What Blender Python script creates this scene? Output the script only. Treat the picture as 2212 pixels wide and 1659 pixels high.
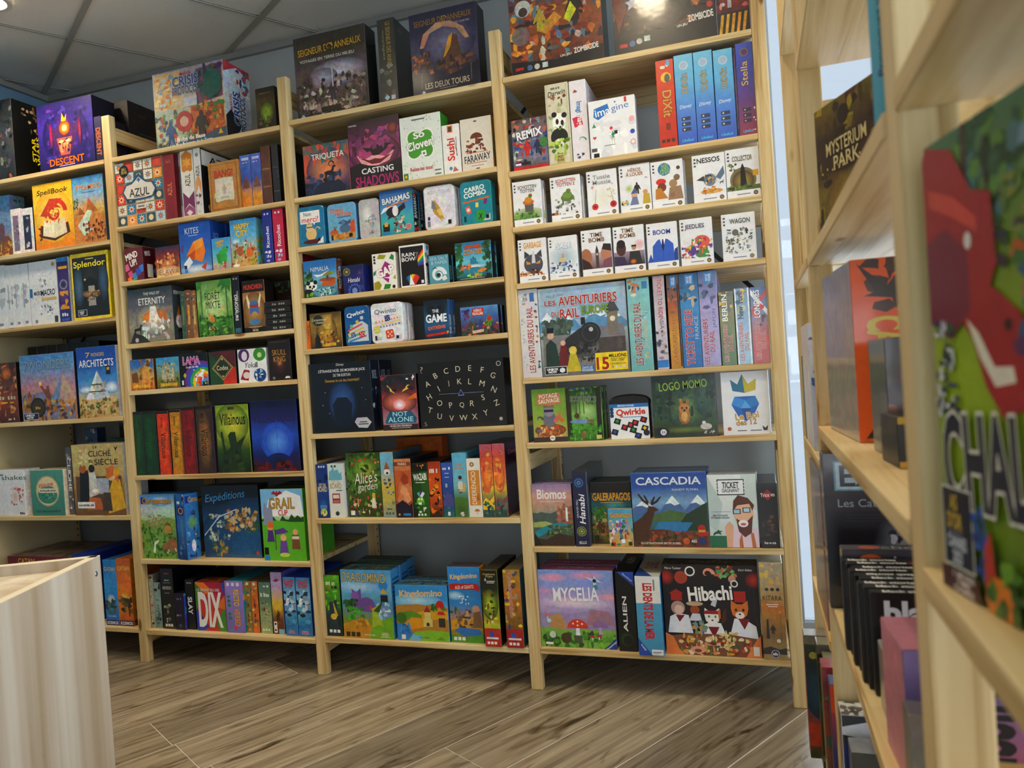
import bpy, bmesh, math, random
from mathutils import Vector, Matrix
for _o in list(bpy.data.objects): bpy.data.objects.remove(_o, do_unlink=True)
SC = bpy.context.scene
COL = SC.collection
R = math.radians

# ------------------------------------------------------------------ camera
def aim(yaw, pitch, roll):
    y, p, r = R(yaw), R(pitch), R(roll)
    fwd = Vector((math.sin(y)*math.cos(p), math.cos(y)*math.cos(p), math.sin(p)))
    right = Vector((math.cos(y), -math.sin(y), 0)); up = right.cross(fwd)
    c, s = math.cos(r), math.sin(r)
    rr = right*c + up*s; uu = up*c - right*s
    return Matrix((rr, uu, -fwd)).transposed().to_4x4()
cd = bpy.data.cameras.new('camera'); cam = bpy.data.objects.new('camera', cd); COL.objects.link(cam)
cam.matrix_world = Matrix.Translation((0.7957, -2.4292, 1.0845)) @ aim(-18.07, -0.667, -3.821)
cd.sensor_width = 36; cd.lens = 36*1610.8/2212; cd.clip_start = .02; cd.clip_end = 200
cd.dof.use_dof = True; cd.dof.focus_distance = 2.55; cd.dof.aperture_fstop = 7.0
SC.camera = cam

# ------------------------------------------------------------------ daylight and exposure
SC.view_settings.view_transform = 'Standard'; SC.view_settings.look = 'None'
SC.view_settings.gamma = 1; SC.view_settings.use_curve_mapping = False
SC.view_settings.exposure = -0.22
_c = SC.cycles; _c.max_bounces = 4; _c.diffuse_bounces = 3; _c.glossy_bounces = 2; _c.transmission_bounces = 2; _c.transparent_max_bounces = 6
_c.caustics_reflective = False; _c.caustics_refractive = False; _c.use_adaptive_sampling = True; _c.adaptive_threshold = .08; _c.adaptive_min_samples = 12
W = bpy.data.worlds.new('sky'); SC.world = W; W.use_nodes = True
_b = W.node_tree.nodes['Background']; _b.inputs[0].default_value = (.70, .84, 1, 1); _b.inputs[1].default_value = 1.0

def light(name, kind, loc, energy, color, rot=(0, 0, 0), **kw):
    l = bpy.data.lights.new(name, kind); l.energy = energy; l.color = color
    for k, v in kw.items(): setattr(l, k, v)
    o = bpy.data.objects.new(name, l); o.location = loc; o.rotation_euler = rot; COL.objects.link(o); return o
# daylight: the two windows beside the perpendicular shelving; behind the camera, a fill light added for the shelf fronts
light('window_daylight', 'AREA', (1.84, -1.35, 1.4), 135, (.74, .87, 1), (0, R(90), 0), shape='RECTANGLE', size=2.3, size_y=3.7)
light('end_window_daylight', 'AREA', (1.32, .66, 1.35), 26, (.74, .87, 1), (R(-90), 0, 0), shape='RECTANGLE', size=.78, size_y=2.3)
light('added_front_fill', 'AREA', (1.1, -3.97, 1.3), 42, (.84, .92, 1), (R(90), 0, 0), shape='RECTANGLE', size=1.2, size_y=2.3)

# ------------------------------------------------------------------ helpers
def lin(h):
    if len(h) == 3: h = ''.join(c*2 for c in h)
    o = []
    for i in (0, 2, 4):
        c = int(h[i:i+2], 16)/255
        o.append(c/12.92 if c <= .04045 else ((c+.055)/1.055)**2.4)
    return tuple(o)
def link(name, me, mat=None, parent=None, loc=None):
    o = bpy.data.objects.new(name, me); COL.objects.link(o)
    if mat is not None and me is not None: me.materials.append(mat)
    if parent is not None: o.parent = parent
    if loc is not None: o.location = loc
    return o
def tag(o, label=None, cat=None, group=None, kind=None):
    if label: o['label'] = label
    if cat: o['category'] = cat
    if group: o['group'] = group
    if kind: o['kind'] = kind
    return o
def bm_box(bm, x0, y0, z0, x1, y1, z1):
    v = [bm.verts.new(p) for p in ((x0,y0,z0),(x1,y0,z0),(x1,y1,z0),(x0,y1,z0),(x0,y0,z1),(x1,y0,z1),(x1,y1,z1),(x0,y1,z1))]
    for f in ((0,3,2,1),(4,5,6,7),(0,1,5,4),(1,2,6,5),(2,3,7,6),(3,0,4,7)): bm.faces.new([v[i] for i in f])
def box_mesh(name, x0, y0, z0, x1, y1, z1, bev=0, seg=1):
    bm = bmesh.new(); bm_box(bm, x0, y0, z0, x1, y1, z1)
    if bev: bmesh.ops.bevel(bm, geom=list(bm.edges), offset=bev, segments=seg, affect='EDGES', profile=.6)
    me = bpy.data.meshes.new(name); bm.to_mesh(me); bm.free(); return me
def box(name, lo, hi, mat, parent=None, bev=.0015, seg=1):
    # mesh centred on its own base so that object coordinates make sense
    cx, cy, cz = (lo[0]+hi[0])/2, (lo[1]+hi[1])/2, lo[2]
    me = box_mesh(name, lo[0]-cx, lo[1]-cy, 0, hi[0]-cx, hi[1]-cy, hi[2]-lo[2], bev, seg)
    return link(name, me, mat, parent, (cx, cy, cz))
def empty(name, loc=(0, 0, 0), rz=0):
    o = bpy.data.objects.new(name, None); o.location = loc; o.rotation_euler.z = rz; o.empty_display_size = .05; COL.objects.link(o); return o
def child(name, lo, hi, mat, parent, bev=.0015):
    # world-space box parented to an unrotated empty
    o = box(name, lo, hi, mat, None, bev); o.parent = parent; o.location = Vector(o.location)-Vector(parent.location); return o

# ------------------------------------------------------------------ materials
def mat(name):
    m = bpy.data.materials.new(name); m.use_nodes = True; nt = m.node_tree
    return m, nt, nt.nodes['Principled BSDF']
def N(nt, t, **kw):
    n = nt.nodes.new(t)
    for k, v in kw.items():
        if k.startswith('i_'): n.inputs[int(k[2:])].default_value = v
        else: setattr(n, k, v)
    return n
def ramp(nt, stops, fac):
    n = nt.nodes.new('ShaderNodeValToRGB'); r = n.color_ramp
    r.elements[0].position, r.elements[0].color = stops[0][0], (*lin(stops[0][1]), 1)
    r.elements[1].position, r.elements[1].color = stops[-1][0], (*lin(stops[-1][1]), 1)
    for p, c in stops[1:-1]:
        e = r.elements.new(p); e.color = (*lin(c), 1)
    nt.links.new(fac, n.inputs[0]); return n.outputs[0]
def plain(name, c, rough=.5, metal=0, **kw):
    m, nt, p = mat(name); p.inputs['Base Color'].default_value = (*lin(c), 1)
    p.inputs['Roughness'].default_value = rough; p.inputs['Metallic'].default_value = metal
    for k, v in kw.items(): p.inputs[k.replace('_', ' ')].default_value = v
    return m
def objcoord(nt, scale=(1, 1, 1), rnd=True):
    tc = N(nt, 'ShaderNodeTexCoord'); mp = N(nt, 'ShaderNodeMapping'); mp.inputs['Scale'].default_value = scale
    nt.links.new(tc.outputs['Object'], mp.inputs['Vector'])
    if rnd:
        oi = N(nt, 'ShaderNodeObjectInfo'); mu = N(nt, 'ShaderNodeMath', operation='MULTIPLY', i_1=37.0)
        nt.links.new(oi.outputs['Random'], mu.inputs[0]); nt.links.new(mu.outputs[0], mp.inputs['Location'])
    return mp.outputs[0]
def pine(name, axis, light_='e0cb9a', mid='cfb57d', dark='a5844c'):
    m, nt, p = mat(name); L = nt.links
    sc = {'x': (1.1, 26, 26), 'y': (26, 1.1, 26), 'z': (26, 26, 1.1)}[axis]
    v = objcoord(nt, sc)
    n1 = N(nt, 'ShaderNodeTexNoise'); n1.inputs['Scale'].default_value = 1.6; n1.inputs['Detail'].default_value = 4; n1.inputs['Distortion'].default_value = .9
    L.new(v, n1.inputs['Vector'])
    sc2 = {'x': (3, 9, 9), 'y': (9, 3, 9), 'z': (9, 9, 3)}[axis]
    n2 = N(nt, 'ShaderNodeTexNoise'); n2.inputs['Scale'].default_value = .8; n2.inputs['Detail'].default_value = 2; L.new(objcoord(nt, sc2), n2.inputs['Vector'])
    base = ramp(nt, [(.30, dark), (.42, mid), (.58, light_), (.72, mid)], n1.outputs[0])
    base2 = ramp(nt, [(.35, 'ffffff'), (.7, 'e6c9a0')], n2.outputs[0])
    mx = N(nt, 'ShaderNodeMix', data_type='RGBA', blend_type='MULTIPLY'); mx.inputs[0].default_value = .75
    L.new(base, mx.inputs[6]); L.new(base2, mx.inputs[7])
    # knots
    sk = {'x': (4.5, 14, 14), 'y': (14, 4.5, 14), 'z': (14, 14, 4.5)}[axis]
    vo = N(nt, 'ShaderNodeTexVoronoi'); vo.inputs['Scale'].default_value = .75; L.new(objcoord(nt, sk), vo.inputs['Vector'])
    kn = ramp(nt, [(.055, '7a4a26'), (.085, 'a8753f'), (.12, 'ffffff')], vo.outputs['Distance'])
    mk = N(nt, 'ShaderNodeMix', data_type='RGBA', blend_type='MULTIPLY'); mk.inputs[0].default_value = .9
    L.new(mx.outputs[2], mk.inputs[6]); L.new(kn, mk.inputs[7]); L.new(mk.outputs[2], p.inputs['Base Color'])
    p.inputs['Roughness'].default_value = .55
    bp = N(nt, 'ShaderNodeBump'); bp.inputs['Strength'].default_value = .12; bp.inputs['Distance'].default_value = .002
    L.new(n1.outputs[0], bp.inputs['Height']); L.new(bp.outputs[0], p.inputs['Normal'])
    return m
PX, PY, PZ = pine('pine_x', 'x'), pine('pine_y', 'y'), pine('pine_z', 'z')

def printed(name, rough, coat):
    # flat print: the ink colour is stored with each painted shape; alpha says how busy the illustration is
    m, nt, p = mat(name); L = nt.links
    a = N(nt, 'ShaderNodeAttribute', attribute_name='Ink')
    v = objcoord(nt, (1, 1, 1))
    n = N(nt, 'ShaderNodeTexNoise'); n.inputs['Scale'].default_value = 62; n.inputs['Detail'].default_value = 5; n.inputs['Distortion'].default_value = 0; n.inputs['Roughness'].default_value = .68
    L.new(v, n.inputs['Vector'])
    n2 = N(nt, 'ShaderNodeTexNoise'); n2.inputs['Scale'].default_value = 26; n2.inputs['Detail'].default_value = 1; L.new(v, n2.inputs['Vector'])
    r1 = N(nt, 'ShaderNodeMapRange'); L.new(n.outputs[0], r1.inputs[0])
    for i, x in ((1, .3), (2, .7), (3, .25), (4, 1.75)): r1.inputs[i].default_value = x
    sub = N(nt, 'ShaderNodeVectorMath', operation='MULTIPLY_ADD'); sub.inputs[1].default_value = (1.5, 1.5, 1.5); sub.inputs[2].default_value = (.25, .25, .25)
    L.new(n2.outputs['Color'], sub.inputs[0])
    k = N(nt, 'ShaderNodeVectorMath', operation='MULTIPLY'); L.new(a.outputs['Color'], k.inputs[0]); L.new(sub.outputs[0], k.inputs[1])
    k2 = N(nt, 'ShaderNodeVectorMath', operation='SCALE'); L.new(k.outputs[0], k2.inputs[0]); L.new(r1.outputs[0], k2.inputs['Scale'])
    mx = N(nt, 'ShaderNodeMix', data_type='RGBA'); L.new(a.outputs['Alpha'], mx.inputs[0]); L.new(a.outputs['Color'], mx.inputs[6]); L.new(k2.outputs[0], mx.inputs[7])
    ga = N(nt, 'ShaderNodeGamma'); ga.inputs[1].default_value = 1.2; L.new(mx.outputs[2], ga.inputs[0]); L.new(ga.outputs[0], p.inputs['Base Color']); p.inputs['Roughness'].default_value = rough
    p.inputs['Coat Weight'].default_value = coat; p.inputs['Coat Roughness'].default_value = .12
    if coat > .5:   # slightly wrinkled film
        bn = N(nt, 'ShaderNodeTexNoise'); bn.inputs['Scale'].default_value = 14; bn.inputs['Detail'].default_value = 2; L.new(v, bn.inputs['Vector'])
        bp = N(nt, 'ShaderNodeBump'); bp.inputs['Strength'].default_value = .12; bp.inputs['Distance'].default_value = .006
        L.new(bn.outputs[0], bp.inputs['Height']); L.new(bp.outputs[0], p.inputs['Coat Normal'])
    return m
CARD = printed('printed_card', .42, .15)
GLOSS = printed('wrapped_print', .35, .7)
TIN = printed('printed_tin', .28, .5)
# ------------------------------------------------------------------ the room
def noisy(name, c1, c2, scale, rough=.8, bump=0):
    m, nt, p = mat(name)
    n = N(nt, 'ShaderNodeTexNoise'); n.inputs['Scale'].default_value = scale; n.inputs['Detail'].default_value = 4
    nt.links.new(objcoord(nt, (1, 1, 1), False), n.inputs['Vector'])
    nt.links.new(ramp(nt, [(.3, c1), (.7, c2)], n.outputs[0]), p.inputs['Base Color']); p.inputs['Roughness'].default_value = rough
    if bump:
        b = N(nt, 'ShaderNodeBump'); b.inputs['Strength'].default_value = bump; b.inputs['Distance'].default_value = .004
        nt.links.new(n.outputs[0], b.inputs['Height']); nt.links.new(b.outputs[0], p.inputs['Normal'])
    return m
WALL = noisy('grey_wall_paint', 'a6aaa9', 'b0b4b2', 6, .85)
WALLB = noisy('blue_wall_paint', '6f93ae', '789cb6', 6, .85)
WHITE = noisy('white_paint', 'd8dcdf', 'e2e5e7', 5, .6)
CEIL = noisy('ceiling_tile', 'e6e3d8', 'efece2', 160, .9, .1)
TBAR = plain('ceiling_bar', 'a5a297', .6)
ZC, YW, XL, XW, YF = 2.67, .53, -2.57, 1.75, -3.9
s = box('wall_back', (XL-.1, YW, 0), (.905, YW+.12, ZC+.15), WALL, bev=0); tag(s, 'grey painted wall behind the tall shelving', kind='structure')
s = box('wall_left', (XL-.12, YF, 0), (XL, YW+.12, ZC+.15), WALLB, bev=0); tag(s, 'blue painted side wall in the corner', kind='structure')
s = box('wall_front', (XL-.12, YF-.12, 0), (.5, YF, ZC+.15), WALL, bev=0); tag(s, 'grey painted wall behind the camera', kind='structure')

# suspended ceiling: slab, then every 60 cm tile and every bar, laid at an angle to the shelving
cs = box('ceiling', (XL-.1, YF, ZC+.03), (XW+.2, YW+.1, ZC+.1), plain('ceiling_void', '6d6a63', .9), bev=0); tag(cs, 'suspended tile ceiling with dark bars', kind='structure')
cs.location = (0, 0, ZC+.03); cs.data.transform(Matrix.Translation(((XL-.1+XW+.2)/2, (YF+YW+.1)/2, 0)))
def clip_poly(poly, a, b, c):           # keep a*x+b*y<=c
    out = []
    for i in range(len(poly)):
        p, q = poly[i], poly[(i+1) % len(poly)]
        dp, dq = a*p[0]+b*p[1]-c, a*q[0]+b*q[1]-c
        if dp <= 0: out.append(p)
        if dp*dq < 0:
            t = dp/(dp-dq); out.append((p[0]+t*(q[0]-p[0]), p[1]+t*(q[1]-p[1])))
    return out
def clip_rect(poly, x0, y0, x1, y1):
    for a, b, c in ((-1, 0, -x0), (1, 0, x1), (0, -1, -y0), (0, 1, y1)):
        if poly: poly = clip_poly(poly, a, b, c)
    return poly
def slab(name, poly, z0, z1, mat_, parent, bev=0, inset=0):
    cx = sum(p[0] for p in poly)/len(poly); cy = sum(p[1] for p in poly)/len(poly)
    bm = bmesh.new(); n = len(poly)
    lo = [bm.verts.new((x-cx, y-cy, z0)) for x, y in poly]; hi = [bm.verts.new((x-cx, y-cy, z1)) for x, y in poly]
    bm.faces.new(list(reversed(lo))); bm.faces.new(hi)
    for i in range(n): bm.faces.new((lo[i], lo[(i+1) % n], hi[(i+1) % n], hi[i]))
    if bev: bmesh.ops.bevel(bm, geom=[e for e in bm.edges if all(abs(v.co.z-z1) < 1e-6 for v in e.verts)], offset=bev, segments=1, affect='EDGES')
    me = bpy.data.meshes.new(name); bm.to_mesh(me); bm.free()
    o = link(name, me, mat_, parent); o.location = (cx, cy, 0); return o
def area2(p): return abs(sum(p[i][0]*p[(i+1) % len(p)][1]-p[(i+1) % len(p)][0]*p[i][1] for i in range(len(p))))
ga = R(-32.0); eu = (math.cos(ga), math.sin(ga)); ev = (-math.sin(ga), math.cos(ga)); g0 = (-1.953, .113); G = .609
def gpt(i, j): return (g0[0]+G*(i*eu[0]+j*ev[0]), g0[1]+G*(i*eu[1]+j*ev[1]))
for i in range(-4, 8):
    for j in range(-9, 5):
        e = .008/G
        poly = clip_rect([gpt(i+e, j+e), gpt(i+1-e, j+e), gpt(i+1-e, j+1-e), gpt(i+e, j+1-e)], XL+.002, YF, XW, YW-.002)
        if len(poly) > 2 and area2(poly) > .004:
            t = slab('ceiling_tile', poly, 0, .022, CEIL, cs); t.location.z = -.022
for k in range(-9, 9):                  # wide main bars and narrow cross bars
    for wide, (p, q) in ((1, (gpt(-6, k), gpt(9, k))), (0, (gpt(k, -10), gpt(k, 6)))):
        d = (q[0]-p[0], q[1]-p[1]); l = math.hypot(*d); nx, ny = -d[1]/l, d[0]/l; h = .0105 if wide else .004
        poly = clip_rect([(p[0]+nx*h, p[1]+ny*h), (p[0]-nx*h, p[1]-ny*h), (q[0]-nx*h, q[1]-ny*h), (q[0]+nx*h, q[1]+ny*h)], XL+.002, YF, XW, YW-.002)
        if len(poly) > 2 and area2(poly) > .001:
            b = slab('ceiling_bar', poly, 0, .004, TBAR, cs); b.location.z = -.031 if wide else -.0268
trim = box('trim_1', (XL, YW-.02, ZC-.03), (.905, YW-.0005, ZC-.004), plain('ceiling_trim', '8f8d86', .7), bev=0); tag(trim, 'grey ceiling edge trim above the shelving', kind='structure')
trim = box('trim_2', (XL+.0005, YF, ZC-.03), (XL+.02, YW-.021, ZC-.004), bpy.data.materials['ceiling_trim'], bev=0); tag(trim, 'grey ceiling edge trim on the blue wall', kind='structure')

# floor: slab, then every plank
def plank_mat():
    m, nt, p = mat('oak_plank'); L = nt.links
    n = N(nt, 'ShaderNodeTexNoise'); n.inputs['Scale'].default_value = 1.5; n.inputs['Detail'].default_value = 6; n.inputs['Distortion'].default_value = 1.2
    tc = N(nt, 'ShaderNodeTexCoord'); rot = N(nt, 'ShaderNodeMapping'); rot.inputs['Rotation'].default_value = (0, 0, R(-60)); L.new(tc.outputs['Object'], rot.inputs[0])
    oi = N(nt, 'ShaderNodeObjectInfo'); mu = N(nt, 'ShaderNodeMath', operation='MULTIPLY', i_1=53.0); L.new(oi.outputs['Random'], mu.inputs[0])
    mp = N(nt, 'ShaderNodeMapping'); mp.inputs['Scale'].default_value = (1.3, 26, 1); L.new(rot.outputs[0], mp.inputs[0]); L.new(mu.outputs[0], mp.inputs['Location']); L.new(mp.outputs[0], n.inputs['Vector'])
    c1 = ramp(nt, [(.25, '5f5140'), (.42, '86775f'), (.58, '9c8d74'), (.78, 'b3a58d')], n.outputs[0])
    n2 = N(nt, 'ShaderNodeTexNoise'); n2.inputs['Scale'].default_value = 1.3; n2.inputs['Detail'].default_value = 3; n2.inputs['Distortion'].default_value = 1.5
    mp2 = N(nt, 'ShaderNodeMapping'); mp2.inputs['Scale'].default_value = (3.2, 12, 1); L.new(rot.outputs[0], mp2.inputs[0]); L.new(mu.outputs[0], mp2.inputs['Location']); L.new(mp2.outputs[0], n2.inputs['Vector'])
    c2 = ramp(nt, [(.25, '4a3726'), (.33, 'b9ab98'), (.43, 'ffffff')], n2.outputs[0])
    mx = N(nt, 'ShaderNodeMix', data_type='RGBA', blend_type='MULTIPLY'); mx.inputs[0].default_value = .9; L.new(c1, mx.inputs[6]); L.new(c2, mx.inputs[7])
    hv = N(nt, 'ShaderNodeHueSaturation'); mr = N(nt, 'ShaderNodeMapRange'); mr.inputs[3].default_value = .66; mr.inputs[4].default_value = 1.2
    L.new(oi.outputs['Random'], mr.inputs[0]); L.new(mr.outputs[0], hv.inputs['Value']); L.new(mx.outputs[2], hv.inputs['Color']); L.new(hv.outputs[0], p.inputs['Base Color'])
    p.inputs['Roughness'].default_value = .34
    b = N(nt, 'ShaderNodeBump'); b.inputs['Strength'].default_value = .1; b.inputs['Distance'].default_value = .003; L.new(n.outputs[0], b.inputs['Height']); L.new(b.outputs[0], p.inputs['Normal'])
    return m
OAK = plank_mat()
fl = box('floor', (XL-.1, YF, -.1), (XW+.2, YW+.1, -.0012), plain('floor_joint', 'e6e0d6', .4), bev=0); tag(fl, 'oak plank floor laid diagonally to the shelves', kind='structure')
fl.location = (0, 0, -.1); fl.data.transform(Matrix.Translation(((XL-.1+XW+.2)/2, (YF+YW+.1)/2, 0)))
fa = R(60); fu = (math.cos(fa), math.sin(fa)); fv = (-math.sin(fa), math.cos(fa)); PWD = .2255
rng = random.Random(4)
for j in range(-16, 22):
    v0 = .1325+j*PWD; s0 = -6+rng.uniform(0, 1.3)
    while s0 < 5:
        ln = 1.32
        q = [(s0+.0011, v0+.0015), (s0+ln-.0011, v0+.0015), (s0+ln-.0011, v0+PWD-.0015), (s0+.0011, v0+PWD-.0015)]
        poly = clip_rect([(a*fu[0]+b*fv[0], a*fu[1]+b*fv[1]) for a, b in q], XL+.002, YF, XW, YW-.002)
        if len(poly) > 2 and area2(poly) > .002:
            o = slab('plank', poly, -.0011, 0, OAK, fl, bev=.0006); o.location.z = .1
        s0 += ln

# window behind the perpendicular shelving: frame, mullions, panes and sill
ALU = plain('white_window_frame', 'd9dde0', .35)
gm, gnt, gp = mat('window_glass'); gnt.nodes.remove(gp)
_t = N(gnt, 'ShaderNodeBsdfTransparent'); _g = N(gnt, 'ShaderNodeBsdfGlossy'); _g.inputs['Roughness'].default_value = .02; _f = N(gnt, 'ShaderNodeFresnel'); _f.inputs[0].default_value = 1.45; _m = N(gnt, 'ShaderNodeMixShader')
gnt.links.new(_f.outputs[0], _m.inputs[0]); gnt.links.new(_t.outputs[0], _m.inputs[1]); gnt.links.new(_g.outputs[0], _m.inputs[2]); gnt.links.new(_m.outputs[0], gnt.nodes['Material Output'].inputs[0])
wn = empty('window_1', (XW, -1.4, 0)); tag(wn, 'white framed shop window behind the perpendicular shelving', kind='structure')
for nm, lo, hi in (('window_frame', (XW, YF, 0), (XW+.06, .529, .12)), ('window_frame', (XW, YF, ZC-.12), (XW+.06, .529, ZC)),
                   ('window_post', (XW, .44, .12), (XW+.06, .529, ZC-.12)), ('window_post', (XW, -.66, .12), (XW+.06, -.6, ZC-.12)),
                   ('window_post', (XW, -1.86, .12), (XW+.06, -1.8, ZC-.12)), ('window_post', (XW, YF, .12), (XW+.06, -3.42, ZC-.12))):
    child(nm, lo, hi, ALU, wn)
w2 = empty('window_2', (1.3, YW+.03, 0)); tag(w2, 'narrow white framed window at the end of the wall shelving', kind='structure')
for nm, lo, hi in (('window_frame', (.905, YW+.0, 0), (XW+.06, YW+.06, .09)), ('window_frame', (.905, YW, ZC-.1), (XW+.06, YW+.06, ZC)), ('window_post', (.905, YW, .09), (.918, YW+.06, ZC-.1)), ('window_post', (XW-.05, YW, .09), (XW+.06, YW+.06, ZC-.1))): child(nm, lo, hi, ALU, w2)
child('pane', (.918, YW+.025, .09), (XW-.05, YW+.031, ZC-.1), gm, w2, bev=0)
d1 = empty('added_door_1', (1.1, YF, 0)); tag(d1, 'added glazed door behind the camera, opening for the fill light', kind='structure')  # unseen door, added as an opening for the front fill light
for nm, lo, hi in (('added_door_frame', (.5, YF-.06, 0), (.58, YF, ZC)), ('added_door_frame', (1.67, YF-.06, 0), (XW+.06, YF, ZC)), ('added_door_rail', (.58, YF-.06, 0), (1.67, YF, .14)), ('added_door_rail', (.58, YF-.06, 2.42), (1.67, YF, ZC))): child(nm, lo, hi, ALU, d1)
child('pane', (.58, YF-.035, .14), (1.67, YF-.029, 2.42), gm, d1, bev=0)
for y0, y1 in ((-3.42, -1.86), (-1.8, -.66), (-.6, .44)):
    child('pane', (XW+.025, y0, .12), (XW+.031, y1, ZC-.12), gm, wn, bev=0)

# recessed ceiling spotlights
LAMP, lnt, lp = mat('lamp_glow'); lp.inputs['Emission Color'].default_value = (1, .86, .6, 1); lp.inputs['Emission Strength'].default_value = 14
RING = plain('lamp_ring', 'd8d4c8', .4)
def ring_mesh(name, r0, r1, z0, z1, n=32):
    bm = bmesh.new(); vs = []
    for i in range(n):
        a = 2*math.pi*i/n; c, s_ = math.cos(a), math.sin(a)
        vs.append([bm.verts.new((r*c, r*s_, z)) for r, z in ((r0, z1), (r0, z0), (r1, z0), (r1, z1))])
    for i in range(n):
        a, b = vs[i], vs[(i+1) % n]
        for k in range(4): bm.faces.new((a[k], a[(k+1) % 4], b[(k+1) % 4], b[k]))
    me = bpy.data.meshes.new(name); bm.to_mesh(me); bm.free(); return me
def disc_mesh(name, r, z, n=28, dome=0):
    bm = bmesh.new(); rings = [[bm.verts.new((r*t*math.cos(2*math.pi*i/n), r*t*math.sin(2*math.pi*i/n), z-dome*(1-t*t))) for i in range(n)] for t in (1, .7, .35)]
    for a, b in zip(rings, rings[1:]):
        for i in range(n): bm.faces.new((a[i], a[(i+1) % n], b[(i+1) % n], b[i]))
    bm.faces.new(rings[-1]); me = bpy.data.meshes.new(name); bm.to_mesh(me); bm.free(); return me
LAMPS = [(-1.93, -.27, 'round recessed spotlight in the ceiling near the blue wall'), (.47, -.74, 'round recessed spotlight in the ceiling above the aisle'),
         (-.75, -1.05, 'round recessed spotlight in the ceiling above the counter'), (-.2, -2.3, 'round recessed spotlight in the ceiling over the camera'), (-1.9, -1.8, 'round recessed spotlight behind the pale counter')]
for x, y, lb in LAMPS:
    e = empty('ceiling_spotlight', (x, y, ZC-.002)); tag(e, lb, 'lamp', 'recessed ceiling spotlights')
    link('lamp_ring', ring_mesh('lamp_ring', .062, .08, -.012, .004), RING, e); link('lamp_lens', disc_mesh('lamp_lens', .062, -.004, dome=.006), LAMP, e)
    light('spotlight_beam', 'SPOT', (x, y, ZC-.03), 12 if 'camera' in lb else 62, (1, .82, .55), spot_size=R(150), spot_blend=.9, shadow_soft_size=.06)

# ------------------------------------------------------------------ shelving uprights and boards
PIT, PW, PD, HH, YB = .8477, .041, .031, 2.26, .47
HOLE = plain('peg_hole', '1d1611', .9)
METAL = plain('dark_metal_strip', '2a2c30', .45, .6)
def holes_mesh(pts, axis, sgn, r=.0042):
    bm = bmesh.new(); n = 8
    for (x, y, z) in pts:
        vs = []
        for i in range(n):
            a = 2*math.pi*i/n*sgn; c, s_ = r*math.cos(a), r*math.sin(a)
            vs.append(bm.verts.new((x, y+c, z+s_) if axis == 'x' else (x+c, y, z+s_)))
        bm.faces.new(vs)
    me = bpy.data.meshes.new('peg_holes'); bm.to_mesh(me); bm.free(); return me
def upright(name, origin, dirx, label, cat='shelf upright', height=HH, depth=YB, PD=PD, group='pine shelving uprights'):
    # built with its front at local y=0 going back to +y; rotated for the perpendicular unit
    e = empty(name, origin, dirx); tag(e, label, cat, group)
    def part(nm, lo, hi, m_, bev=.003): return box(nm, lo, hi, m_, e, bev, 2)
    part('front_post', (0, 0, 0), (PW, PD, height), PZ); part('rear_post', (0, depth-PD, 0), (PW, depth, height), PZ)
    for z in (.075, .75, 1.45, height-.095):
        part('rung', (.010, PD-.001, z), (PW-.010, depth-PD+.001, z+.055), PY, .002)
    pts = []; k = 0
    while .2+k*.032 < height-.1:
        z = .2+k*.032; k += 1
        if abs(z % .75-.1) < .03: continue
        pts += [(PW+.0004, PD*.5, z), (PW+.0004, depth-PD*.5, z)]
    h = link('peg_holes', holes_mesh([q for q in pts if q[1] > .1], 'x', 1), HOLE, e); h['kind'] = 'stuff'
    h = link('peg_holes', holes_mesh([(-.0004, y, z) for _, y, z in pts], 'x', -1), HOLE, e); h['kind'] = 'stuff'
    return e
ORD = ['tall pine upright in the corner by the blue wall', 'tall pine upright between the purple skull box and the patchwork tile box',
       'tall pine upright beside the teal speech-bubble tin', 'tall pine upright beside the steam train game box', 'pale tall pine upright next to the bright window']
for i in range(5): upright('shelf_upright', ((i-3)*PIT, 0, 0), 0, ORD[i])
ZS = {0: [2.083, 1.7534, 1.4371, 1.023, .61, .14], 1: [2.083, 1.798, 1.5727, 1.316, 1.1242, .7746, .4287, .1357],
      2: [2.092, 1.8005, 1.616, 1.424, 1.232, .913, .5935, .1434], 3: [2.094, 1.7748, 1.5865, 1.394, 1.0703, .849, .4941, .1457]}
NTH = ['topmost', 'second', 'third', 'fourth', 'fifth', 'sixth', 'seventh', 'eighth']
BAYN = ['bay nearest the blue wall', 'bay with the patchwork tile game', 'bay with the round-cornered tins', 'bay nearest the window']
for b, zs in ZS.items():
    for k, z in enumerate(zs):
        last = k == len(zs)-1
        nm = 'lowest' if last else NTH[k]
        o = box('shelf_board', ((b-3)*PIT+PW+.0006, -.002, z-.0185), ((b-2)*PIT-.0006, YB+.002, z), PX, bev=.002, seg=2)
        tag(o, f'{nm} pine shelf board{"" if nm in ("topmost","lowest") else " from the top"} in the {BAYN[b]}', 'shelf board', 'pine shelf boards of the wall shelving')
def bar(name, p, q, w, t, m_, parent=None):
    p, q = Vector(p), Vector(q); d = q-p; L_ = d.length
    me = box_mesh(name, -w/2, -t/2, 0, w/2, t/2, L_, .0008); o = link(name, me, m_, parent)
    o.rotation_mode = 'QUATERNION'; o.rotation_quaternion = Vector((0, 0, 1)).rotation_difference(d.normalized()); o.location = p; return o
for b in range(4):
    x0, x1 = (b-3)*PIT+PW/2, (b-2)*PIT+PW/2
    e = empty('cross_brace', (0, YB+.012, 0)); tag(e, f'crossed dark metal brace strips behind the {BAYN[b]}', 'brace', 'metal cross braces')
    bar('strip', (x0, 0, 1.28), (x1, 0, 2.2), .016, .002, METAL, e); bar('strip', (x0, .004, 2.2), (x1, .004, 1.28), .016, .002, METAL, e)
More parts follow.
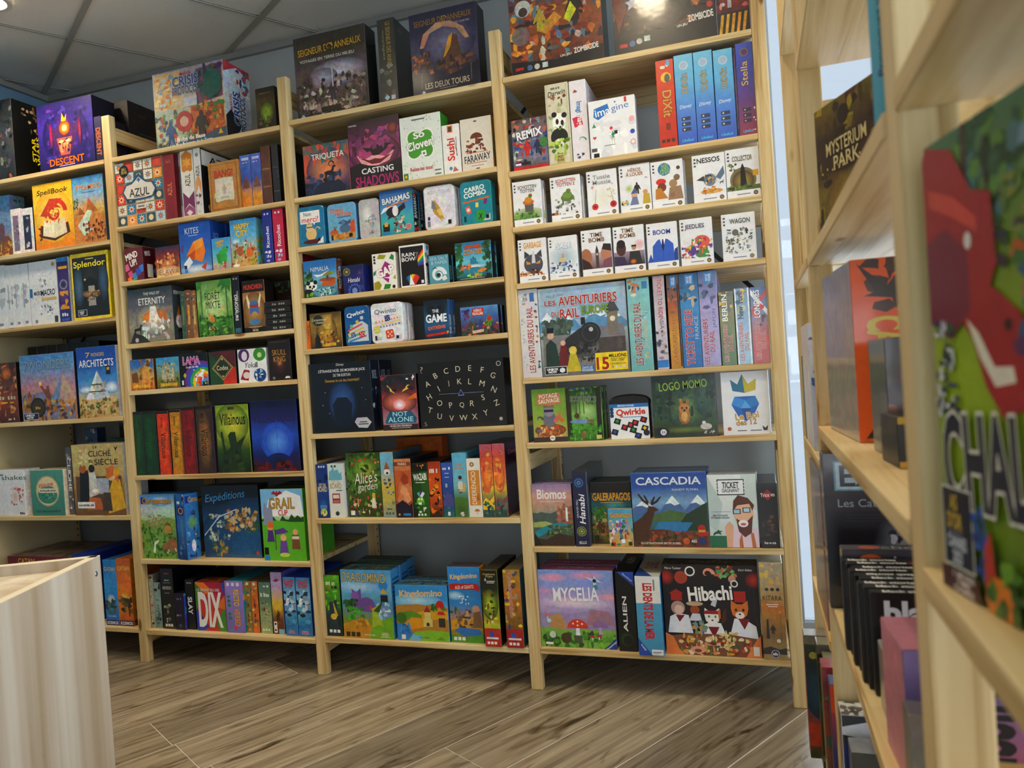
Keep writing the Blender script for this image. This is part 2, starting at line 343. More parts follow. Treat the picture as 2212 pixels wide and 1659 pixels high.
# ------------------------------------------------------------------ print: shapes and lettering
# Each painted face is a flat stack of ink shapes. Coordinates: u to the right and v up, 0..1 on the face.
def E_(cx, cy, rx, ry, c, c2=None): return ('E', cx, cy, rx, ry, c, c2)
def C_(cx, cy, r, c, c2=None): return ('C', cx, cy, r, c, c2)
def R_(x0, y0, x1, y1, c, c2=None): return ('R', x0, y0, x1, y1, c, c2)
def P_(pts, c): return ('P', pts, c)
def I_(cx, cy, s, pts, c, rot=0): return ('I', cx, cy, s, pts, c, rot)
def T_(t, cx, cy, w, h, c, rot=0, b=.017, o=None, it=0): return ('T', t, cx, cy, w, h, c, rot, b, o, it)
def G_(t, cx, cy, w, h, c, rot=0, b=0, o=None, it=0):   # lettering too small to read in the photo: a run of letter-sized strokes
    n = max(3, len(t)); r = random.Random(len(t)); h = h or w*.5; out = []
    for i in range(n):
        if r.random() < .12: continue
        k = r.uniform(.6, 1)
        if abs(rot) == 90: out.append(R_(cx-w/2, cy-h/2+h*i/n, cx-w/2+w*k, cy-h/2+h*(i+.7)/n, c))
        else: out.append(R_(cx-w/2+w*i/n, cy-h/2, cx-w/2+w*(i+.7)/n, cy-h/2+h*k, c))
    return out
def HILL(y, amp, c, seed=1, n=9): 
    r = random.Random(seed); pts = [(0, 0)]
    pts += [(i/n, y+amp*(r.random()-.5)*2) for i in range(n+1)]; pts.append((1, 0)); return P_(pts, c)
def SC_(x0, y0, x1, y1, n, s, cols, seed=1): return ('S', x0, y0, x1, y1, n, s, cols.split(), seed)
def star_pts(n, r=.45):
    return [((1 if i % 2 == 0 else r)*math.sin(math.pi*i/n), (1 if i % 2 == 0 else r)*math.cos(math.pi*i/n)) for i in range(2*n)]
def STAR(cx, cy, s, c, n=5, r=.45, rot=0): return I_(cx, cy, s, star_pts(n, r), c, rot)
QUAD = [(-1, -.9), (-.95, .05), (-.9, .35), (-.3, .4), (.35, .45), (.6, .95), (.75, 1.15), (1.1, 1.0), (1.15, .85), (.85, .75), (.75, .2), (.7, -.9), (.5, -.9), (.45, -.1), (-.45, -.1), (-.6, -.3), (-.7, -.9)]
def BEAST(cx, cy, s, c, flip=1): return I_(cx, cy, s, [(x*flip, y) for x, y in QUAD], c)
MAN = [(-.3, -1), (-.28, -.1), (-.55, -.35), (-.62, -.25), (-.35, .45), (-.14, .55), (-.16, .75), (-.08, .92), (.08, .92), (.16, .75), (.14, .55), (.35, .45), (.62, -.25), (.55, -.35), (.28, -.1), (.3, -1), (.06, -1), (0, -.3), (-.06, -1)]
def GUY(cx, cy, s, c, skin=None): return [I_(cx, cy, s, MAN, c)]+([I_(cx, cy+0, s, [(-.14, .6), (-.16, .78), (-.08, .95), (.08, .95), (.16, .78), (.14, .6)], skin)] if skin else [])
def FIR(cx, cy, s, c): return I_(cx, cy, s, [(-.1, -1), (-.1, -.8), (-.6, -.8), (-.25, -.3), (-.45, -.3), (-.15, .2), (-.3, .2), (0, 1), (.3, .2), (.15, .2), (.45, -.3), (.25, -.3), (.6, -.8), (.1, -.8), (.1, -1)], c)
def CAP(cx, cy, s, c, stem): return [I_(cx, cy, s, [(-.25, -1), (-.15, 0), (.15, 0), (.25, -1)], stem), I_(cx, cy, s, [(math.cos(a), .85*math.sin(a)-.05) for a in [math.pi*i/10 for i in range(11)]], c)]
def HEAD(cx, cy, s, c, c2='fff', eye='222'):   # animal head with ears, muzzle and eyes
    return [I_(cx, cy, s, [(-.95, .3), (-.9, 1.25), (-.3, .8), (.3, .8), (.9, 1.25), (.95, .3), (.8, -.4), (.3, -.85), (-.3, -.85), (-.8, -.4)], c), E_('i', cx, cy-.0, s, (0, -.45, .5, .38), c2),
            E_('i', cx, cy, s, (-.4, .15, .14, .17), eye), E_('i', cx, cy, s, (.4, .15, .14, .17), eye), E_('i', cx, cy, s, (0, -.32, .14, .1), '222')]
def DIE(cx, cy, s, c, rot=12, pip='fff'): return [I_(cx, cy, s, [(-1, -.8), (-.8, -1), (.8, -1), (1, -.8), (1, .8), (.8, 1), (-.8, 1), (-1, .8)], c, rot)]+[E_('i', cx, cy, s, (x, y, .17, .17), pip) for x, y in ((-.45, -.45), (.45, .45), (0, 0), (-.45, .45), (.45, -.45))]
def PYR(cx, y, w, h, c, c2): return [P_([(cx-w, y), (cx, y+h), (cx+w, y)], c), P_([(cx-w, y), (cx, y+h), (cx-w*.35, y)], c2)]
def PEAKS(y, h, c, snow, seed, n=4):
    r = random.Random(seed); o = []
    for i in range(n):
        cx = (i+.5)/n+r.uniform(-.06, .06); w = .75/n*r.uniform(.9, 1.4); hh = h*r.uniform(.6, 1)
        o += [P_([(cx-w, y), (cx, y+hh), (cx+w, y)], c), P_([(cx-w*.42, y+hh*.58), (cx, y+hh), (cx+w*.42, y+hh*.58), (cx+w*.12, y+hh*.5), (cx-w*.1, y+hh*.62)], snow)]
    return o
def CASTLE(cx, cy, s, c, roof): 
    return [I_(cx, cy, s, [(-.9, -1), (-.9, .3), (-.5, .3), (-.5, -.1), (-.25, -.1), (-.25, .6), (.25, .6), (.25, -.1), (.5, -.1), (.5, .3), (.9, .3), (.9, -1)], c), I_(cx, cy, s, [(-1, .3), (-.7, .9), (-.4, .3)], roof), I_(cx, cy, s, [(.4, .3), (.7, .9), (1, .3)], roof), I_(cx, cy, s, [(-.35, .6), (0, 1.3), (.35, .6)], roof)]
def CARDF(cx, cy, s, cols):
    o = []
    for i, c in enumerate(cols):
        a = 35-70*i/max(1, len(cols)-1)
        o.append(I_(cx, cy, s, [(-.32, 0), (.32, 0), (.32, 1.2), (-.32, 1.2)], c, a))
    return o
def ICONS(y, c='fff', n=3, x0=.06, s=.05, dx=.13): return [I_(x0+s+i*dx, y, s, [(-1, -1), (1, -1), (1, 1), (-1, 1)], c) for i in range(n)]
def BADGE(cx, cy, r, c, txt=None, tc='fff', ring=None):
    o = ([C_(cx, cy, r*1.15, ring)] if ring else [])+[C_(cx, cy, r, c)]
    if txt: o.append(T_(txt, cx, cy, r*1.5, None, tc))
    return o
def SWIRL(cx, cy, s, c, turns=1.6, w=.12):
    a, b = [], []
    for i in range(33):
        t = i/32; an = turns*2*math.pi*t; rr = 1-.85*t
        a.append(((rr+w*(1-t))*math.cos(an), (rr+w*(1-t))*math.sin(an))); b.append(((rr-w*(1-t))*math.cos(an), (rr-w*(1-t))*math.sin(an)))
    return I_(cx, cy, s, a+b[::-1], c)
def LINES(y0, y1, n, c, x0=.12, x1=.88, seed=3):
    r = random.Random(seed); o = []; h = (y1-y0)/n
    for i in range(n):
        k = r.uniform(0, .12); o.append(R_(x0+k, y0+i*h, x1-k, y0+i*h+h*.45, c))
    return o

TXT = {}
def flat(shapes):
    for s in shapes:
        if isinstance(s, list): yield from flat(s)
        else: yield s
def want_text(shapes):
    for s in flat(shapes):
        if s[0] == 'T':
            TXT.setdefault((s[1], s[8], s[10]), None)
            if s[9]: TXT.setdefault((s[1], s[8]+.028, s[10]), None)
            TXT.setdefault((s[1], 0, s[10]), None)
def make_texts():
    objs = []
    for (t, b, it) in TXT:
        cu = bpy.data.curves.new('lettering', 'FONT'); cu.body = t; cu.offset = b; cu.shear = it; cu.resolution_u = 3; cu.align_x = 'CENTER'; cu.space_line = .85
        o = bpy.data.objects.new('lettering', cu); COL.objects.link(o); objs.append((o, (t, b, it)))
    dg = bpy.context.evaluated_depsgraph_get()
    for o, k in objs:
        ev = o.evaluated_get(dg); me = ev.to_mesh()
        TXT[k] = ([(v.co.x, v.co.y) for v in me.vertices], [tuple(p.vertices) for p in me.polygons]); ev.to_mesh_clear()
    for o, k in objs:
        cu = o.data; bpy.data.objects.remove(o); bpy.data.curves.remove(cu)

class Paint:
    # plane: function (u,v,layer) -> local 3D point; W,H real size of the face
    def __init__(self, W_, H_, frame, m=.3):
        self.W, self.H, self.fr, self.m = W_, H_, frame, m; self.k = 0
        self.art = ([], [], []); self.lets = []
    def put(self, tgt, pts, cols, a):
        vs, fs, cs = tgt; b = len(vs)
        for (u, v) in pts: vs.append(self.fr(u*self.W, v*self.H, self.k))
        for c in cols: cs.append((*c, a))
        fs.append(tuple(range(b, b+len(pts))))
    def poly(self, pts, c, a=None, c2=None):
        # clip to the face, carrying colours
        col = lin(c) if isinstance(c, str) else None
        P = [(u, v, (col if col else c[i])) for i, (u, v) in enumerate(pts)]
        for ax, s, lim in ((0, 1, 1), (0, -1, 0), (1, 1, 1), (1, -1, 0)):
            out = []
            for i in range(len(P)):
                p, q = P[i], P[(i+1) % len(P)]; dp, dq = s*p[ax]-s*lim, s*q[ax]-s*lim
                if dp <= 1e-9: out.append(p)
                if (dp > 1e-9 and dq < -1e-9) or (dp < -1e-9 and dq > 1e-9):
                    t = dp/(dp-dq); out.append((p[0]+t*(q[0]-p[0]), p[1]+t*(q[1]-p[1]), tuple(x+t*(y-x) for x, y in zip(p[2], q[2]))))
            P = out
            if len(P) < 3: return
        self.put(self.art, [(p[0], p[1]) for p in P], [p[2] for p in P], self.m if a is None else a)
    def iso(self, cx, cy, s, pts, rot=0):
        A = self.W/self.H; c, n = math.cos(R(rot)), math.sin(R(rot))
        return [(cx+s*(x*c-y*n), cy+s*(x*n+y*c)*A) for x, y in pts]
    def ell(self, cx, cy, rx, ry, c, c2):
        n = 26 if max(rx*self.W, ry*self.H) > .012 else 14
        ring = [(cx+rx*math.cos(2*math.pi*i/n), cy+ry*math.sin(2*math.pi*i/n)) for i in range(n)]
        if c2 is None: self.poly(ring, c)
        else:
            a, b = lin(c), lin(c2); mid = [(cx+(p[0]-cx)*.5, cy+(p[1]-cy)*.5) for p in ring]; mm = tuple(x*.55+y*.45 for x, y in zip(a, b))
            for i in range(n):
                j = (i+1) % n
                self.poly([(cx, cy), mid[i], mid[j]], [a, mm, mm]); self.poly([mid[i], ring[i], ring[j], mid[j]], [mm, b, b, mm])
    def bg(self, spec):
        cs = [lin(x) for x in spec.split(':')]; n = len(cs)
        if n == 1: self.poly([(0, 0), (1, 0), (1, 1), (0, 1)], [cs[0]]*4)
        for i in range(n-1):
            v0, v1 = i/(n-1), (i+1)/(n-1); self.poly([(0, v0), (1, v0), (1, v1), (0, v1)], [cs[i], cs[i], cs[i+1], cs[i+1]])
        self.k += 1
    def text(self, s):
        _, t, cx, cy, w, h, c, rot, b, o, it = s
        base = TXT[(t, 0, it)][0]
        if not base: return
        xs = [p[0] for p in base]; ys = [p[1] for p in base]; x0, x1, y0, y1 = min(xs), max(xs), min(ys), max(ys)
        bw, bh = max(x1-x0, 1e-4), max(y1-y0, 1e-4)
        # w,h are fractions of the face measured along u and v
        wm = (w*self.W if w else None) if abs(rot) not in (90,) else (h*self.H if h else None)
        hm = (h*self.H if h else None) if abs(rot) not in (90,) else w*self.W
        if wm is None: wm = hm*bw/bh
        if hm is None: hm = wm*bh/bw
        rc, rs = math.cos(R(rot)), math.sin(R(rot)); self.let = ([], [], []); self.lets.append(self.let)
        def lay(key, col):
            vs, fs = TXT[key]; bvs, bfs, bcs = self.let; k0 = len(bvs); cc = lin(col)
            for x, y in vs:
                X = ((x-x0)/bw-.5)*wm; Y = ((y-y0)/bh-.5)*hm
                bvs.append(self.fr(cx*self.W+X*rc-Y*rs, cy*self.H+X*rs+Y*rc, self.k)); bcs.append((*cc, 0.0))
            for f in fs: bfs.append(tuple(k0+i for i in f))
        if o: lay((t, b+.028, it), o); self.k += 1
        lay((t, b, it), c)
    def draw(self, shapes):
        for s in flat(shapes):
            q = s[0]
            if q == 'R':
                _, x0, y0, x1, y1, c, c2 = s; a = lin(c); b_ = lin(c2) if c2 else a; self.poly([(x0, y0), (x1, y0), (x1, y1), (x0, y1)], [a, a, b_, b_])
            elif q == 'E':
                if s[1] == 'i':
                    _, _, cx, cy, sc_, (ex, ey, erx, ery), c = s[:7]; A = self.W/self.H; self.ell(cx+sc_*ex, cy+sc_*ey*A, sc_*erx, sc_*ery*A, c, None)
                else: self.ell(*s[1:])
            elif q == 'C': self.ell(s[1], s[2], s[3], s[3]*self.W/self.H, s[4], s[5])
            elif q == 'P': self.poly(s[1], s[2])
            elif q == 'I': self.poly(self.iso(s[1], s[2], s[3], s[4], s[6]), s[5])
            elif q == 'S':
                _, x0, y0, x1, y1, n, sz, cols, seed = s; r = random.Random(seed); A = self.W/self.H
                if self.W > .16: n, sz = int(n*2.6), sz*.58
                elif self.W > .085: n, sz = int(n*1.7), sz*.74
                for i in range(n):
                    cx, cy = r.uniform(x0, x1), r.uniform(y0, y1); k = r.randint(5, 8); a0 = r.random()*6.28; st = r.uniform(.5, 1.5)
                    pts = [(cx+sz*r.uniform(.45, 1.1)*st*math.cos(a0+6.283*j/k), cy+sz*r.uniform(.45, 1.1)/st*A*math.sin(a0+6.283*j/k)) for j in range(k)]
                    self.poly(pts, cols[i % len(cols)]); self.k += .2
            elif q == 'T': self.text(s)
            self.k += 1
def E_i(*a): return a
_E0 = E_
def E_(*a):
    if a[0] == 'i': return ('E',)+a
    return _E0(*a)
def ink_mesh(name, data):
    vs, fs, cs = data; me = bpy.data.meshes.new(name); me.from_pydata(vs, [], fs)
    at = me.color_attributes.new('Ink', 'FLOAT_COLOR', 'POINT')
    at.data.foreach_set('color', [x for c in cs for x in c]); return me

# ------------------------------------------------------------------ game boxes
STEP = .00003
def body_mesh(name, w, d, h, cols, round_=0, bev=.0012):
    # cols: front, right, top, rest
    bm = bmesh.new()
    if round_:
        n = 6; prof = []
        for cx, cz, a0 in ((w-round_, h-round_, 0), (round_, h-round_, 90), (round_, round_, 180), (w-round_, round_, 270)):
            prof += [(cx+round_*math.cos(R(a0+90*i/n)), cz+round_*math.sin(R(a0+90*i/n))) for i in range(n+1)]
        e = .0022
        def ring(y, k):
            return [bm.verts.new((w/2+(x-w/2)*(1-2*k/w), y, h/2+(z-h/2)*(1-2*k/h))) for x, z in prof]
        rs = [ring(0, e), ring(e*.35, e*.35), ring(e, 0), ring(d*.55, 0), ring(d*.55+.0006, -.0006), ring(d-.001, -.0006), ring(d, 0)]
        bm.faces.new(rs[0]); bm.faces.new(rs[-1][::-1])
        for a, b in zip(rs, rs[1:]):
            m_ = len(a)
            for i in range(m_): bm.faces.new((a[i], b[i], b[(i+1) % m_], a[(i+1) % m_]))
        bmesh.ops.recalc_face_normals(bm, faces=bm.faces)
    else:
        bm_box(bm, 0, 0, 0, w, d, h)
        if bev: bmesh.ops.bevel(bm, geom=list(bm.edges), offset=min(bev, w*.12, d*.12), segments=1, affect='EDGES')
    me = bpy.data.meshes.new(name); bm.normal_update(); bm.to_mesh(me); bm.free()
    at = me.color_attributes.new('Ink', 'FLOAT_COLOR', 'CORNER'); lc = [lin(c) for c in cols]
    for p in me.polygons:
        n = p.normal
        c = lc[0] if n.y < -.7 else lc[1] if n.x > .6 else lc[2] if n.z > .6 else lc[3]
        for li in p.loop_indices: at.data[li].color = (*c, .25)
    if round_:
        for p in me.polygons: p.use_smooth = abs(p.normal.y) < .9
    return me
BOX = {}
def B(key, bg, art, label, side=None, top=None, sart=None, tart=None, m=.35, g=0, name='board_game_box', rnd=0, smot=None):
    BOX[key] = dict(bg=bg, art=art, label=label, side=side, top=top, sart=sart, tart=tart, m=m, g=g, name=name, rnd=rnd)
def build_box(key, pl, rz=0, label=None, group=None, src=None):
    x, y, z, w, h, d = pl; q = BOX[key]
    fc = q['bg'].split(':'); mid = fc[len(fc)//2]; side = q['side'] or mid; top = q['top'] or side
    mt = (CARD, GLOSS, TIN)[q['g']]
    if src is not None:
        o = src.copy(); COL.objects.link(o)
        for ch in src.children:
            if ch.name.startswith(('cover', 'title')) and False: continue
            c = ch.copy(); COL.objects.link(c); c.parent = o
    else:
        rd = q['rnd']
        o = link(q['name'], body_mesh(q['name'], w, d, h, (mid, side, top, side), rd), mt)
        ins = .0006 if not rd else .0035
        def face(W_, H_, fr, bgs, art, nm, m):
            if bgs is None and not art: return
            p = Paint(W_, H_, fr, m)
            if bgs: p.bg(bgs)
            p.draw(art or [])
            if p.art[0]: link(nm+'_print', ink_mesh(nm+'_print', p.art), mt, o)
            for lt in p.lets: link('lettering', ink_mesh('lettering', lt), mt, o)
        face(w-2*ins, h-2*ins, lambda u, v, k: (ins+u, -.00006-k*STEP, ins+v), None if rd else q['bg'], q['art'], 'cover', q['m'])
        face(d-2*ins, h-2*ins, lambda u, v, k: (w+.00006+k*STEP+(.0006 if rd else 0), ins+u, ins+v), side if q['sart'] else None, q['sart'], 'side', q['m'])
        face(w-2*ins, d-2*ins, lambda u, v, k: (ins+u, ins+v, h+.00006+k*STEP), top if q['tart'] else None, q['tart'], 'top', q['m'])
    o.location = (x, y, z); o.rotation_euler.z = rz
    tag(o, label or q['label'], 'game box' if 'tin' not in q['name'] else 'game tin', group)
    return o
# ---- bay nearest the blue wall
B('shat','2a2c30:55585c:3a3f45',[SC_(0,0,1,1,40,.09,'8a8f94 3a3d40 c46a3a 5f6468 22262a',3)],'huge black box with yellow lettering on its side on the topmost shelf',side='0d0d0c',sart=[T_('STAR\nWARS',.42,.42,.16,.36,'f0e010',90,.02),T_('SHATTERPOINT',.62,.34,.07,.42,'f0e010',90),SC_(.2,.62,.8,.95,14,.06,'6b5a3a c9b48a a07030',4),C_(.82,.86,.05,'e8c81c'),SC_(.5,.02,.95,.2,8,.06,'55503f 8a8065',6)],m=.5)
B('desc','241a5c:3b2a86:4a33a0:2c1f6a',[E_(.5,.5,.42,.42,'54309a','2c2070'),SC_(.1,.1,.9,.9,30,.07,'33257a 4b3ca0 281c60 6a3a9a',5),I_(.48,.42,.26,[(-.9,.3),(-1.2,1.1),(-.6,.7),(-.3,1.2),(0,.75),(.3,1.2),(.6,.7),(1.2,1.1),(.9,.3),(.5,-.6),(.2,-1),(-.2,-1),(-.5,-.6)],'5a2f70'),I_(.48,.36,.16,[(-.9,.6),(.9,.6),(.5,-.9),(-.5,-.9)],'c46a58'),SC_(.38,.26,.6,.44,10,.05,'3a1c48 e08a60 8a3a60 f0a878',9),E_(.42,.41,.045,.02,'fff0a0'),E_(.55,.41,.045,.02,'fff0a0'),C_(.49,.6,.1,'ffb020','a04010'),C_(.49,.6,.045,'fff0a0'),P_([(.44,.7),(.46,.83),(.5,.74),(.54,.8),(.53,.7)],'ffb030'),E_(.24,.52,.03,.2,'c03050','502060'),E_(.76,.52,.03,.2,'c03050','502060'),T_('DESCENT',.5,.12,.62,.1,'f07818',b=.02,o='3a1030'),R_(.36,.045,.64,.06,'b09ad0')],'purple box with a glowing horned skull on the topmost shelf',side='1b1330',m=.45)
B('desc2','2e2748:443a6a',[T_('DESCENT',.5,.45,.62,.6,'e07a30',-90,.02)],'narrow purple spine with orange lettering partly hidden by an upright',side='241d38')
B('dkbrown','2b211f',[SC_(0,0,1,1,14,.1,'3a2c28 241b1a 44332c',2)],'large dark brown box standing behind the orange lettered spine',side='2d2320',sart=LINES(.35,.6,6,'6a5f58',.2,.8)+[SC_(.1,.7,.9,.95,10,.06,'4a3a30 3a2a28',3)],m=.5)
B('tower','c9a468:7d9cc0:6aa6d8',[HILL(.3,.1,'8a5f3a',4),I_(.7,.4,.16,[(-.5,-1),(-.6,1),(0,1.6),(.6,1),(.5,-1)],'7a5568'),SC_(0,0,1,.25,18,.08,'c8923e a86a30 e0b460',2)],'blue sky box with a desert tower, cut by the photo edge',side='7f98ad',sart=[G_('CLEO',.5,.93,.5,.05,'2a3a48'),SC_(0,0,1,.5,18,.1,'b08a58 c9a064 8a6a4a',5)],m=.5)
B('towb','2f6ea8',[R_(.1,.7,.9,.9,'4a8ac0')],'small deep blue box peeking out behind the yellow dragon box',side='26598c')
B('case1','e9e8ea',[R_(.2,.08,.8,.85,'8d7f98'),SC_(.25,.1,.75,.8,9,.14,'b0a0b8 5a4a68 c8b8c8',2)],'slim white case with a faded mauve spine',side='dddde0')
B('case2','e9e8ea',[R_(.2,.08,.8,.85,'3a3a5c'),SC_(.25,.1,.75,.8,9,.14,'b0b0c8 2a2a48 d0d0d8',4)],'slim white case with a navy spine',side='2a2b45')
B('spell','e88a12:f4bb22:f7d43a:f2c020',[E_(.5,.5,.5,.4,'fbe37a','f2b81e'),P_([(.12,.2),(.5,.12),(.9,.22),(.86,.38),(.5,.3),(.16,.38)],'5a3a1c'),P_([(.2,.22),(.5,.16),(.5,.42),(.24,.44)],'f4ead0'),P_([(.5,.16),(.82,.22),(.78,.44),(.5,.42)],'e8dcc0'),SWIRL(.55,.55,.26,'d8402a',1.3,.2),P_([(.16,.52),(.42,.76),(.75,.74),(.6,.66),(.72,.6),(.5,.62),(.3,.5)],'d24a22'),SC_(.1,.14,.2,.36,6,.04,'b0302a 3a2a1a',4),SC_(.3,.4,.65,.62,12,.05,'e0602a f09050 c83a22',8),T_('SpellBook',.5,.86,.78,.1,'2a2018',b=.004,it=.15)],'yellow box with an orange dragon above an open book',side='d88a10',m=.25)
B('pyra','8a4a22:b87436:d8a858:88b8d8:4a90cc',[HILL(.42,.03,'c98a44',3),PYR(.5,.46,.3,.22,'b8703a','d8a060'),PYR(.2,.44,.18,.12,'a86432','c88a50'),P_([(.1,.28),(.45,.5),(.6,.48),(.45,.3),(.6,.2),(.3,.12)],'c8dcc8'),SC_(.3,.05,1,.32,18,.09,'7a3f20 a05a2a 5a2f1a c07a3a',6),SC_(0,.5,.15,.68,6,.06,'4a8a4a 2f6a3a',2),T_('PYRAMIDO',.52,.84,.8,.07,'c0704a',b=.014,o='f0d8a0'),R_(.3,.76,.75,.772,'6090b8')],'desert box with pyramids and a river under blue sky',side='4a6a8a',m=.45)
for i,k in enumerate(('wh1','wh2','wh3','wh4')):
    B(k,'dfe3e8',[SC_(.1,.35,.9,.65,8,.35,'b8bec6 cfd4da 9aa2ac',i+1),R_(.25,.3,.4,.7,'a8b0ba'),R_(.3,.05,.7,.09,'9098a4')],('first','second','third','fourth')[i]+' white spine from the photo edge beside the line-drawn city box',side='d4d8dd',m=.12)
B('micro','e2e5ea',[SC_(.05,.3,.95,.8,50,.025,'b0b6be c4c9d0 989fa8',7),R_(.0,.44,.1,.58,'2a7ab0'),T_('MACRO',.66,.5,.5,.09,'20242c',b=.03,o='fff'),T_('MICRO',.28,.5,.26,.06,'30343c',b=.02),R_(.4,.38,.95,.42,'d8b870'),SC_(.2,.12,.85,.32,14,.05,'fff 7a8088 e8eaee 5a6068',2),SC_(.35,.6,.65,.8,9,.05,'fff 8a9098 c0c4ca',3),C_(.9,.93,.06,'c8a040'),R_(.84,.02,.96,.12,'484c54'),C_(.18,.06,.05,'8a9098')],'white box with black line drawings of little city figures',side='d8dce2',m=.1)
B('keyf','2a3a7a:5a3a8a:2a2a5a',[R_(0,.93,1,1,'3a8ac0'),R_(.1,.82,.9,.86,'e0b030'),C_(.5,.58,.36,'8a90a8'),C_(.5,.58,.26,'2a2438','5a4a78'),R_(.12,.4,.88,.48,'d8a020'),R_(.1,.2,.9,.24,'d8a828'),SC_(.1,.25,.9,.4,10,.2,'6a3a8a e0a020 3a2a6a',3),G_('KEY',.5,.12,.6,.06,'e8e8f0'),R_(.15,.02,.85,.06,'4a60c0')],'blue and violet spine with gold bands and a round emblem',side='e6e6ea')
B('splen','e8cf1c',[R_(.04,.04,.96,.94,'25282a'),E_(.18,.5,.14,.3,'5a7a98','2c3a48'),E_(.84,.55,.14,.3,'4a6a8a','2c3038'),E_(.5,.62,.22,.22,'3a3a36','25282a'),P_([(.36,.3),(.3,.56),(.5,.64),(.7,.56),(.66,.3)],'1e1f20'),P_([(.42,.2),(.44,.5),(.6,.5),(.62,.2)],'a8a89a'),E_(.4,.38,.14,.05,'c09a68','5a4630'),E_(.62,.37,.14,.05,'b08a58','4a3a28'),SC_(.3,.28,.75,.42,12,.04,'c8a878 8a6a48 5a4a38',4),STAR(.36,.6,.04,'ffe8a0',4,.25),R_(.12,.06,.36,.15,'e8e8e8'),R_(.13,.065,.35,.145,'1d2a44'),T_('UNBOX\nNOW',.22,.105,.13,.05,'fff'),T_('Splendor',.5,.82,.84,.12,'f0e23a',b=.012,o='25282a'),R_(.4,.9,.62,.915,'c8c08a')],'black box with a yellow border and gold script title',side='c8b418',m=.3)
B('brulee','4a2a1e:9a4a2a:6a4a38:3a3028',[SC_(0,0,1,1,34,.1,'a05030 c87a40 5a3a2a d8a060 7a3020',3),C_(.72,.82,.16,'e88a30','6a3a20'),G_('ROUTES',.72,.42,.5,.07,'d8c8b0'),G_('MINIERE',.75,.34,.4,.04,'f0d020'),G_('logo',.8,.06,.2,.04,'d8c8b8')],'rusty red painted box with a fireball, cut by the photo edge',side='241c18',m=.55)
B('wond','8a6a3a:c0986a:c8909a:7fa0c8:4f93cc',[HILL(.42,.05,'8a8aa8',3),PYR(.78,.2,.3,.5,'c8a898','7f93b8'),I_(.5,.34,.13,[(-.3,-1.6),(-.35,.2),(-.7,.7),(-1.1,1.3),(-.9,1.4),(-.45,.95),(-.2,.9),(-.15,1.3),(.15,1.3),(.2,.8),(.4,.1),(.3,-1.6),(.05,-1.6),(0,-.4),(-.05,-1.6)],'8a5a48'),E_('i',.37,.56,.06,(0,0,.5,.5),'ffd860'),CASTLE(.15,.28,.13,'a87840','8a5a30'),SC_(0,.0,1,.3,40,.07,'b08040 7a5a38 d8a858 5a4a30 c87a38',5),C_(.3,.2,.14,'2a2014'),C_(.3,.2,.115,'4a3c22'),G_('100',.3,.2,.1,None,'c8a850'),R_(.02,.02,.3,.12,'e8e8f0'),R_(.025,.025,.295,.115,'1c2c50'),T_('UNBOX\nNOW',.14,.07,.17,.07,'fff'),T_('7WONDERS',.5,.84,.84,.14,'8fa8be',b=.0,o='6a86a0')],'landscape box with a torch bearer and pyramids at sunset',side='1d2c48',m=.4)
B('archi','c8a868:d8c48a:58a0d8:2a62b8:2350a8',[E_(.2,.4,.2,.06,'fff','5a9ad8'),E_(.85,.42,.2,.09,'fff','5a9ad8'),PYR(.5,.26,.32,.4,'c8d0d8','eef2f4'),SC_(.3,.28,.7,.5,8,.05,'c8b078 a89058',2),R_(.26,.36,.7,.375,'5a4a38'),R_(.34,.46,.62,.475,'5a4a38'),SC_(0,.02,1,.26,36,.07,'c8a058 a8803c e0c890 5a7a3a 8a6a3a',3),R_(.74,.6,.85,.72,'2a2a28'),R_(.76,.66,.83,.7,'d8b050'),T_('7',.3,.89,.1,.07,'d8b868'),T_('WONDERS',.55,.89,.34,.05,'c8b890'),T_('ARCHITECTS',.5,.77,.88,.1,'f2f2ee',b=.01)],'blue box with a white stepped pyramid',side='e2e6ea',m=.3)
B('shake','eceef0',[E_(.75,.55,.12,.1,'d88a80','f0e4e4'),SC_(.6,.25,.95,.6,18,.06,'e8b8b0 c87a70 f0d0cc d85a58',3),E_(.72,.42,.1,.16,'e8c0b4','eceef0'),T_('shakes',.72,.84,.7,.1,'5a6068',b=0),R_(.3,.88,.42,.92,'8a9098'),G_('Bey',.9,.06,.14,.06,'2a2a68')],'white box with a pale red-haired lady, cut by the photo edge',side='e2e2e4',m=.12)
B('shsp','e4e4e6',[T_('Shakes',.5,.35,.55,.5,'b8b8bc',90)],'slim white spine behind the pale lady box',side='dcdcde')
B('welc','4f8f80:5fa394',[C_(.5,.54,.36,'c8b888'),C_(.5,.54,.33,'e8dcb0'),E_(.5,.46,.3,.2,'4a9a86'),SC_(.25,.36,.75,.55,14,.05,'2f7a6a 3a5a48 8ac0a0',4),R_(.24,.5,.8,.6,'e8e0c8'),G_('A NEW LIFE',.52,.55,.48,.04,'2a6a5c'),T_('Welcome',.46,.68,.46,.1,'d83a30',8,.01,o='f4ecd8'),T_('ÉDITION COLLECTOR',.5,.1,.74,.05,'2f5a52',b=.012)],'teal green box with a cream round retro sign',side='e6dfc4',m=.15)
B('cspine','6a6870',[SC_(.1,.1,.9,.9,18,.3,'a8a8b0 48464e c8c8cc',5),T_('CLICHE',.5,.6,.6,.5,'e8e8ec',-90)],'thin grey patterned spine beside the retro party box',side='4a484e')
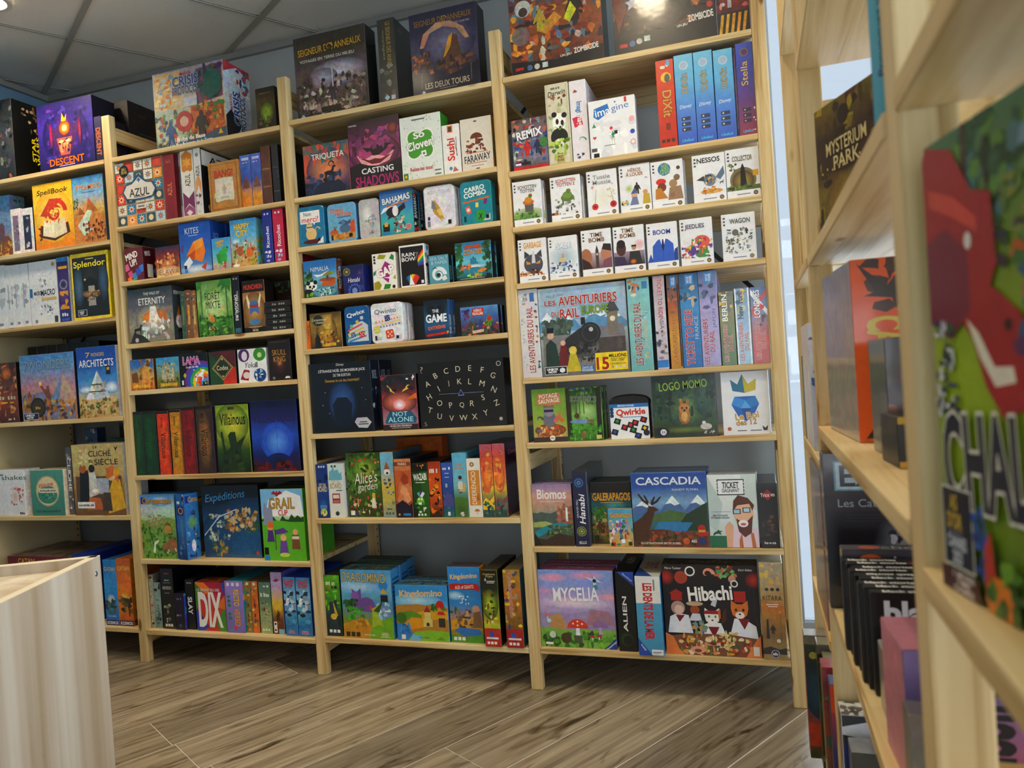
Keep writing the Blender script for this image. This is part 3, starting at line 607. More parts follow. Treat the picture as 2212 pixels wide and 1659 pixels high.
B('cliche','7a5a34:a8844c:c8b070:b8a878',[P_([(0,.55),(.5,.75),(1,.62),(1,1),(0,1)],'c9b679'),R_(.05,.15,.95,.55,'6a5238'),P_([(.1,.1),(.14,.62),(.3,.64),(.36,.3),(.5,.1)],'2a2628'),C_(.2,.66,.07,'b86a3a'),P_([(.3,.25),(.32,.6),(.44,.62),(.5,.3)],'d8d4d0'),C_(.38,.66,.06,'2a2424'),R_(.46,.3,.7,.52,'b0b8c8'),P_([(.66,.02),(.68,.3),(.78,.5),(.92,.5),(1,.1)],'e0b428'),C_(.76,.56,.085,'e8b890'),P_([(.66,.5),(.66,.66),(.8,.7),(.9,.55),(.88,.42),(.82,.56)],'d8783a'),P_([(.26,.08),(.3,.26),(.52,.24),(.56,.08)],'c8743a'),P_([(.55,.06),(.58,.32),(.72,.32),(.74,.06)],'5a4a3a'),E_(.42,.34,.1,.05,'ffffff','c8b8a0'),STAR(.42,.35,.05,'fff',4,.3),SC_(.16,.72,.4,.92,9,.06,'e8e0a8 c8bc80',3),C_(.28,.82,.06,'d8d090'),C_(.86,.6,.06,'f0b020'),R_(.06,.1,.4,.19,'f2f2ee'),G_('L EPREUVE DU TEMPS',.23,.145,.3,.03,'3a3a3a',6),T_('LE',.48,.96,.08,.03,'3a2c24'),T_('CLICHÉ',.56,.88,.44,.1,'3a2a28',b=.004),T_('SIÈCLE',.68,.76,.46,.1,'3a2a28',b=.004),T_('DU',.38,.76,.07,.04,'3a2a28'),P_([(.84,.98),(.88,.9),(.93,.98),(.88,.94)],'1a1a20')],'party scene box with a woman in a yellow dress',side='dcdcd8',top='c8c4bc',m=.3)
B('cblue','1d6fc0:3a98dc:3f9de0:2a80c8',[C_(.5,.4,.3,'e8e8d8','8ab8d0'),SC_(.05,.2,.95,.36,12,.22,'3a5a6a 5a7a70 2a4a58',3),R_(0,0,1,.08,'1c2c70'),T_('KOSMOS',.5,.04,.84,.045,'f0f0f8',b=.02),T_('CATAN',.5,.86,.84,.06,'d8c890',b=.012),T_('Le jeu',.5,.14,.6,.03,'d8e0e8')],'light blue tall spine standing behind the pale counter',side='d8a028',top='2a80c8',g=1,m=.3)
B('corange','c8681c:e88a1e:e88418:c86a18',[C_(.5,.42,.3,'ffe050','e89a28'),SC_(.05,.2,.95,.4,14,.22,'4a4a20 7a5a28 3a3018 9a7a30',5),R_(0,0,1,.08,'1c2460'),T_('KOSMOS',.5,.04,.84,.045,'f0f0f8',b=.02),T_('CATAN',.5,.86,.84,.06,'f0d060',b=.012)],'orange tall spine with a yellow sun behind the pale counter',side='c07818',top='e0801c',g=1,m=.35,sart=[SC_(0,0,1,.5,20,.12,'4a4020 8a6428 3a3420',5)])
B('catanbig','7a1c22:8c2428:80202a',[T_('CATAN',.3,.93,.26,.08,'e8b83a',b=.02,o='4a1014'),SC_(.6,.8,.95,.95,8,.05,'a84a3a 6a1a20',3)],'large crimson box with gold lettering behind the pale counter',side='6a1a20',top='8f7a6a',tart=[SC_(0,0,1,1,24,.1,'a89078 6a4a3a 3a3028 8a7058',3)],m=.3)
B('catanlid','22409a',[T_('KOSMOS',.5,.5,.7,.5,'e8ecf8',180,.02)],'small blue box end with upside-down white lettering',side='1c3688',top='2a4cb0')
B('redflat','4a1f1e',[R_(0,0,1,1,'54221f')],'dark red flat box lying behind the two tall spines',side='441a1a',top='5a2622')
B('greenmini','14502a',[G_('GREEN\nNOTES',.45,.7,.6,.25,'7ac08a')],'small dark green box standing on the white stack',side='0f4022',top='1a5a34')
B('bluemini','3a5a78',[SC_(0,0,1,1,18,.2,'c8d0d8 2a4058 88a0b0 e8e8e8',4),E_(.6,.4,.3,.2,'c8b838')],'small blue and white box beside the dark green one',side='2c4660',m=.5)
B('greyflat','8f9296',[R_(.05,.3,.95,.7,'a8acb0')],'thin grey flat box lying across the boxes',side='85888c',top='a4a8ac',g=1)
B('browncase','3a1d18',[R_(.02,.1,.98,.9,'44231c')],'dark reddish flat case lying at the back of a shelf',side='301814',top='3a201a',g=1)
for i in range(7): B('rowb%d'%i,'15181c',[R_(.15,.6,.85,.9,'1f2a48'),R_(.2,.2,.8,.3,'2a2c34')],('first','second','third','fourth','fifth','sixth','seventh')[i]+' slim black spine in the row behind the sunset pyramid box',side='101216')

# ---- bay with the patchwork tile game
B('crisis','5a7a98:c8b088:d8c8a0:c8c0b0:a8a0b0',[P_([(.02,.55),(.36,.5),(.4,.98),(.02,.98)],'dcb87a'),P_([(.02,.1),(.45,.06),(.48,.48),(.02,.52)],'b8c8b0'),P_([(.6,.5),(.98,.55),(.98,.98),(.62,.95)],'8a5a78'),P_([(.5,.06),(.98,.1),(.98,.5),(.52,.48)],'c8703a'),SC_(.04,.55,.36,.92,22,.06,'e8b860 d8783a b8d0d8 f0d8a0 7aa0b8',3),SC_(.62,.55,.98,.95,20,.07,'2f6a5a 3a8070 5a3a6a c04a38 2a5048',4),SC_(.5,.1,.98,.5,22,.07,'e07a30 b04a28 5a8a48 8a3a28 d8a048',5),SC_(.02,.06,.48,.45,22,.06,'5a7a98 d8c8a0 8a9a58 c8583a 3a4a68',6),I_(.83,.72,.16,[(-.9,-.5),(-.5,.9),(.5,1),(1,.2),(.7,-.7),(-.2,-1)],'2f7060'),C_(.42,.32,.12,'c03038'),C_(.42,.32,.06,'d8b8a0'),I_(.22,.22,.13,MAN,'2f5a98'),I_(.66,.26,.16,MAN,'2a2a30'),R_(.42,.5,.62,.62,'d0d0d4'),P_([(0,0),(1,0),(1,.16),(.5,.06),(0,.04)],'3f5a72'),T_('Boîte de Base',.5,.1,.4,.05,'fff',b=.02),T_('Les Plus Puissants de la Terre',.5,.035,.6,.04,'fff',b=.012),T_('MARVEL',.48,.93,.16,.04,'d04038'),T_('CRISIS',.47,.84,.36,.12,'2f4f94',b=.025,o='c8d0d8'),T_('PROTOCOL',.47,.72,.38,.1,'3a4a80',b=.025,o='d0d4d8'),STAR(.92,.1,.04,'e8b820',3,.5)],'big comic-panel box with blue block lettering on the topmost shelf',side='c8d2de',top='b8b0a0',sart=[P_([(0,0),(.3,0),(.6,.25),(.2,.4),(0,.3)],'2a2a30'),P_([(.0,.86),(.5,.98),(1,.9),(1,1),(0,1)],'c04048'),SC_(.5,.6,1,.95,10,.12,'d04a40 e8e8e8 2a4a80 3a8090',3),T_('CRISIS',.42,.44,.22,.42,'2a4f9a',90,.025,o='d8dce4'),T_('PROTOCOL',.66,.4,.2,.46,'33508c',90,.025,o='d8dce4'),T_('MARVEL',.22,.5,.09,.22,'d84a48',90)],m=.35)
B('orc','20180e:3f3a12:5a4a14:1e1812',[E_(.55,.42,.4,.26,'9ab02a','3a3a10'),I_(.52,.38,.26,MAN,'8aa830'),SC_(.1,.05,.9,.3,14,.1,'5a6a1c 2a2a10 7a5a20',3),R_(.2,.86,.8,.88,'8a7a48')],'small dark box with a green armoured monster',side='1a1410',m=.5)
_tiles=[]
_r=random.Random(11)
for _j in range(6):
    for _i in range(5):
        _x,_y=_i/5+.01,_j/6+.01; _c=('d9492c','e8e2d2','c9d4d8','f0a030','e4ddcc','3f86a8')[(_i*2+_j*3+_r.randint(0,1))%6]
        _cx,_cy=_x+.09,_y+.075; _d=('2f7fa8' if _c in('e8e2d2','c9d4d8') else 'f4e8c8' if _c!='e4ddcc' else '5a6878')
        _tiles+=[R_(_x,_y,_x+.18,_y+.147,_c),STAR(_cx,_cy,.075,_d,8,.4),C_(_cx,_cy,.025,'e88a28' if _d!='f4e8c8' else 'c8402a')]
        if (_i+_j)%3==0: _tiles+=[R_(_x,_y,_x+.18,_y+.147,'cf4a34' if _j%2 else '46606e'),C_(_cx,_cy,.05,'e8d8b0' if not _j%2 else 'd8583c')]
B('azul','b8ac98',_tiles+[I_(.5,.52,.36,[(-1,.0),(-.8,.35),(-.45,.42),(-.2,.62),(0,.85),(.2,.62),(.45,.42),(.8,.35),(1,0),(.8,-.35),(.3,-.42),(-.3,-.42),(-.8,-.35)],'2f5f86'),I_(.5,.52,.33,[(-1,.0),(-.8,.33),(-.45,.38),(-.2,.55),(0,.72),(.2,.55),(.45,.38),(.8,.33),(1,0),(.8,-.33),(.3,-.38),(-.3,-.38),(-.8,-.33)],'ded9d0'),STAR(.5,.69,.05,'3a78b0',4,.5),T_('AZUL',.5,.5,.42,.12,'2c3138',b=.012),R_(.38,.42,.62,.435,'8a7a68'),R_(.42,.24,.62,.31,'e6e2d8'),R_(.45,.26,.59,.29,'8a8a88'),C_(.2,.86,.1,'1c1c1c'),T_('JEU\n2018',.2,.86,.12,None,'c8b060')],'patchwork ceramic-tile patterned square box',side='c9bfae',m=.1)
B('azred','8c1f28:a02a30:8f2228',[R_(.3,.86,.7,.92,'b86a58'),R_(.33,.865,.67,.915,'8f2228'),G_('D-BG',.5,.89,.3,.02,'d8a888'),T_('AZUL',.5,.46,.4,.2,'e0a070',90,.005),R_(.1,.02,.13,.98,'b04a48'),R_(.87,.02,.9,.98,'b04a48')],'dark red glossy spine beside the patchwork tile box',side='701820',g=1,m=.15)
B('azthin','c8ccd0',[R_(.2,.2,.8,.8,'20242a')],'very thin white and black spine behind the dark red one',side='b8bcc0')
B('azpur','e8e6e0',[I_(.5,.82,.42,[(-1,-1.2),(-1,1.2),(0,1.9),(1,1.2),(1,-1.2),(0,-1.9)],'d8902a'),STAR(.5,.82,.4,'e8b050',6,.5),P_([(.05,.4),(.5,.5),(.95,.4),(.95,.66),(.5,.7),(.05,.66)],'e8e4da'),T_('AZUL',.5,.55,.4,.18,'26262c',90,.01),P_([(.05,.1),(.05,.38),(.5,.28),(.95,.38),(.95,.1),(.5,.2)],'8a3a6a'),P_([(.05,.02),(.05,.1),(.5,.18),(.95,.1),(.95,.02)],'a85a86'),I_(.5,.06,.25,[(-1,0),(0,.8),(1,0),(0,-.8)],'e8e0d8')],'white spine with gold and plum leaf shapes',side='d4d4d0',g=1,m=.1)
B('azwhite','dcdcd8',[I_(.5,.9,.35,star_pts(6,.5),'8a8a92'),T_('AZUL',.5,.66,.5,.16,'2a2a30',90),P_([(.1,.3),(.5,.45),(.9,.3),(.9,.5),(.5,.6),(.1,.5)],'e0a060'),SC_(.1,.05,.9,.3,7,.25,'8a3a6a c8c8c4 b86a8a',3)],'narrow white spine with a dark patterned side',side='23242a',g=1,m=.1,sart=[R_(.02,.75,.98,.98,'d8d8d4'),T_('AZUL',.5,.86,.6,.1,'26262c'),SC_(.05,.05,.95,.7,12,.12,'3a3a44 8a3a5a c8a070 2a2a30',2)])
B('bang','b07a34:c48f46:b9853c',[R_(.06,.05,.94,.95,'8a5c26'),R_(.08,.06,.92,.94,'bf8a42'),R_(.2,.22,.8,.66,'d8d2c0'),P_([(.2,.22),(.24,.19),(.5,.22),(.8,.2),(.82,.3),(.8,.66),(.5,.68),(.2,.66)],'dcd6c6'),I_(.5,.45,.14,MAN,'b8b2a0'),LINES(.26,.31,2,'a09a88',.3,.7),STAR(.24,.32,.12,'d8ccae',9,.6),T_('BANG!',.5,.76,.6,.14,'c8301c',b=.03)],'wooden-looking box with a wanted poster',side='b8853f',top='c8964c',m=.25)
for i,k in enumerate(('pyr1','pyr2')): B(k,'d88a20:e8a030:4a60b0:5070c8:5a80d8',[I_(.5,.46,.42,[(-1,-1),(-.5,.6),(0,1.5),(.5,.5),(1,-1)],'8a5a48'),R_(.1,.02,.9,.24,'e89c28'),R_(.15,.9,.85,.95,'c8d0e8'),G_('7e jour',.5,.86,.6,.03,'e8e0f0')],('left','right')[i]+' one of the twin blue spines with orange desert at the base',side='3a4a80',g=1,m=.4)
B('brown','5a3a24:7a5034:5e3c26',[R_(.1,.6,.9,.62,'a87a50'),R_(.1,.3,.9,.32,'a87a50'),R_(.2,.35,.8,.58,'6a452c')],'brown leather-look spine with stitched bands',side='4a2f1e',g=1,m=.4)
B('blackb','22242a:33363e:1e2026',[R_(.1,.6,.9,.62,'5a5e68'),R_(.1,.2,.9,.22,'5a5e68'),SC_(.1,.25,.9,.55,6,.25,'4a4e58 2a2c32',2)],'black leather-look spine against the upright',side='1a1c20',g=1,m=.4)
B('mindup','6a1f2c:742434',[T_('MIND\nUP!',.42,.66,.66,.4,'f4f0ea',14,.03),R_(.0,.0,.9,.28,'742434'),I_(.28,.2,.17,[(-.7,-.9),(.7,-.9),(.7,.9),(-.7,.9)],'e05a88',18),I_(.5,.14,.17,[(-.7,-.9),(.7,-.9),(.7,.9),(-.7,.9)],'4a90c8',18),I_(.72,.27,.17,[(-.7,-.9),(.7,-.9),(.7,.9),(-.7,.9)],'4060c0',18),I_(.92,.36,.17,[(-.7,-.9),(.7,-.9),(.7,.9),(-.7,.9)],'5088d8',18),I_(.1,.42,.16,[(-.7,-.9),(.7,-.9),(.7,.9),(-.7,.9)],'e070a0',18),I_(.24,.03,.16,[(-.7,-.9),(.7,-.9),(.7,.9),(-.7,.9)],'f08030',18),I_(.5,-.02,.16,[(-.7,-.9),(.7,-.9),(.7,.9),(-.7,.9)],'60b048',18)],'small maroon box with a path of coloured number squares',side='5a1a28',sart=[T_('MIND',.25,.82,.3,.14,'e8e4de',10),R_(.2,.1,.5,.5,'e8e0d8'),P_([(.5,.3),(.75,.5),(.95,.2),(.8,.05)],'3a80b8'),P_([(.6,.55),(.85,.8),(.95,.6),(.75,.4)],'e0c048')],m=.1)
B('elawa','e8c890:c8703a:8a3a2a:3a3058',[E_(.5,.42,.46,.3,'e8a060','6a3030'),SC_(.05,.35,.95,.7,24,.09,'f0c080 c86a38 8a3a28 e89a58',3),E_(.5,.2,.5,.16,'f4dcb0','d89a60'),T_('ELAWA',.55,.16,.84,.16,'7a4424',b=.0,o='f4e0b8'),C_(.55,.75,.05,'f0a080')],'small dark box with a glowing campfire picture',side='3a2a30',m=.45)
B('kites','7aa8d0:3f7cc8:2a66c0:2f6cc8',[E_(.5,.08,.6,.1,'e8eef2','5a94d0'),P_([(.2,.35),(.45,.62),(.75,.68),(.82,.4),(.7,.2)],'f08a1e'),P_([(.45,.62),(.75,.68),(.72,.5),(.5,.45)],'f0a838'),P_([(.2,.35),(.5,.45),(.45,.25)],'c85a1a'),P_([(.1,.2),(.3,.34),(.4,.22),(.2,.08)],'e8eef4'),P_([(.66,.1),(.84,.2),(.8,.04)],'d04a30'),P_([(0,.5),(.15,.62),(.1,.4)],'6a4a9a'),T_('KITES',.42,.84,.44,.12,'e8f0f8',b=.0),R_(.3,.74,.6,.752,'b8d0e8'),R_(.12,.1,.2,.17,'1a1a1a'),R_(.12,.02,.22,.09,'2f90c8')],'blue sky box with orange kites',side='2456a8',top='2a5ab0',sart=[T_('KITES',.35,.62,.3,.3,'6a9ad8',90)],m=.15)
B('hcdino','c8b078:88c8d0:58b0d8:4aa0d8',[E_(.55,.38,.26,.24,'3fae4a'),E_(.7,.6,.16,.12,'48b854'),P_([(.3,.2),(.2,.5),(.4,.5),(.45,.2)],'3aa048'),SC_(0,.0,1,.2,14,.1,'e0a0a0 8ab0d8 d8c080 c85a50',3),T_('HAPPY\nCITY',.45,.82,.46,.2,'f0c020',b=.03,o='3a2a10'),C_(.86,.68,.05,'2a60a0')],'small box with a green dinosaur',side='b88ab0',m=.2)
B('happy','d8a858:b8c8a0:6ab8e0:48a0dc',[T_('HAPPY\nCITY',.46,.78,.6,.26,'f4cc28',b=.03,o='2a2410'),E_(.2,.55,.2,.06,'e8f0f4','70b8e0'),SC_(.02,.08,.98,.52,44,.08,'e07a38 d8b048 a0502a e8d8a8 c03a30 5a8a48 f0a060',6),E_(.72,.28,.13,.09,'e07a28'),E_(.35,.34,.12,.1,'b86a38'),SC_(.7,.04,.98,.16,6,.07,'d8c020 b0a018',3),R_(.05,.02,.3,.07,'f0f0e8')],'bright town scene box with bold yellow bubble lettering',side='7ac0d0',m=.3,sart=[SC_(0,0,1,.6,16,.25,'8ab048 d8b040 5a9ac0',4)])
for k,c,c2,lb in (('rico1','2a3a9a','20307f','blue'),('rico2','c82a58','a81f48','crimson')): B(k,c,[T_('Ricochet',.5,.5,.36,.4,'f0f0f8',90,.012),C_(.3,.93,.1,'d8d8e8'),C_(.65,.93,.1,'d8d8e8'),SC_(.2,.05,.8,.22,7,.2,'e8e8f8 b0b0d8 6a6ab0',3)],lb+' narrow spine with white sideways lettering at the end of its shelf',side=c2,m=.12)
B('vale','8a8a78:a09a8a:6a7078:3f4a52',[E_(.55,.4,.4,.3,'e8e2d8','7a7a70'),P_([(.5,.6),(.3,.5),(.34,.34),(.5,.42)],'d88a38'),P_([(.62,.62),(.85,.56),(.88,.38),(.7,.42)],'c87a40'),P_([(.5,.66),(.62,.66),(.7,.36),(.58,.28),(.46,.38)],'f0ece6'),SC_(.3,.1,.9,.4,18,.08,'e8e4da c8c0ac f4f0ea',3),E_(.85,.6,.18,.04,'b08888','8a8a80'),P_([(0,0),(.1,.2),(.3,.14),(.46,0)],'3a3a38'),I_(.2,.24,.09,QUAD,'2a2a2a'),C_(.16,.06,.04,'c8c8c0'),C_(.86,.06,.04,'c8c8c0'),T_('THE VALE OF',.55,.9,.36,.05,'e8e4dc'),T_('ETERNITY',.55,.76,.6,.12,'f2f0ea',b=.005)],'grey misty box with a pale winged creature',side='3f464c',sart=[T_('ETERNITY',.5,.88,.7,.06,'e0dcd4'),P_([(.2,.4),(.5,.66),(.6,.3)],'c07a38'),E_(.5,.35,.3,.12,'d0ccc4'),I_(.5,.18,.2,QUAD,'22252a')],m=.4)
for k,c,c2,lb in (('sp1','4a6a4a','7a9a5a','green'),('sp2','8a5a2a','d8a848','gold'),('sp3','a8783a','e0c070','amber')): B(k,c,[SC_(.1,.05,.9,.95,12,.3,c2+' 5a3a6a '+c,4),R_(.3,.3,.7,.7,c2)],'thin '+lb+' spine beside the leafy forest box',side='3a3028',g=1,m=.4)
B('foret','2a5020:5a9a38:a8c878:6aa050',[E_(.5,.55,.45,.3,'d8e8b0','7ab050'),R_(.1,.3,.15,.95,'5a8a4a'),R_(.84,.3,.88,.98,'4a7a40'),R_(.28,.4,.31,.98,'88b070'),P_([(.7,1),(.6,.86),(.75,.9),(.7,.78),(.86,.88),(.95,.76),(1,.9),(1,1)],'3f8a3a'),P_([(0,1),(0,.82),(.14,.9),(.2,1)],'4a9040'),SC_(0,.02,1,.34,36,.1,'3a7a28 5a9a38 2a5a20 7ab048 4a8a30',5),E_(.42,.3,.07,.05,'e09040'),C_(.36,.36,.05,'e8a050'),P_([(.32,.38),(.33,.43),(.37,.4)],'d8883a'),SC_(.3,.1,.5,.16,4,.04,'d8d0b0 c04030',3),T_('FORÊT\nMIXTE',.46,.66,.44,.32,'2c3c20',b=-.004)],'leafy green forest box with a small fox',side='2f5a28',m=.35)
B('dinos','20242a',[T_('DINOSAURS',.45,.45,.4,.44,'e8ece8',-90,.02),T_('HAPPY LITTLE',.72,.55,.2,.36,'c8ccc8',-90),C_(.3,.95,.12,'c8c8c8'),C_(.7,.95,.12,'c8c8c8'),R_(.1,.02,.9,.1,'3a7a8a')],'narrow black spine with white sideways letters beside the forest box',side='16181c')
B('munch','5a3a1e:a07a40:b88a4a:1a0f0a',[R_(0,.78,1,1,'1c100c'),R_(0,0,1,.1,'1a0e0a'),E_(.5,.42,.5,.36,'c8a060','7a5426'),P_([(.16,.68),(.24,.46),(.36,.5),(.3,.6),(.22,.74)],'e8dcc0'),P_([(.84,.7),(.74,.48),(.62,.52),(.72,.62),(.8,.76)],'e8dcc0'),E_(.5,.54,.2,.08,'4a7ab0'),P_([(.3,.34),(.3,.54),(.7,.54),(.7,.34),(.56,.4),(.44,.4)],'4a7ab0'),R_(.3,.48,.7,.53,'b03028'),E_(.5,.2,.26,.06,'5a88b0'),T_('MUNCHKIN',.5,.88,.84,.09,'d84a2a',b=.02),R_(.2,.1,.8,.11,'d8c090'),T_('EDGE',.5,.04,.24,.03,'e8e0d0')],'dark box with a blue horned helmet',side='20120c',m=.2)
for i in range(5): B('rowg%d'%i,'3a2418',[SC_(.1,.75,.9,.98,4,.3,'5a8a4a 3a6a38',i),R_(.1,.05,.9,.7,'4a2a1a')],('first','second','third','fourth','fifth')[i]+' dark spine with a green top in the row behind the horned helmet box',side='2a1a12',top='3a2a1c')
for i in range(5): B('flat%d'%i,'24211f',[R_(.03,.1,.97,.9,'35312e'),R_(.05,.2,.95,.8,'26221f'),G_('xxxxxx',.55,.5,.5,.4,'a8a49c')],('bottom','second from bottom','middle','second from top','top')[i]+' one of the five flat black boxes stacked against the upright',side='1c1a18',top='302c28')
B('alex','b86a2a:e09a38:c8a858:4a88c8:3a74c0',[SC_(.4,.3,1,.98,22,.12,'c89a4a e0b868 a87434 8a5a28',3),I_(.68,.55,.2,[(-1,-1.6),(-.8,.2),(-.5,1),(.3,1.2),(.8,.5),(.9,-1.6)],'d8a850'),P_([(.05,.25),(.05,.55),(.3,.6),(.35,.25)],'8a5a30'),SC_(0,0,1,.2,14,.1,'c87a2a e0a040 a85a20',2),G_('Les Alexandrins',.45,.14,.76,.13,'f0c838',b=.02,o='4a2810')],'small orange desert box with a sphinx statue',side='7a4a20',m=.4)
B('temple','6a5a28:8a9a48:70b0c8:50a8dc',[CASTLE(.5,.5,.3,'c8c0a0','a8a890'),SC_(.1,.3,.9,.8,20,.08,'d8d0b8 9a9a80 7a6a48 b8b090',4),SC_(0,0,1,.3,20,.1,'6a7a30 8a6a30 4a5a28 a88840',2),G_('Le Lieu du Nil',.5,.14,.8,.13,'e8c838',b=.02,o='3a3010')],'small box with white temple towers above green jungle',side='4a4a28',m=.4)
B('lama','15131a',[E_(.75,.18,.62,.58,'7a3a9a'),E_(.77,.16,.53,.5,'3a60c8'),E_(.79,.14,.45,.42,'3fae5a'),E_(.81,.12,.37,.35,'f0d030'),E_(.83,.1,.29,.28,'f08030'),E_(.85,.08,.21,.2,'d83a3a'),E_(.87,.06,.13,.13,'15131a'),I_(.7,.3,.17,QUAD,'f2f0f4'),I_(.88,.16,.14,QUAD,'5aa0d8'),SC_(.45,.05,.95,.5,14,.05,'e84a9a 40c0d0 f0e050 fff',3),T_('LAMA',.42,.78,.6,.22,'c85ab0',b=.03,o='f4f0f8'),T_('Le jeu de dés',.44,.58,.44,.08,'f0f0f4'),P_([(.1,.34),(.16,.42),(.22,.34),(.16,.26)],'b8c838'),R_(.04,.06,.1,.2,'e8e8ec')],'black box with a rainbow and a white llama',side='1a1820',m=.1)
B('codex','2a4a2a:3a5a3a:2a4a44:5a2a28',[P_([(0,0),(.5,0),(.5,.5),(0,1)],'2f5a38'),P_([(.5,0),(1,0),(1,.5),(.6,.5)],'c83a1c'),P_([(.5,.5),(1,.5),(1,1),(.4,1)],'6a2a30'),I_(.5,.5,.4,[(-1,0),(0,1),(1,0),(0,-1)],'c8b078'),I_(.5,.5,.37,[(-1,0),(0,1),(1,0),(0,-1)],'2a3a28'),I_(.5,.5,.34,[(-1,0),(0,1),(1,0),(0,-1)],'a89058'),I_(.5,.5,.32,[(-1,0),(0,1),(1,0),(0,-1)],'2c3c2a'),T_('Codex',.5,.5,.44,.14,'e8d8a8',b=.005),STAR(.5,.76,.05,'c8b078',4),STAR(.5,.24,.05,'c8b078',4)],'green and red box with a gold diamond frame',side='20281e',m=.3)
B('yokai','eceef0',[E_(.22,.82,.2,.2,'5a3a7a'),E_(.24,.8,.1,.14,'e8dce8'),E_(.78,.82,.22,.2,'4a9a3a'),C_(.78,.8,.08,'c8e0a0'),P_([(.05,.1),(.2,.4),(.4,.36),(.34,.05)],'a82a3a'),E_(.28,.22,.12,.1,'e8d8dc'),E_(.76,.2,.22,.2,'2a5a9a'),SC_(.6,.08,.94,.34,9,.07,'8ab8e0 1a3a6a e8f0f8',3),T_('Yokai',.46,.52,.44,.16,'1c1c22',b=.0,it=.2),R_(.62,.44,.7,.6,'8a8a90')],'white box with four coloured spirit faces',side='dcdee2',m=.1)
B('skull','241c1c:3a2824:241d20',[E_(.5,.42,.42,.3,'5a3428','261d1e'),STAR(.5,.42,.22,'7a4a38',12,.35),STAR(.5,.42,.12,'c08048',10,.4),T_('SKULL\nKING',.5,.6,.64,.3,'c89a48',b=.0,o='2a1c18'),R_(.1,.93,.9,.945,'6a5a50'),C_(.2,.06,.06,'8a8078'),P_([(.7,.04),(.75,.09),(.9,.09),(.95,.04)],'e8e4dc')],'black box with gold gothic lettering and a sun burst',side='1a1516',m=.35)
for k,c,c2,t,lb in (('vg1','1f4a22','2c5a2a','2a6a30','first dark green spine of the storybook villains row'),('vg2','1d4722','2a5628','2a6830','second dark green spine of the storybook villains row'),('vor','d84a12','f06a1c','1a0c08','glowing orange spine of the storybook villains row'),('vye','c88a14','e0a820','1c1408','mustard yellow spine of the storybook villains row'),('vre','8a1a14','a82418','4a0c0a','dark red spine of the storybook villains row'),('vma','4a3420','b08040','1a100a','thick bronze spine of the storybook villains row')):
    B(k,c,[E_(.5,.5,.42,.46,c2,c),R_(0,0,.05,1,'1a1410'),R_(.95,0,1,1,'1a1410'),R_(0,.96,1,1,'221a12'),T_('Villainous',.5,.46,.42,.4,t,-90,.01),T_('Disney' if k!='vma' else 'MARVEL',.42,.82,.22,.15,t,-90)],lb,side='241a14' if k!='vma' else '4a3450',m=.5)
B('loki','16280e:3a5a18:b8c838:8aa828',[E_(.5,.72,.5,.3,'d8e048','5a7a1c'),R_(0,0,.03,1,'1c2a12'),P_([(.1,0),(.2,.3),(.14,.6),(.2,.62),(.28,.3),(.42,.38),(.36,.55),(.44,.6),(.58,.6),(.62,.44),(.9,.55),(.72,.36),(.8,0)],'2c4218'),SC_(.2,.0,.85,.3,12,.1,'24381a 3a5420 1c2c10',3),R_(.4,.93,.6,.975,'5a6a18'),T_('MARVEL',.5,.952,.17,.03,'1c2408'),T_('Villainous',.52,.79,.76,.17,'1a2008',b=.015)],'acid green box with a dark shadow shape',side='1a2812',m=.3)
B('vader','400a0c:1c2a70:2f58c0:24307a:16183a',[C_(.55,.42,.36,'5a9af0','2a50c0'),C_(.55,.42,.28,'6aa4f4','2f5ac8'),[R_(.545+.0*i,.1,.552,.74,'2a50b0') for i in range(1)],E_(.55,.1,.3,.16,'141a38','1c2a70'),SC_(0,0,1,.12,12,.12,'5a0c0c 7a1010 300608',3),T_('STAR\nWARS',.5,.94,.28,.07,'14183a',b=.02),T_('VILLAINOUS',.5,.76,.9,.13,'35285e',b=.012)],'deep blue box with a glowing round window above a red base',side='12142c',m=.2)
B('carca','4a7a2a:6a9a38:9ab860:c8dcd8:4a98d8',[E_(.6,.9,.3,.08,'f0f4f4','5aa0d8'),HILL(.62,.03,'8ab058',4),SC_(.2,.5,.7,.68,26,.05,'b8b090 8a9a58 c87a50 a8a078',3),SC_(0,.02,1,.5,44,.1,'5a8a30 7aa840 3f7028 8ab048 4a8030',6),P_([(.55,.2),(.9,.34),(1,.26),(1,.1),(.7,.12)],'a87850'),I_(.78,.46,.1,[(-1,-1),(-1,.4),(0,1.1),(1,.4),(1,-1)],'c8a050'),I_(.78,.52,.11,[(-1,0),(0,.8),(1,0)],'8a6a30'),P_([(.3,.1),(.36,.26),(.5,.3),(.48,.26),(.4,.22),(.36,.08)],'e8e4d8'),SC_(.7,.06,.98,.16,6,.05,'e0d8c0 7a9a48',2),R_(.03,.86,.16,.96,'24389a'),T_('Carcassonne',.5,.905,.84,.09,'d8a838',b=.012,o='5a3a14')],'green countryside box with little hedged fields and cottages',side='3a78b8',top='3f80c0',m=.35)
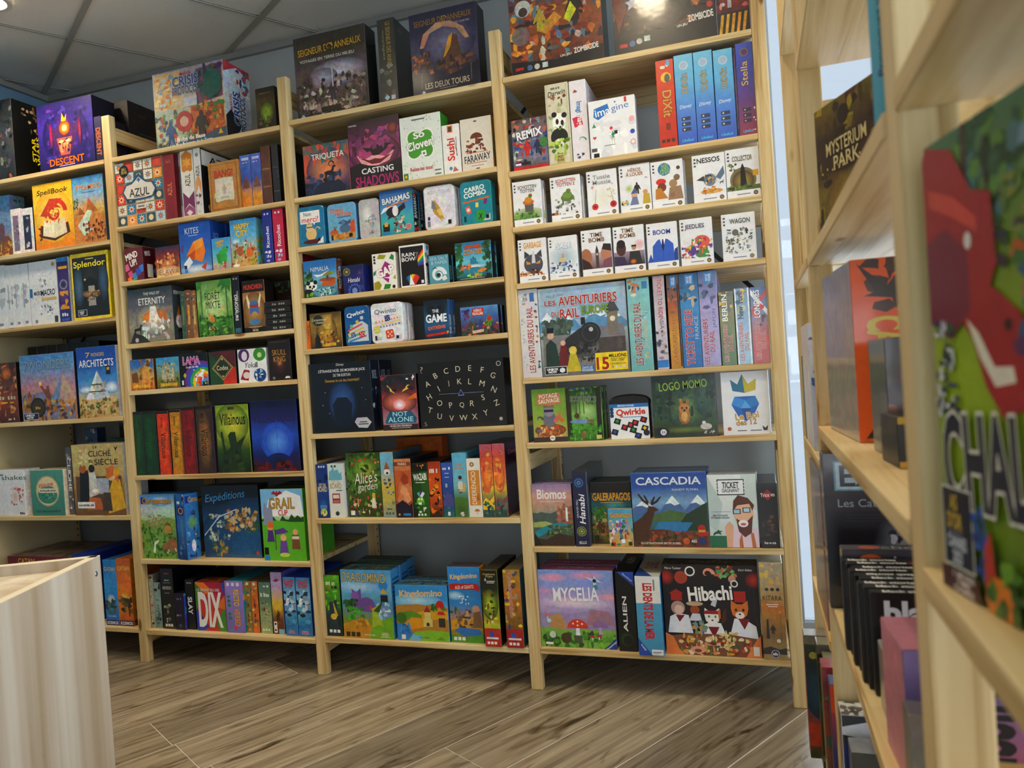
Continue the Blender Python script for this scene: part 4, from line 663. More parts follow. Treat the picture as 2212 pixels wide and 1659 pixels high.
B('carfog','1d3f78:3a78b8:2a68b0',[R_(.1,.68,.85,.82,'1c3080'),C_(.5,.75,.28,'d8a838'),C_(.5,.75,.2,'1c3080'),T_('Carcassonne',.5,.4,.4,.42,'7a9ac8',90,.0),SC_(.1,.84,.9,.98,6,.2,'d8e4f0 1a2a50 6a98c8',2),SC_(.1,.02,.9,.2,8,.2,'2a5a98 5a8ac0 1c3a70',4)],'misty blue castle box turned with its spine forward',side='3f86c8',top='2a62a8',sart=[R_(.05,.86,.35,.97,'24389a'),T_('Carca',.62,.91,.7,.08,'e0b040'),CASTLE(.6,.7,.16,'3a4a68','2a3a58'),E_(.5,.55,.4,.12,'8ac048','4a8ac0'),SC_(0,0,1,.45,24,.12,'2a5a98 1c3a78 4a80b8 88b0d8',6),E_(.5,.2,.16,.09,'e8f0f8'),C_(.7,.36,.06,'e8c040')],m=.35)
B('expe','16203a:1d3a5c:2a5a88:16243c:10141f',[E_(.9,.12,1.05,.72,'2f78b0','173a5c'),E_(.9,.1,1.0,.66,'2a6aa0','1c4a74'),SC_(.42,.38,.95,.66,26,.08,'c8a060 a87a40 d8b878 8a6a38 c8c0a8',3),SC_(.1,.25,.45,.6,14,.06,'b0b8b8 6a8a8a d0d4cc',5),SC_(.15,.02,.4,.2,8,.07,'b8904a 5a7a48',6),SC_(.75,.3,.98,.5,7,.06,'3a6a48 4a7a4a',2),P_([(.02,.3),(.3,.56),(.6,.66),(.6,.672),(.29,.575),(.01,.31)],'c8dcec'),C_(.84,.46,.045,'d8b898'),STAR(.94,.07,.04,'c83a30',5,.5),T_('Expéditions',.42,.84,.72,.14,'5aa8e0',6,.0,it=.3)],'dark blue box with a globe seen from space',side='12161f',top='1c1f2a',g=1,m=.35)
B('grail','58a82a:68b830:8ad048:e8eef4:7ab8e4',[R_(0,.62,1,1,'8ac4ec'),P_([(.1,.62),(.18,.85),(.4,.9),(.62,.98),(.95,.9),(1,.62)],'f4f6f8'),HILL(.6,.05,'2f5a20',3,14),R_(0,0,1,.54,'6abc30'),E_(.3,.5,.5,.06,'6abc30'),P_([(.04,.5),(.05,.74),(.09,.82),(.13,.74),(.17,.74),(.22,.88),(.26,.74),(.27,.5)],'9aa0b8'),P_([(.28,.42),(.5,.46),(.62,.4),(.5,.38),(.3,.36)],'6a4a9a'),R_(.29,.15,.31,.44,'5a3a20'),P_([(.1,.26),(.14,.44),(.24,.44),(.28,.26)],'5a3a8a'),C_(.19,.47,.07,'f0a868'),P_([(.12,.46),(.14,.54),(.26,.54),(.27,.46)],'e07a30'),P_([(.38,.08),(.42,.28),(.56,.28),(.6,.08)],'7a5aa8'),C_(.49,.32,.07,'f0b888'),P_([(.68,.16),(.7,.36),(.86,.36),(.88,.16)],'8a5a38'),C_(.78,.4,.06,'e8b088'),R_(.7,.3,.86,.34,'e8e0d0'),E_(.5,.08,.12,.03,'c8e060'),R_(.02,.08,.12,.18,'1c1c1c'),R_(.02,0,.14,.07,'2a90c8'),I_(.4,.93,.14,[(-1,.1),(-.5,.5),(-.2,.2),(0,.5),(.2,.2),(.5,.5),(1,.1),(.3,-.1),(0,-.4),(-.3,-.1)],'b02a2a'),T_('GRAIL',.5,.8,.6,.15,'c8a040',b=.005,o='7a5a18'),T_('CUP',.52,.67,.22,.08,'d04a38',b=.02)],'bright green cartoon box with a little knight party and red bat',side='5ab028',top='3a3a44',m=.08)
B('heart','a8aaa2:b8bab0:9a9c94',[SC_(.05,.1,.95,.95,30,.2,'8a8c84 c4c6bc 787a74 b0b2a8',3),I_(.45,.42,.3,[(0,-1),(-1,.1),(-.8,.7),(-.3,.7),(0,.3),(.3,.7),(.8,.7),(1,.1)],'c0302c'),R_(.1,.93,.8,.97,'2a2a2a'),R_(.2,.06,.8,.1,'303030'),SC_(.1,.12,.9,.3,6,.2,'7a9a88 a8b8a8',5)],'grey stone-patterned spine with a small red heart',side='8a8c86',top='9a9c98',g=1,m=.35)
B('teals','7a9a98:9ab4b0:88a4a0',[SC_(.05,.8,.95,.96,4,.3,'22282a',2),SC_(.1,.1,.9,.3,6,.3,'22282a 5a7a78',3),G_('flora',.5,.5,.4,.3,'6a8a88',90)],'narrow pale teal spine next to the red heart one',side='20262a',top='2a3030',m=.3)
B('reved','161618',[T_('REVEDO',.5,.68,.72,.05,'c8c8c0'),R_(.3,.8,.7,.815,'d0d0c8'),R_(.2,.76,.8,.77,'8a8a84'),T_('iello',.5,.92,.4,.03,'d85a3a'),SC_(.2,.12,.8,.4,12,.14,'d8d4c8 8a8470 a8b088 3a3a30',4),R_(.3,.59,.7,.6,'a8a8a0'),ICONS(.06,'e0e0d8',3,.18,.09,.22)],'tall black spine with pale chess-like figures',side='101012',top='1c1c20',g=1,m=.3)
B('dpurp','241c30:2e2440',[G_('STAR',.5,.86,.5,.06,'a8a0b8'),G_('SPACE',.4,.4,.5,.05,'b0a8c0'),E_(.5,.12,.2,.06,'5a78a0','2a2238')],'short dark violet spine between taller black ones',side='3a5ad0',top='241c30',m=.4,sart=[SC_(0,0,1,1,16,.15,'3a5ae0 58a0e8 4ac080 5a3ab0',3)])
B('slay','14141a',[T_('SLAY',.5,.48,.5,.34,'e8e8ee',-90,.03),R_(.2,.92,.8,.95,'8a8a94')],'black spine with bold white sideways letters',side='18181e',top='1e1e26')
B('dix','c83a3a:d8502a:d03a60:c02a58',[P_([(0,.0),(.5,0),(0,.5)],'2a4ac0'),P_([(0,.4),(.3,.9),(0,1)],'4a8a2a'),P_([(0,1),(.35,.75),(.75,1)],'f08a28'),P_([(.3,1),(1,.6),(1,1)],'b81f50'),P_([(.9,1),(1,.5),(1,1)],'2a5ac8'),P_([(.5,0),(1,0),(1,.6),(.8,.3)],'4a9a38'),P_([(.7,.5),(1,.75),(1,.45)],'e88028'),P_([(.25,0),(.6,.2),(.8,0)],'c82a2a'),T_('LE GRAND JEU DES',.45,.84,.76,.07,'e8d8d0',b=.02),T_('DIX',.48,.44,.76,.66,'f4f2ee',b=.035)],'multicoloured swirling box with huge white letters',side='2a6a8a',top='c85a30',g=1,tart=[SC_(0,0,1,1,18,.12,'e07a30 c02a50 3a60c0 e8b040',3)],m=.12)
B('recto','8a78c0:9a88d0:a890d8',[T_('RECTO',.62,.68,.3,.32,'f0c838',-90,.03,o='5a4a8a'),T_('VERSO',.62,.3,.3,.34,'e8a830',-90,.03,o='5a4a8a'),G_('BEAUTY',.22,.5,.22,.5,'3f8a7a',-90,.02),ICONS(.94,'e8e4f4',3,.1,.08,.28),SC_(.1,.02,.5,.12,4,.12,'d84a60 5a90d0',2)],'lilac spine with yellow sideways lettering',side='2a98a8',top='3aa0b0',sart=[SC_(0,0,1,1,18,.16,'3ab0a0 d8b040 c85a7a 2a80b0',4)],m=.12)
for i,(k,c) in enumerate((('og1','9a8a48'),('og2','d87a38'))): B(k,c,[SC_(.05,.05,.95,.95,22,.25,'d89a38 e8c060 5a7a48 c85a28 3a80a0 '+c,i+3),G_('ORGA',.5,.4,.4,.4,'8a4a20',90,.02),C_(.5,.95,.22,'e8e8dc')],('olive','orange')[i]+' illustrated narrow spine between the lilac and sage ones',side='8a6a38',top='6a6a58',m=.3)
B('celes','a8b078:a8b488:6a8a70:6a8a80',[SC_(.2,.3,.85,.6,14,.12,'8a7038 b09848 5a5028 c8b878',3),G_('Celestia',.5,.76,.8,.08,'e8ecd8',b=-.004),ICONS(.07,'e8ead8',3,.16,.07,.24),R_(.4,.91,.6,.94,'d8dcc8'),C_(.8,.93,.09,'e8e8d8')],'sage green spine with a little floating island',side='4a6a58',top='5a7a68',m=.3)
B('hare','5a2a20:8a5a30:e8c848:c8b0d0:b8a8d8',[C_(.55,.44,.42,'f0d040','e0b850'),I_(.55,.3,.32,[(-.6,-1.4),(-.7,-.2),(-.3,.5),(-.3,1.4),(-.1,1.5),(0,.7),(.2,1.3),(.35,1.2),(.3,.5),(.45,.1),(.2,-.3),(.5,-1.4)],'5a3420'),P_([(.2,.86),(.5,.9),(.85,.88),(.5,.84)],'b03a48'),R_(.05,.02,.35,.2,'e8e4da'),C_(.2,.16,.09,'2a2a2a'),C_(.2,.06,.09,'2a2a2a'),R_(.5,0,1,.08,'8ab8d0')],'lavender spine with a brown hare in front of a yellow moon',side='6a6ac0',top='5a50a8',m=.2)
for i,k in enumerate(('cant1','cant2')): B(k,'3a80b8:4a9ac8:8ac0dc:3a90cc',[SC_(.0,.35,1,.75,20,.22,'e8f0f4 1c3048 c8dce8 2a4a6a 8ab0c8',3),SC_(0,.1,1,.3,10,.25,'2f78a8 5aa8d0 3a88b8',2),T_("CAN'T\nSTOP",.5,.89,.78,.13,'e83a30',b=.03,o='16284a'),T_('OYA',.5,.06,.5,.05,'d83a3a',b=.03,o='e8f0f4')],('left','right')[i]+' one of the twin icy blue spines with a snowy mountain',side='2a5ab8',top='2a58c0',m=.25)

# ---- bay with the round-cornered tins
B('lotr1','3a332a:4a4038:6a5f68:4a4336:3a352c',[R_(.04,.06,.96,.6,'6a5a54'),E_(.6,.5,.4,.16,'d8d4e4','6a6070'),E_(.4,.46,.2,.12,'b8b8cc','7a6a70'),SC_(.04,.06,.96,.46,60,.07,'5a4a40 8a7468 3a302c a8988c 6a5448 c8bcb0 4a3c38',3),I_(.52,.3,.12,MAN,'4a4448'),R_(.515,.34,.53,.56,'d8d8e0'),SC_(.2,.06,.9,.16,16,.06,'c8bca8 a89880 7a6a58',4),R_(.34,.05,.62,.12,'3a342a'),T_('SEIGNEUR DES ANNEAUX',.5,.82,.88,.08,'d8ac1c',2,.006),C_(.5,.82,.05,'3c362c'),SWIRL(.5,.82,.05,'d8ac1c',1,.15),T_('VOYAGES EN TERRE DU MILIEU',.46,.7,.76,.035,'d8d4c8'),I_(.08,.04,.03,[(-1,0),(0,1),(1,0),(0,-1)],'a8c8d8')],'dark brown box with gold lettering and a grey battle scene',side='22241f',top='2a2822',m=.45)
B('lotrs','2c2e26:3a3a30:2a2c26',[T_('LE SEIGNEUR DES ANNEAUX',.62,.66,.26,.6,'b89a30',-90,0),T_('voyages',.3,.7,.12,.35,'8a8468',-90),SC_(.05,.04,.95,.45,22,.2,'5a5a50 2a2c28 8a8a80 3a3c34',4),I_(.35,.08,.16,[(-1,0),(0,1),(1,0),(0,-1)],'a8c8d8'),R_(.6,.05,.85,.1,'c8c8c0')],'dark shrink-wrapped spine standing between two big fantasy boxes',side='221f1c',g=1,m=.4,sart=[SC_(.1,.1,.9,.5,12,.15,'3a2c24 2a2420 4a3428',2),G_('S',.2,.9,.12,.06,'6a5a38')])
B('towers','1c1e3a:2a2c4a:5a5470:3a3a5a:22264a',[E_(.55,.6,.42,.28,'8a8298','3a3858'),P_([(.14,.58),(.2,.74),(.4,.85),(.62,.84),(.8,.74),(.88,.6),(.82,.6),(.7,.74),(.5,.79),(.3,.74),(.2,.58)],'c89878'),P_([(.4,.3),(.5,.5),(.6,.66),(.64,.68),(.7,.66),(.74,.5),(.8,.3)],'6a4a38'),P_([(.48,.42),(.58,.66),(.64,.7),(.6,.54),(.52,.44)],'d8a030'),SC_(.02,.26,.34,.5,16,.07,'6a4430 8a5a38 c8783a 4a3028',3),SC_(.4,.22,.95,.4,20,.07,'4a3430 6a4838 3a2a30 8a5a3c',4),P_([(0,.3),(.2,.26),(.5,.19),(.8,.26),(1,.32),(1,0),(0,0)],'1c1c38'),E_(.5,.4,.46,.2,'5a4a4a','4a4050') if False else R_(.14,.1,.145,.27,'a89a68'),R_(.88,.1,.885,.3,'a89a68'),T_('SEIGNEUR DES ANNEAUX',.5,.88,.86,.07,'a8802a',1,.004),SWIRL(.52,.88,.045,'c89a30',1,.15),T_('LE JEU DE CARTES',.72,.8,.36,.03,'b8b0a0'),T_('LES DEUX TOURS',.52,.12,.66,.07,'d8c8a8',b=.004),R_(.4,.06,.66,.07,'8a8070'),I_(.16,.05,.03,[(-1,0),(0,1),(1,0),(0,-1)],'a8c8d8')],'dark indigo box with a robed figure before a moon arch',side='201c20',m=.4)
B('triq','24365a:5a4a6a:e0704a:c85a48:3a6a68',[E_(.55,.5,.5,.4,'f09a58','5a4668'),SC_(0,0,1,.4,16,.12,'2a3a60 3a5078 1c2c4a',3),SC_(0,.65,1,1,14,.14,'d8603a 3a7a70 b04a50 4a6a78',4),E_(.55,.08,.36,.18,'1c2c48'),I_(.56,.4,.13,[(-1,-1.2),(-.75,-.2),(-.9,.3),(-.3,.45),(.3,.45),(.55,1.1),(.9,1.25),(1.2,.95),(.85,.85),(.7,.3),(.7,-1.2),(.5,-1.2),(.4,-.2),(-.4,-.2),(-.6,-1.2)],'1c2238'),SWIRL(.6,.58,.07,'1c2238',1.1,.2),T_('TRIQUETA',.54,.75,.72,.13,'f0ece8',b=.006)],'dark sunset box with a ram silhouette',side='1e2230',m=.35)
B('cast','2a1626:5a2048:a8407a:6a2a5a:24161e',[E_(.5,.5,.5,.26,'d85a98','4a1c40'),P_([(.14,.5),(.3,.42),(.5,.48),(.72,.42),(.9,.52),(.78,.36),(.5,.3),(.24,.36)],'f0b0b0'),P_([(.26,.6),(.36,.52),(.48,.46),(.58,.46),(.72,.52),(.84,.6),(.7,.62),(.62,.58),(.5,.66),(.42,.58)],'2c1426'),P_([(.18,.46),(.4,.4),(.5,.42),(.62,.4),(.86,.46),(.6,.34),(.44,.34)],'7a2030'),SC_(0,.5,1,.85,18,.1,'8a3a70 c04a80 4a1c3c a04a90',3),C_(.88,.82,.1,'b04a38','4a2030'),P_([(0,0),(0,.34),(.2,.38),(.4,.32),(.7,.3),(1,.38),(1,0)],'1d1620'),T_('CASTING',.54,.25,.62,.08,'f4f2f4',b=.015),T_('SHADOWS',.52,.1,.84,.15,'b02a78',b=.02,o='3a1434'),T_('UNSTABLE',.1,.94,.16,.02,'e8e0e4')],'dark box with magenta glowing claws',side='1a1218',m=.25)
B('clov','e8eee8',[SC_(.02,.02,.98,.98,40,.03,'c8d4cc b0d098 d4dcd4 c0c8c8',3),[I_(.48,.55,.4,[(math.cos(a)*(1+.0)*(.62+.4*abs(math.sin(2*a))),math.sin(a)*(.62+.4*abs(math.sin(2*a)))) for a in [2*math.pi*i/40 for i in range(40)]],c) for c in ('f8f8f4',)],I_(.48,.55,.37,[(math.cos(a)*(.6+.4*abs(math.sin(2*a))),math.sin(a)*(.6+.4*abs(math.sin(2*a)))) for a in [2*math.pi*i/40 for i in range(40)]],'4aa62a'),T_('So',.46,.7,.26,.1,'f8f8f4',8,.03,o='2f6a1c'),T_('Clover!',.48,.55,.66,.13,'f8f8f4',8,.03,o='2f6a1c'),I_(.56,.4,.06,[(-1,-1),(1,-1),(1,1),(-1,1)],'f8f8f4',8),C_(.56,.4,.03,'8a8a8a'),T_('Reliez-les tous!',.48,.17,.56,.06,'c82a30',b=.02),R_(.03,.02,.14,.12,'5a8a2a'),C_(.085,.07,.03,'f0c030'),R_(.3,.93,.62,.95,'6a7068'),R_(.8,.04,.95,.06,'7a8078'),R_(.8,.1,.95,.12,'7a8078')],'white box with a big green clover',side='3f9a3a',m=.06)
B('sushi','f2f0ee',[R_(.3,.84,.62,.98,'e88a28'),R_(.36,.86,.56,.96,'5a3a28'),T_('Sushi',.46,.5,.4,.44,'d83a22',90,.03,o='f8f4f0'),R_(.78,.36,.81,.74,'2a2a2a'),P_([(.66,.7),(.69,.7),(.84,.36),(.81,.36)],'2a2a2a'),C_(.4,.12,.1,'6a98c8'),P_([(.5,.05),(.62,.16),(.85,.06)],'c87a70')],'small white spine with red sideways lettering and chopsticks',side='e4e2e0',m=.08)
B('faraw','e6e0d4',[CAP(.5,.62,.2,'7a3a20','8a4a2c'),SC_(.16,.36,.84,.58,18,.08,'8a3f22 6a2f1a a8583a 7a3a24',3),R_(.15,.34,.85,.35,'c8402a'),T_('FARAWAY',.5,.24,.84,.13,'1f2a48',4,.016),R_(.15,.145,.8,.155,'c8402a'),R_(.44,.92,.54,.95,'7a6a5a'),R_(.3,.09,.7,.1,'b8705a'),R_(.44,.03,.56,.05,'4a4a50')],'cream box with a brown mushroom drawing',side='b89a4a',m=.06)
TR=.016
B('merci','2a86b0',[R_(.06,.58,.86,.9,'f4f4f2'),P_([(.56,.6),(.62,.52),(.68,.6)],'f4f4f2'),T_('Non',.36,.82,.3,.1,'2a5a80',b=.01),T_('merci!',.46,.68,.68,.15,'d83a30',b=.01),E_(.48,.3,.22,.16,'e8c88a'),C_(.42,.46,.14,'ecd09a'),P_([(.3,.5),(.31,.6),(.38,.55)],'e8c88a'),P_([(.46,.55),(.53,.6),(.54,.5)],'e8c88a'),SWIRL(.72,.4,.12,'e0b87a',.7,.25),R_(.3,.46,.56,.49,'5a6a70'),E_(.5,.1,.36,.06,'6a2a20'),P_([(.7,.04),(.96,.04),(.96,.22)],'e8eaec'),R_(.74,.1,.84,.18,'20242a')],'teal tin with a white speech bubble and yellow cat',side='2478a0',g=2,name='game_tin',rnd=TR,m=.05)
B('vaut','7ab4d8',[R_(.05,.06,.95,.22,'d89a40'),P_([(.04,.3),(.2,.36),(.34,.3),(.34,.22),(.04,.22)],'c86a38'),P_([(.78,.22),(.8,.5),(.96,.56),(.96,.22)],'d8602a'),E_(.6,.34,.2,.12,'5a7a98'),P_([(.34,.5),(.56,.58),(.7,.52),(.84,.58),(.8,.46),(.6,.42)],'4a6a88'),C_(.54,.5,.07,'6a8ab0'),I_(.24,.38,.1,[(-.1,-1),(-.6,.6),(-.2,.5),(0,-.2),(.3,.6),(.5,.4),(.1,-1)],'8a5a38'),SC_(.1,.08,.9,.2,9,.08,'c88a38 b0742c e0b060',3),T_('STUPIDE',.32,.83,.5,.1,'c8502a',-6,.03,o='f4e8d0'),T_('VAUTOUR',.56,.73,.62,.1,'c8502a',-4,.03,o='f4e8d0'),R_(.34,.64,.84,.665,'4a7aa0'),R_(.74,.1,.86,.2,'20242a'),R_(.08,.06,.15,.2,'2a2a2a')],'sky blue tin with a blue vulture in the desert',side='3a6a90',g=2,name='game_tin',rnd=TR,m=.08)
B('silver','c4c8c8',[E_(.4,.6,.3,.3,'f4f6f6','c4c8c8'),SC_(.3,.1,.95,.5,16,.1,'b0b4b4 8aa0a0 d8c8c0 a87a90 9ac0b8',4),SWIRL(.6,.45,.24,'8a9898',1.2,.1),E_(.72,.56,.12,.07,'b07ab0','c4c8c8')],'silver tin with a faint coral drawing',side='a8acae',g=2,name='game_tin',rnd=TR,m=.15)
B('baham','3aa0a8:4ab8b8:4a90c8:3a70b8',[P_([(0,.5),(.3,.6),(.6,.74),(.4,.7),(.1,.62)],'e8f0f0'),E_(.4,.52,.22,.12,'20283a'),E_(.46,.54,.09,.12,'e8e8ec'),P_([(.56,.6),(.74,.7),(.78,.58),(.6,.5)],'1c2434'),P_([(.3,.5),(.2,.36),(.4,.42)],'1c2434'),SC_(.4,.08,.8,.4,22,.06,'c83a30 e8c890 3a2a28 e8e8e8 8a4a30 2a6a8a',3),C_(.84,.16,.09,'d8b8b0'),C_(.84,.16,.075,'c8888a'),R_(.06,.1,.26,.26,'1c1c1c'),CASTLE(.16,.26,.06,'e8b820','e8b820'),R_(.04,.01,.28,.09,'2f90c8'),SC_(.8,.7,.98,.98,8,.05,'3a7a48 4a8a50',2),T_('BAHAMAS',.5,.8,.84,.13,'f2f6f6',6,.02,o='2a3a60'),P_([(.2,.66),(.84,.75),(.84,.72),(.2,.63)],'d8783a')],'turquoise box with a falling cow and parachutists',side='1c2a3a',sart=[T_('BAHAMAS',.4,.6,.5,.5,'d8dce0',90,.02),SC_(0,0,1,.35,10,.25,'c83a30 3a8a90 e8d8c0',2),SC_(0,.85,1,1,5,.25,'4a90b8 c8583a',3)],m=.12)
B('kont','e4e4ea',[T_('KONTOUR',.52,.87,.78,.08,'9a9aa8',b=-.016),P_([(.26,.44),(.3,.68),(.36,.68),(.52,.5),(.62,.3),(.64,.2),(.58,.16),(.46,.26),(.34,.34)],'c8a24a'),P_([(.22,.5),(.25,.7),(.36,.6),(.4,.44)],'8a8a94'),P_([(.4,.44),(.54,.48),(.62,.3),(.5,.3)],'e8c878'),P_([(.54,.24),(.64,.2),(.6,.15)],'d8d8dc'),R_(.66,.5,.9,.505,'b8b8c4'),P_([(.7,.4),(.95,.62),(.95,.61),(.7,.385)],'b8b8c4'),P_([(.66,.2),(.9,.5),(.9,.49),(.66,.185)],'c0c0cc'),R_(.06,.06,.16,.2,'8a8a90'),R_(.08,.22,.16,.3,'3a3a40'),P_([(.68,.06),(.92,.06),(.92,.2)],'c8c8d0'),R_(.78,.08,.89,.18,'20242a')],'white tin with a half-drawn fox head',side='d4d4dc',g=2,name='game_tin',rnd=TR,m=.04)
B('carro','2a98a8',[T_('CARRO\nCOMBO',.46,.77,.74,.24,'f4f6f6',6,.03,o='1c6a78'),P_([(.04,.54),(.94,.62),(.94,.58),(.04,.5)],'d8783a'),I_(.22,.34,.1,[(-.8,-1.2),(.8,-1.2),(.8,1.2),(-.8,1.2)],'e86a60',16),C_(.22,.34,.06,'f0e0d8'),I_(.52,.44,.06,[(-.8,-1.2),(.8,-1.2),(.8,1.2),(-.8,1.2)],'e8d878',-5),I_(.8,.5,.07,[(-.8,-1.2),(.8,-1.2),(.8,1.2),(-.8,1.2)],'8a3a8a',-16),I_(.62,.17,.18,[(-.8,-.9),(.8,-.9),(.8,1.0),(-.8,1.0)],'4aa64a',-10),T_('X',.62,.16,.12,.13,'1c2a1c',-10,.02),P_([(.7,.05),(.95,.05),(.95,.22)],'c8d0d4'),R_(.8,.09,.9,.18,'20242a'),R_(.06,.06,.14,.2,'1c4a54')],'turquoise tin with scattered playing cards',side='1f8090',g=2,name='game_tin',rnd=TR,m=.05)
B('nima','3a6a78:5a98b0:7ab8d8:3a88c8:2f7cc0',[SC_(.02,.3,.3,.7,14,.1,'3a6a38 2a5030 5a8a48',3),P_([(.5,.3),(.6,.46),(.95,.46),(.96,.32),(.8,.24)],'c86a30'),E_(.72,.46,.26,.05,'a85a28'),P_([(.68,.46),(.7,.6),(.76,.6),(.76,.46)],'6a4a30'),E_(.74,.62,.2,.05,'8a9a38'),E_(.22,.3,.17,.13,'f4f4f0'),C_(.12,.4,.06,'1c1c1c'),C_(.34,.41,.06,'1c1c1c'),E_(.17,.3,.04,.04,'222'),E_(.29,.3,.04,.04,'222'),C_(.24,.25,.025,'222'),E_(.1,.12,.2,.12,'1c2020'),E_(.62,.14,.36,.14,'8ac0d0','5a98b0'),SC_(.38,.04,.9,.22,18,.05,'e8f0f0 5a4a48 9ad0d8 3a6a78',4),SC_(.02,.02,.24,.14,6,.06,'8ac048 6aa838',2),P_([(.3,.62),(.5,.6),(.8,.7),(.55,.56),(.4,.54)],'eaf2f6'),T_('NIMALIA',.5,.76,.56,.12,'e0ecf4',b=-.004)],'blue nature box with a panda in the corner',side='7a4a3a',top='3a4a4a',sart=[SC_(0,0,1,1,22,.25,'d8803a 3a6a98 c8c0b0 8a3a28 5aa0c8',3),T_('NIMALIA',.5,.5,.4,.6,'e8ecf0',90)],m=.25)
B('hana','1c2458:28307a:1e265c',[[STAR(x,y,s,c,14,.75) for x,y,s,c in ((.2,.78,.2,'8a8a38'),(.85,.7,.14,'5a3a8a'),(.55,.1,.36,'4a6ac8'),(.9,.2,.12,'3a4a98'))],[STAR(x,y,s,'1c2458',14,.75) for x,y,s in ((.2,.78,.14),(.55,.1,.26),(.85,.7,.09))],[STAR(x,y,s,c,12,.6) for x,y,s,c in ((.2,.78,.09,'b0a848'),(.55,.1,.17,'7a98e0'),(.85,.7,.05,'8a5ab0'))],T_('Hanabi',.54,.48,.6,.16,'f0f0f8',b=.0,it=.25)],'small navy box with firework bursts',side='2a3f9a',m=.08)
B('gap','f0eee8',[P_([(.22,.86),(.3,.98),(.62,.94),(.52,.84)],'a8a828'),P_([(.74,.84),(.86,.96),(.96,.9),(.94,.78)],'2f9048'),P_([(.3,.5),(.56,.78),(.9,.62),(.7,.34),(.4,.34)],'a8308a'),P_([(.4,.34),(.7,.3),(.66,.18)],'a8308a'),P_([(.02,.02),(.02,.22),(.24,.26),(.36,.14),(.26,.02)],'a8a020'),P_([(.42,.02),(.5,.16),(.76,.14),(.7,.02)],'2f9030'),P_([(.02,.5),(.14,.56),(.12,.44),(.02,.4)],'2f8a70'),P_([(.86,.3),(.98,.4),(.98,.26)],'b0a828'),T_('GAP',.54,.5,.76,.22,'f8f6f0',14,.045,o='a8308a'),C_(.1,.92,.05,'3a3a38'),C_(.1,.84,.05,'3a3a38'),C_(.1,.76,.05,'3a3a38'),C_(.88,.07,.07,'3a3a28')],'white box with purple, olive and green arrow shapes',side='dddbd4',m=.04)
B('rain','f0f0f0',[R_(.04,.04,.96,.96,'1c1a1e'),T_('RAIN\nBOW',.36,.72,.54,.2,'f4f4f4',b=.015),T_('7',.68,.72,.16,.18,'8a8a90',b=0),P_([(.72,.64),(.72,.7),(.96,.88),(.96,.84)],'e03a2a'),P_([(.72,.6),(.72,.65),(.96,.84),(.96,.79)],'f08a20'),P_([(.72,.56),(.72,.61),(.96,.79),(.96,.73)],'f0e030'),P_([(.72,.53),(.72,.57),(.96,.73),(.96,.66)],'3fae4a'),P_([(.72,.5),(.72,.54),(.96,.66),(.96,.58)],'2a70c0'),P_([(.72,.48),(.72,.51),(.96,.58),(.96,.5)],'6a3a98'),CARDF(.48,.06,.3,['2a4a78','2a7ab8','2a8a5a','8ab028','f0d020','f08a20','d83a2a']),P_([(.34,.05),(.4,.3),(.54,.05)],'e8f0f0'),R_(.82,.07,.92,.14,'e8e8e8')],'black box with a rainbow and fanned rainbow cards',side='d8dade',sart=[SC_(.1,.5,.9,.95,6,.3,'3a8ac0 3a3a40 7ab048',3),T_('RAINBOW',.5,.28,.4,.4,'2a2a30',90,.02)],m=.04)
B('salt','5a9ab0:6aaec0:5aa0b8',[SWIRL(.46,.32,.34,'e4ecec',1.6,.3),C_(.46,.32,.1,'2a3a44'),P_([(.1,.52),(.3,.6),(.46,.52),(.3,.56)],'22303a'),P_([(.6,.2),(.8,.3),(.9,.16),(.7,.1)],'dfe8ea'),T_('SEA SALT\n& PAPER',.52,.82,.9,.26,'c8e0e6',b=-.006)],'small sea-blue box with a folded paper wave',side='20303a',sart=[T_('PAPER',.5,.4,.5,.5,'88b8c8',90)],m=.1)
B('contes','1c4a4a:3a98a8:7ac8d8:4aa8d8:2a78b0',[SC_(0,.2,.2,1,14,.12,'1c5a3a 2a6a38 3a7a48',3),SC_(.8,.2,1,1,16,.12,'2a5a38 3f6a3a 1c4a34',4),PYR(.5,.4,.16,.24,'3a90b0','5ab0c8'),CASTLE(.5,.5,.09,'2f88a8','2a6a90'),E_(.5,.36,.36,.06,'e8f0f0','6ab8d0'),E_(.5,.24,.3,.1,'2a98b8','3a8aa0'),SC_(.12,.28,.4,.4,9,.07,'c87a38 a85a28 e09a50',2),P_([(.58,.22),(.72,.3),(.88,.26),(.72,.18)],'e0902a'),SC_(.3,.08,.7,.16,9,.06,'7ac048 d87a38 a8d868',6),P_([(0,0),(0,.1),(.3,.06),(.7,.06),(1,.12),(1,0)],'182a30'),P_([(.26,.84),(.3,.92),(.7,.92),(.74,.84)],'c85a2a'),T_('CONTES',.5,.74,.52,.12,'e8a030',b=.02,o='5a2a10'),R_(.84,.06,.94,.15,'20242a'),R_(.1,.04,.8,.06,'8aa8a8')],'storybook box with a blue mountain valley between trees',side='18303a',m=.25)
B('osp','d87a30',[T_('CARTA',.5,.6,.5,.5,'7a3a14',90)],'thin short orange spine against the upright',side='b86424')
B('carta','4a3a1c:8a6a24:a88a3a:5a4a24',[E_(.52,.45,.34,.46,'d8a830','6a5020'),R_(.4,.5,.72,.95,'a88a40'),R_(.44,.54,.68,.9,'c8a850'),R_(.36,.05,.8,.14,'d8a828'),SC_(.3,.15,.95,.45,14,.07,'c88a20 7a5a1c e0c060 5a4018',3),P_([(.12,0),(.14,.3),(.22,.42),(.3,.3),(.32,0)],'2a2418'),C_(.26,.8,.19,'8a7a48'),C_(.26,.8,.16,'3a3018'),T_('Cartaventura\nLhassa',.3,.78,.46,.14,'f0ecd8',b=.0,it=.2)],'amber lit street scene box in shrink-wrap',side='22242c',g=1,m=.45)
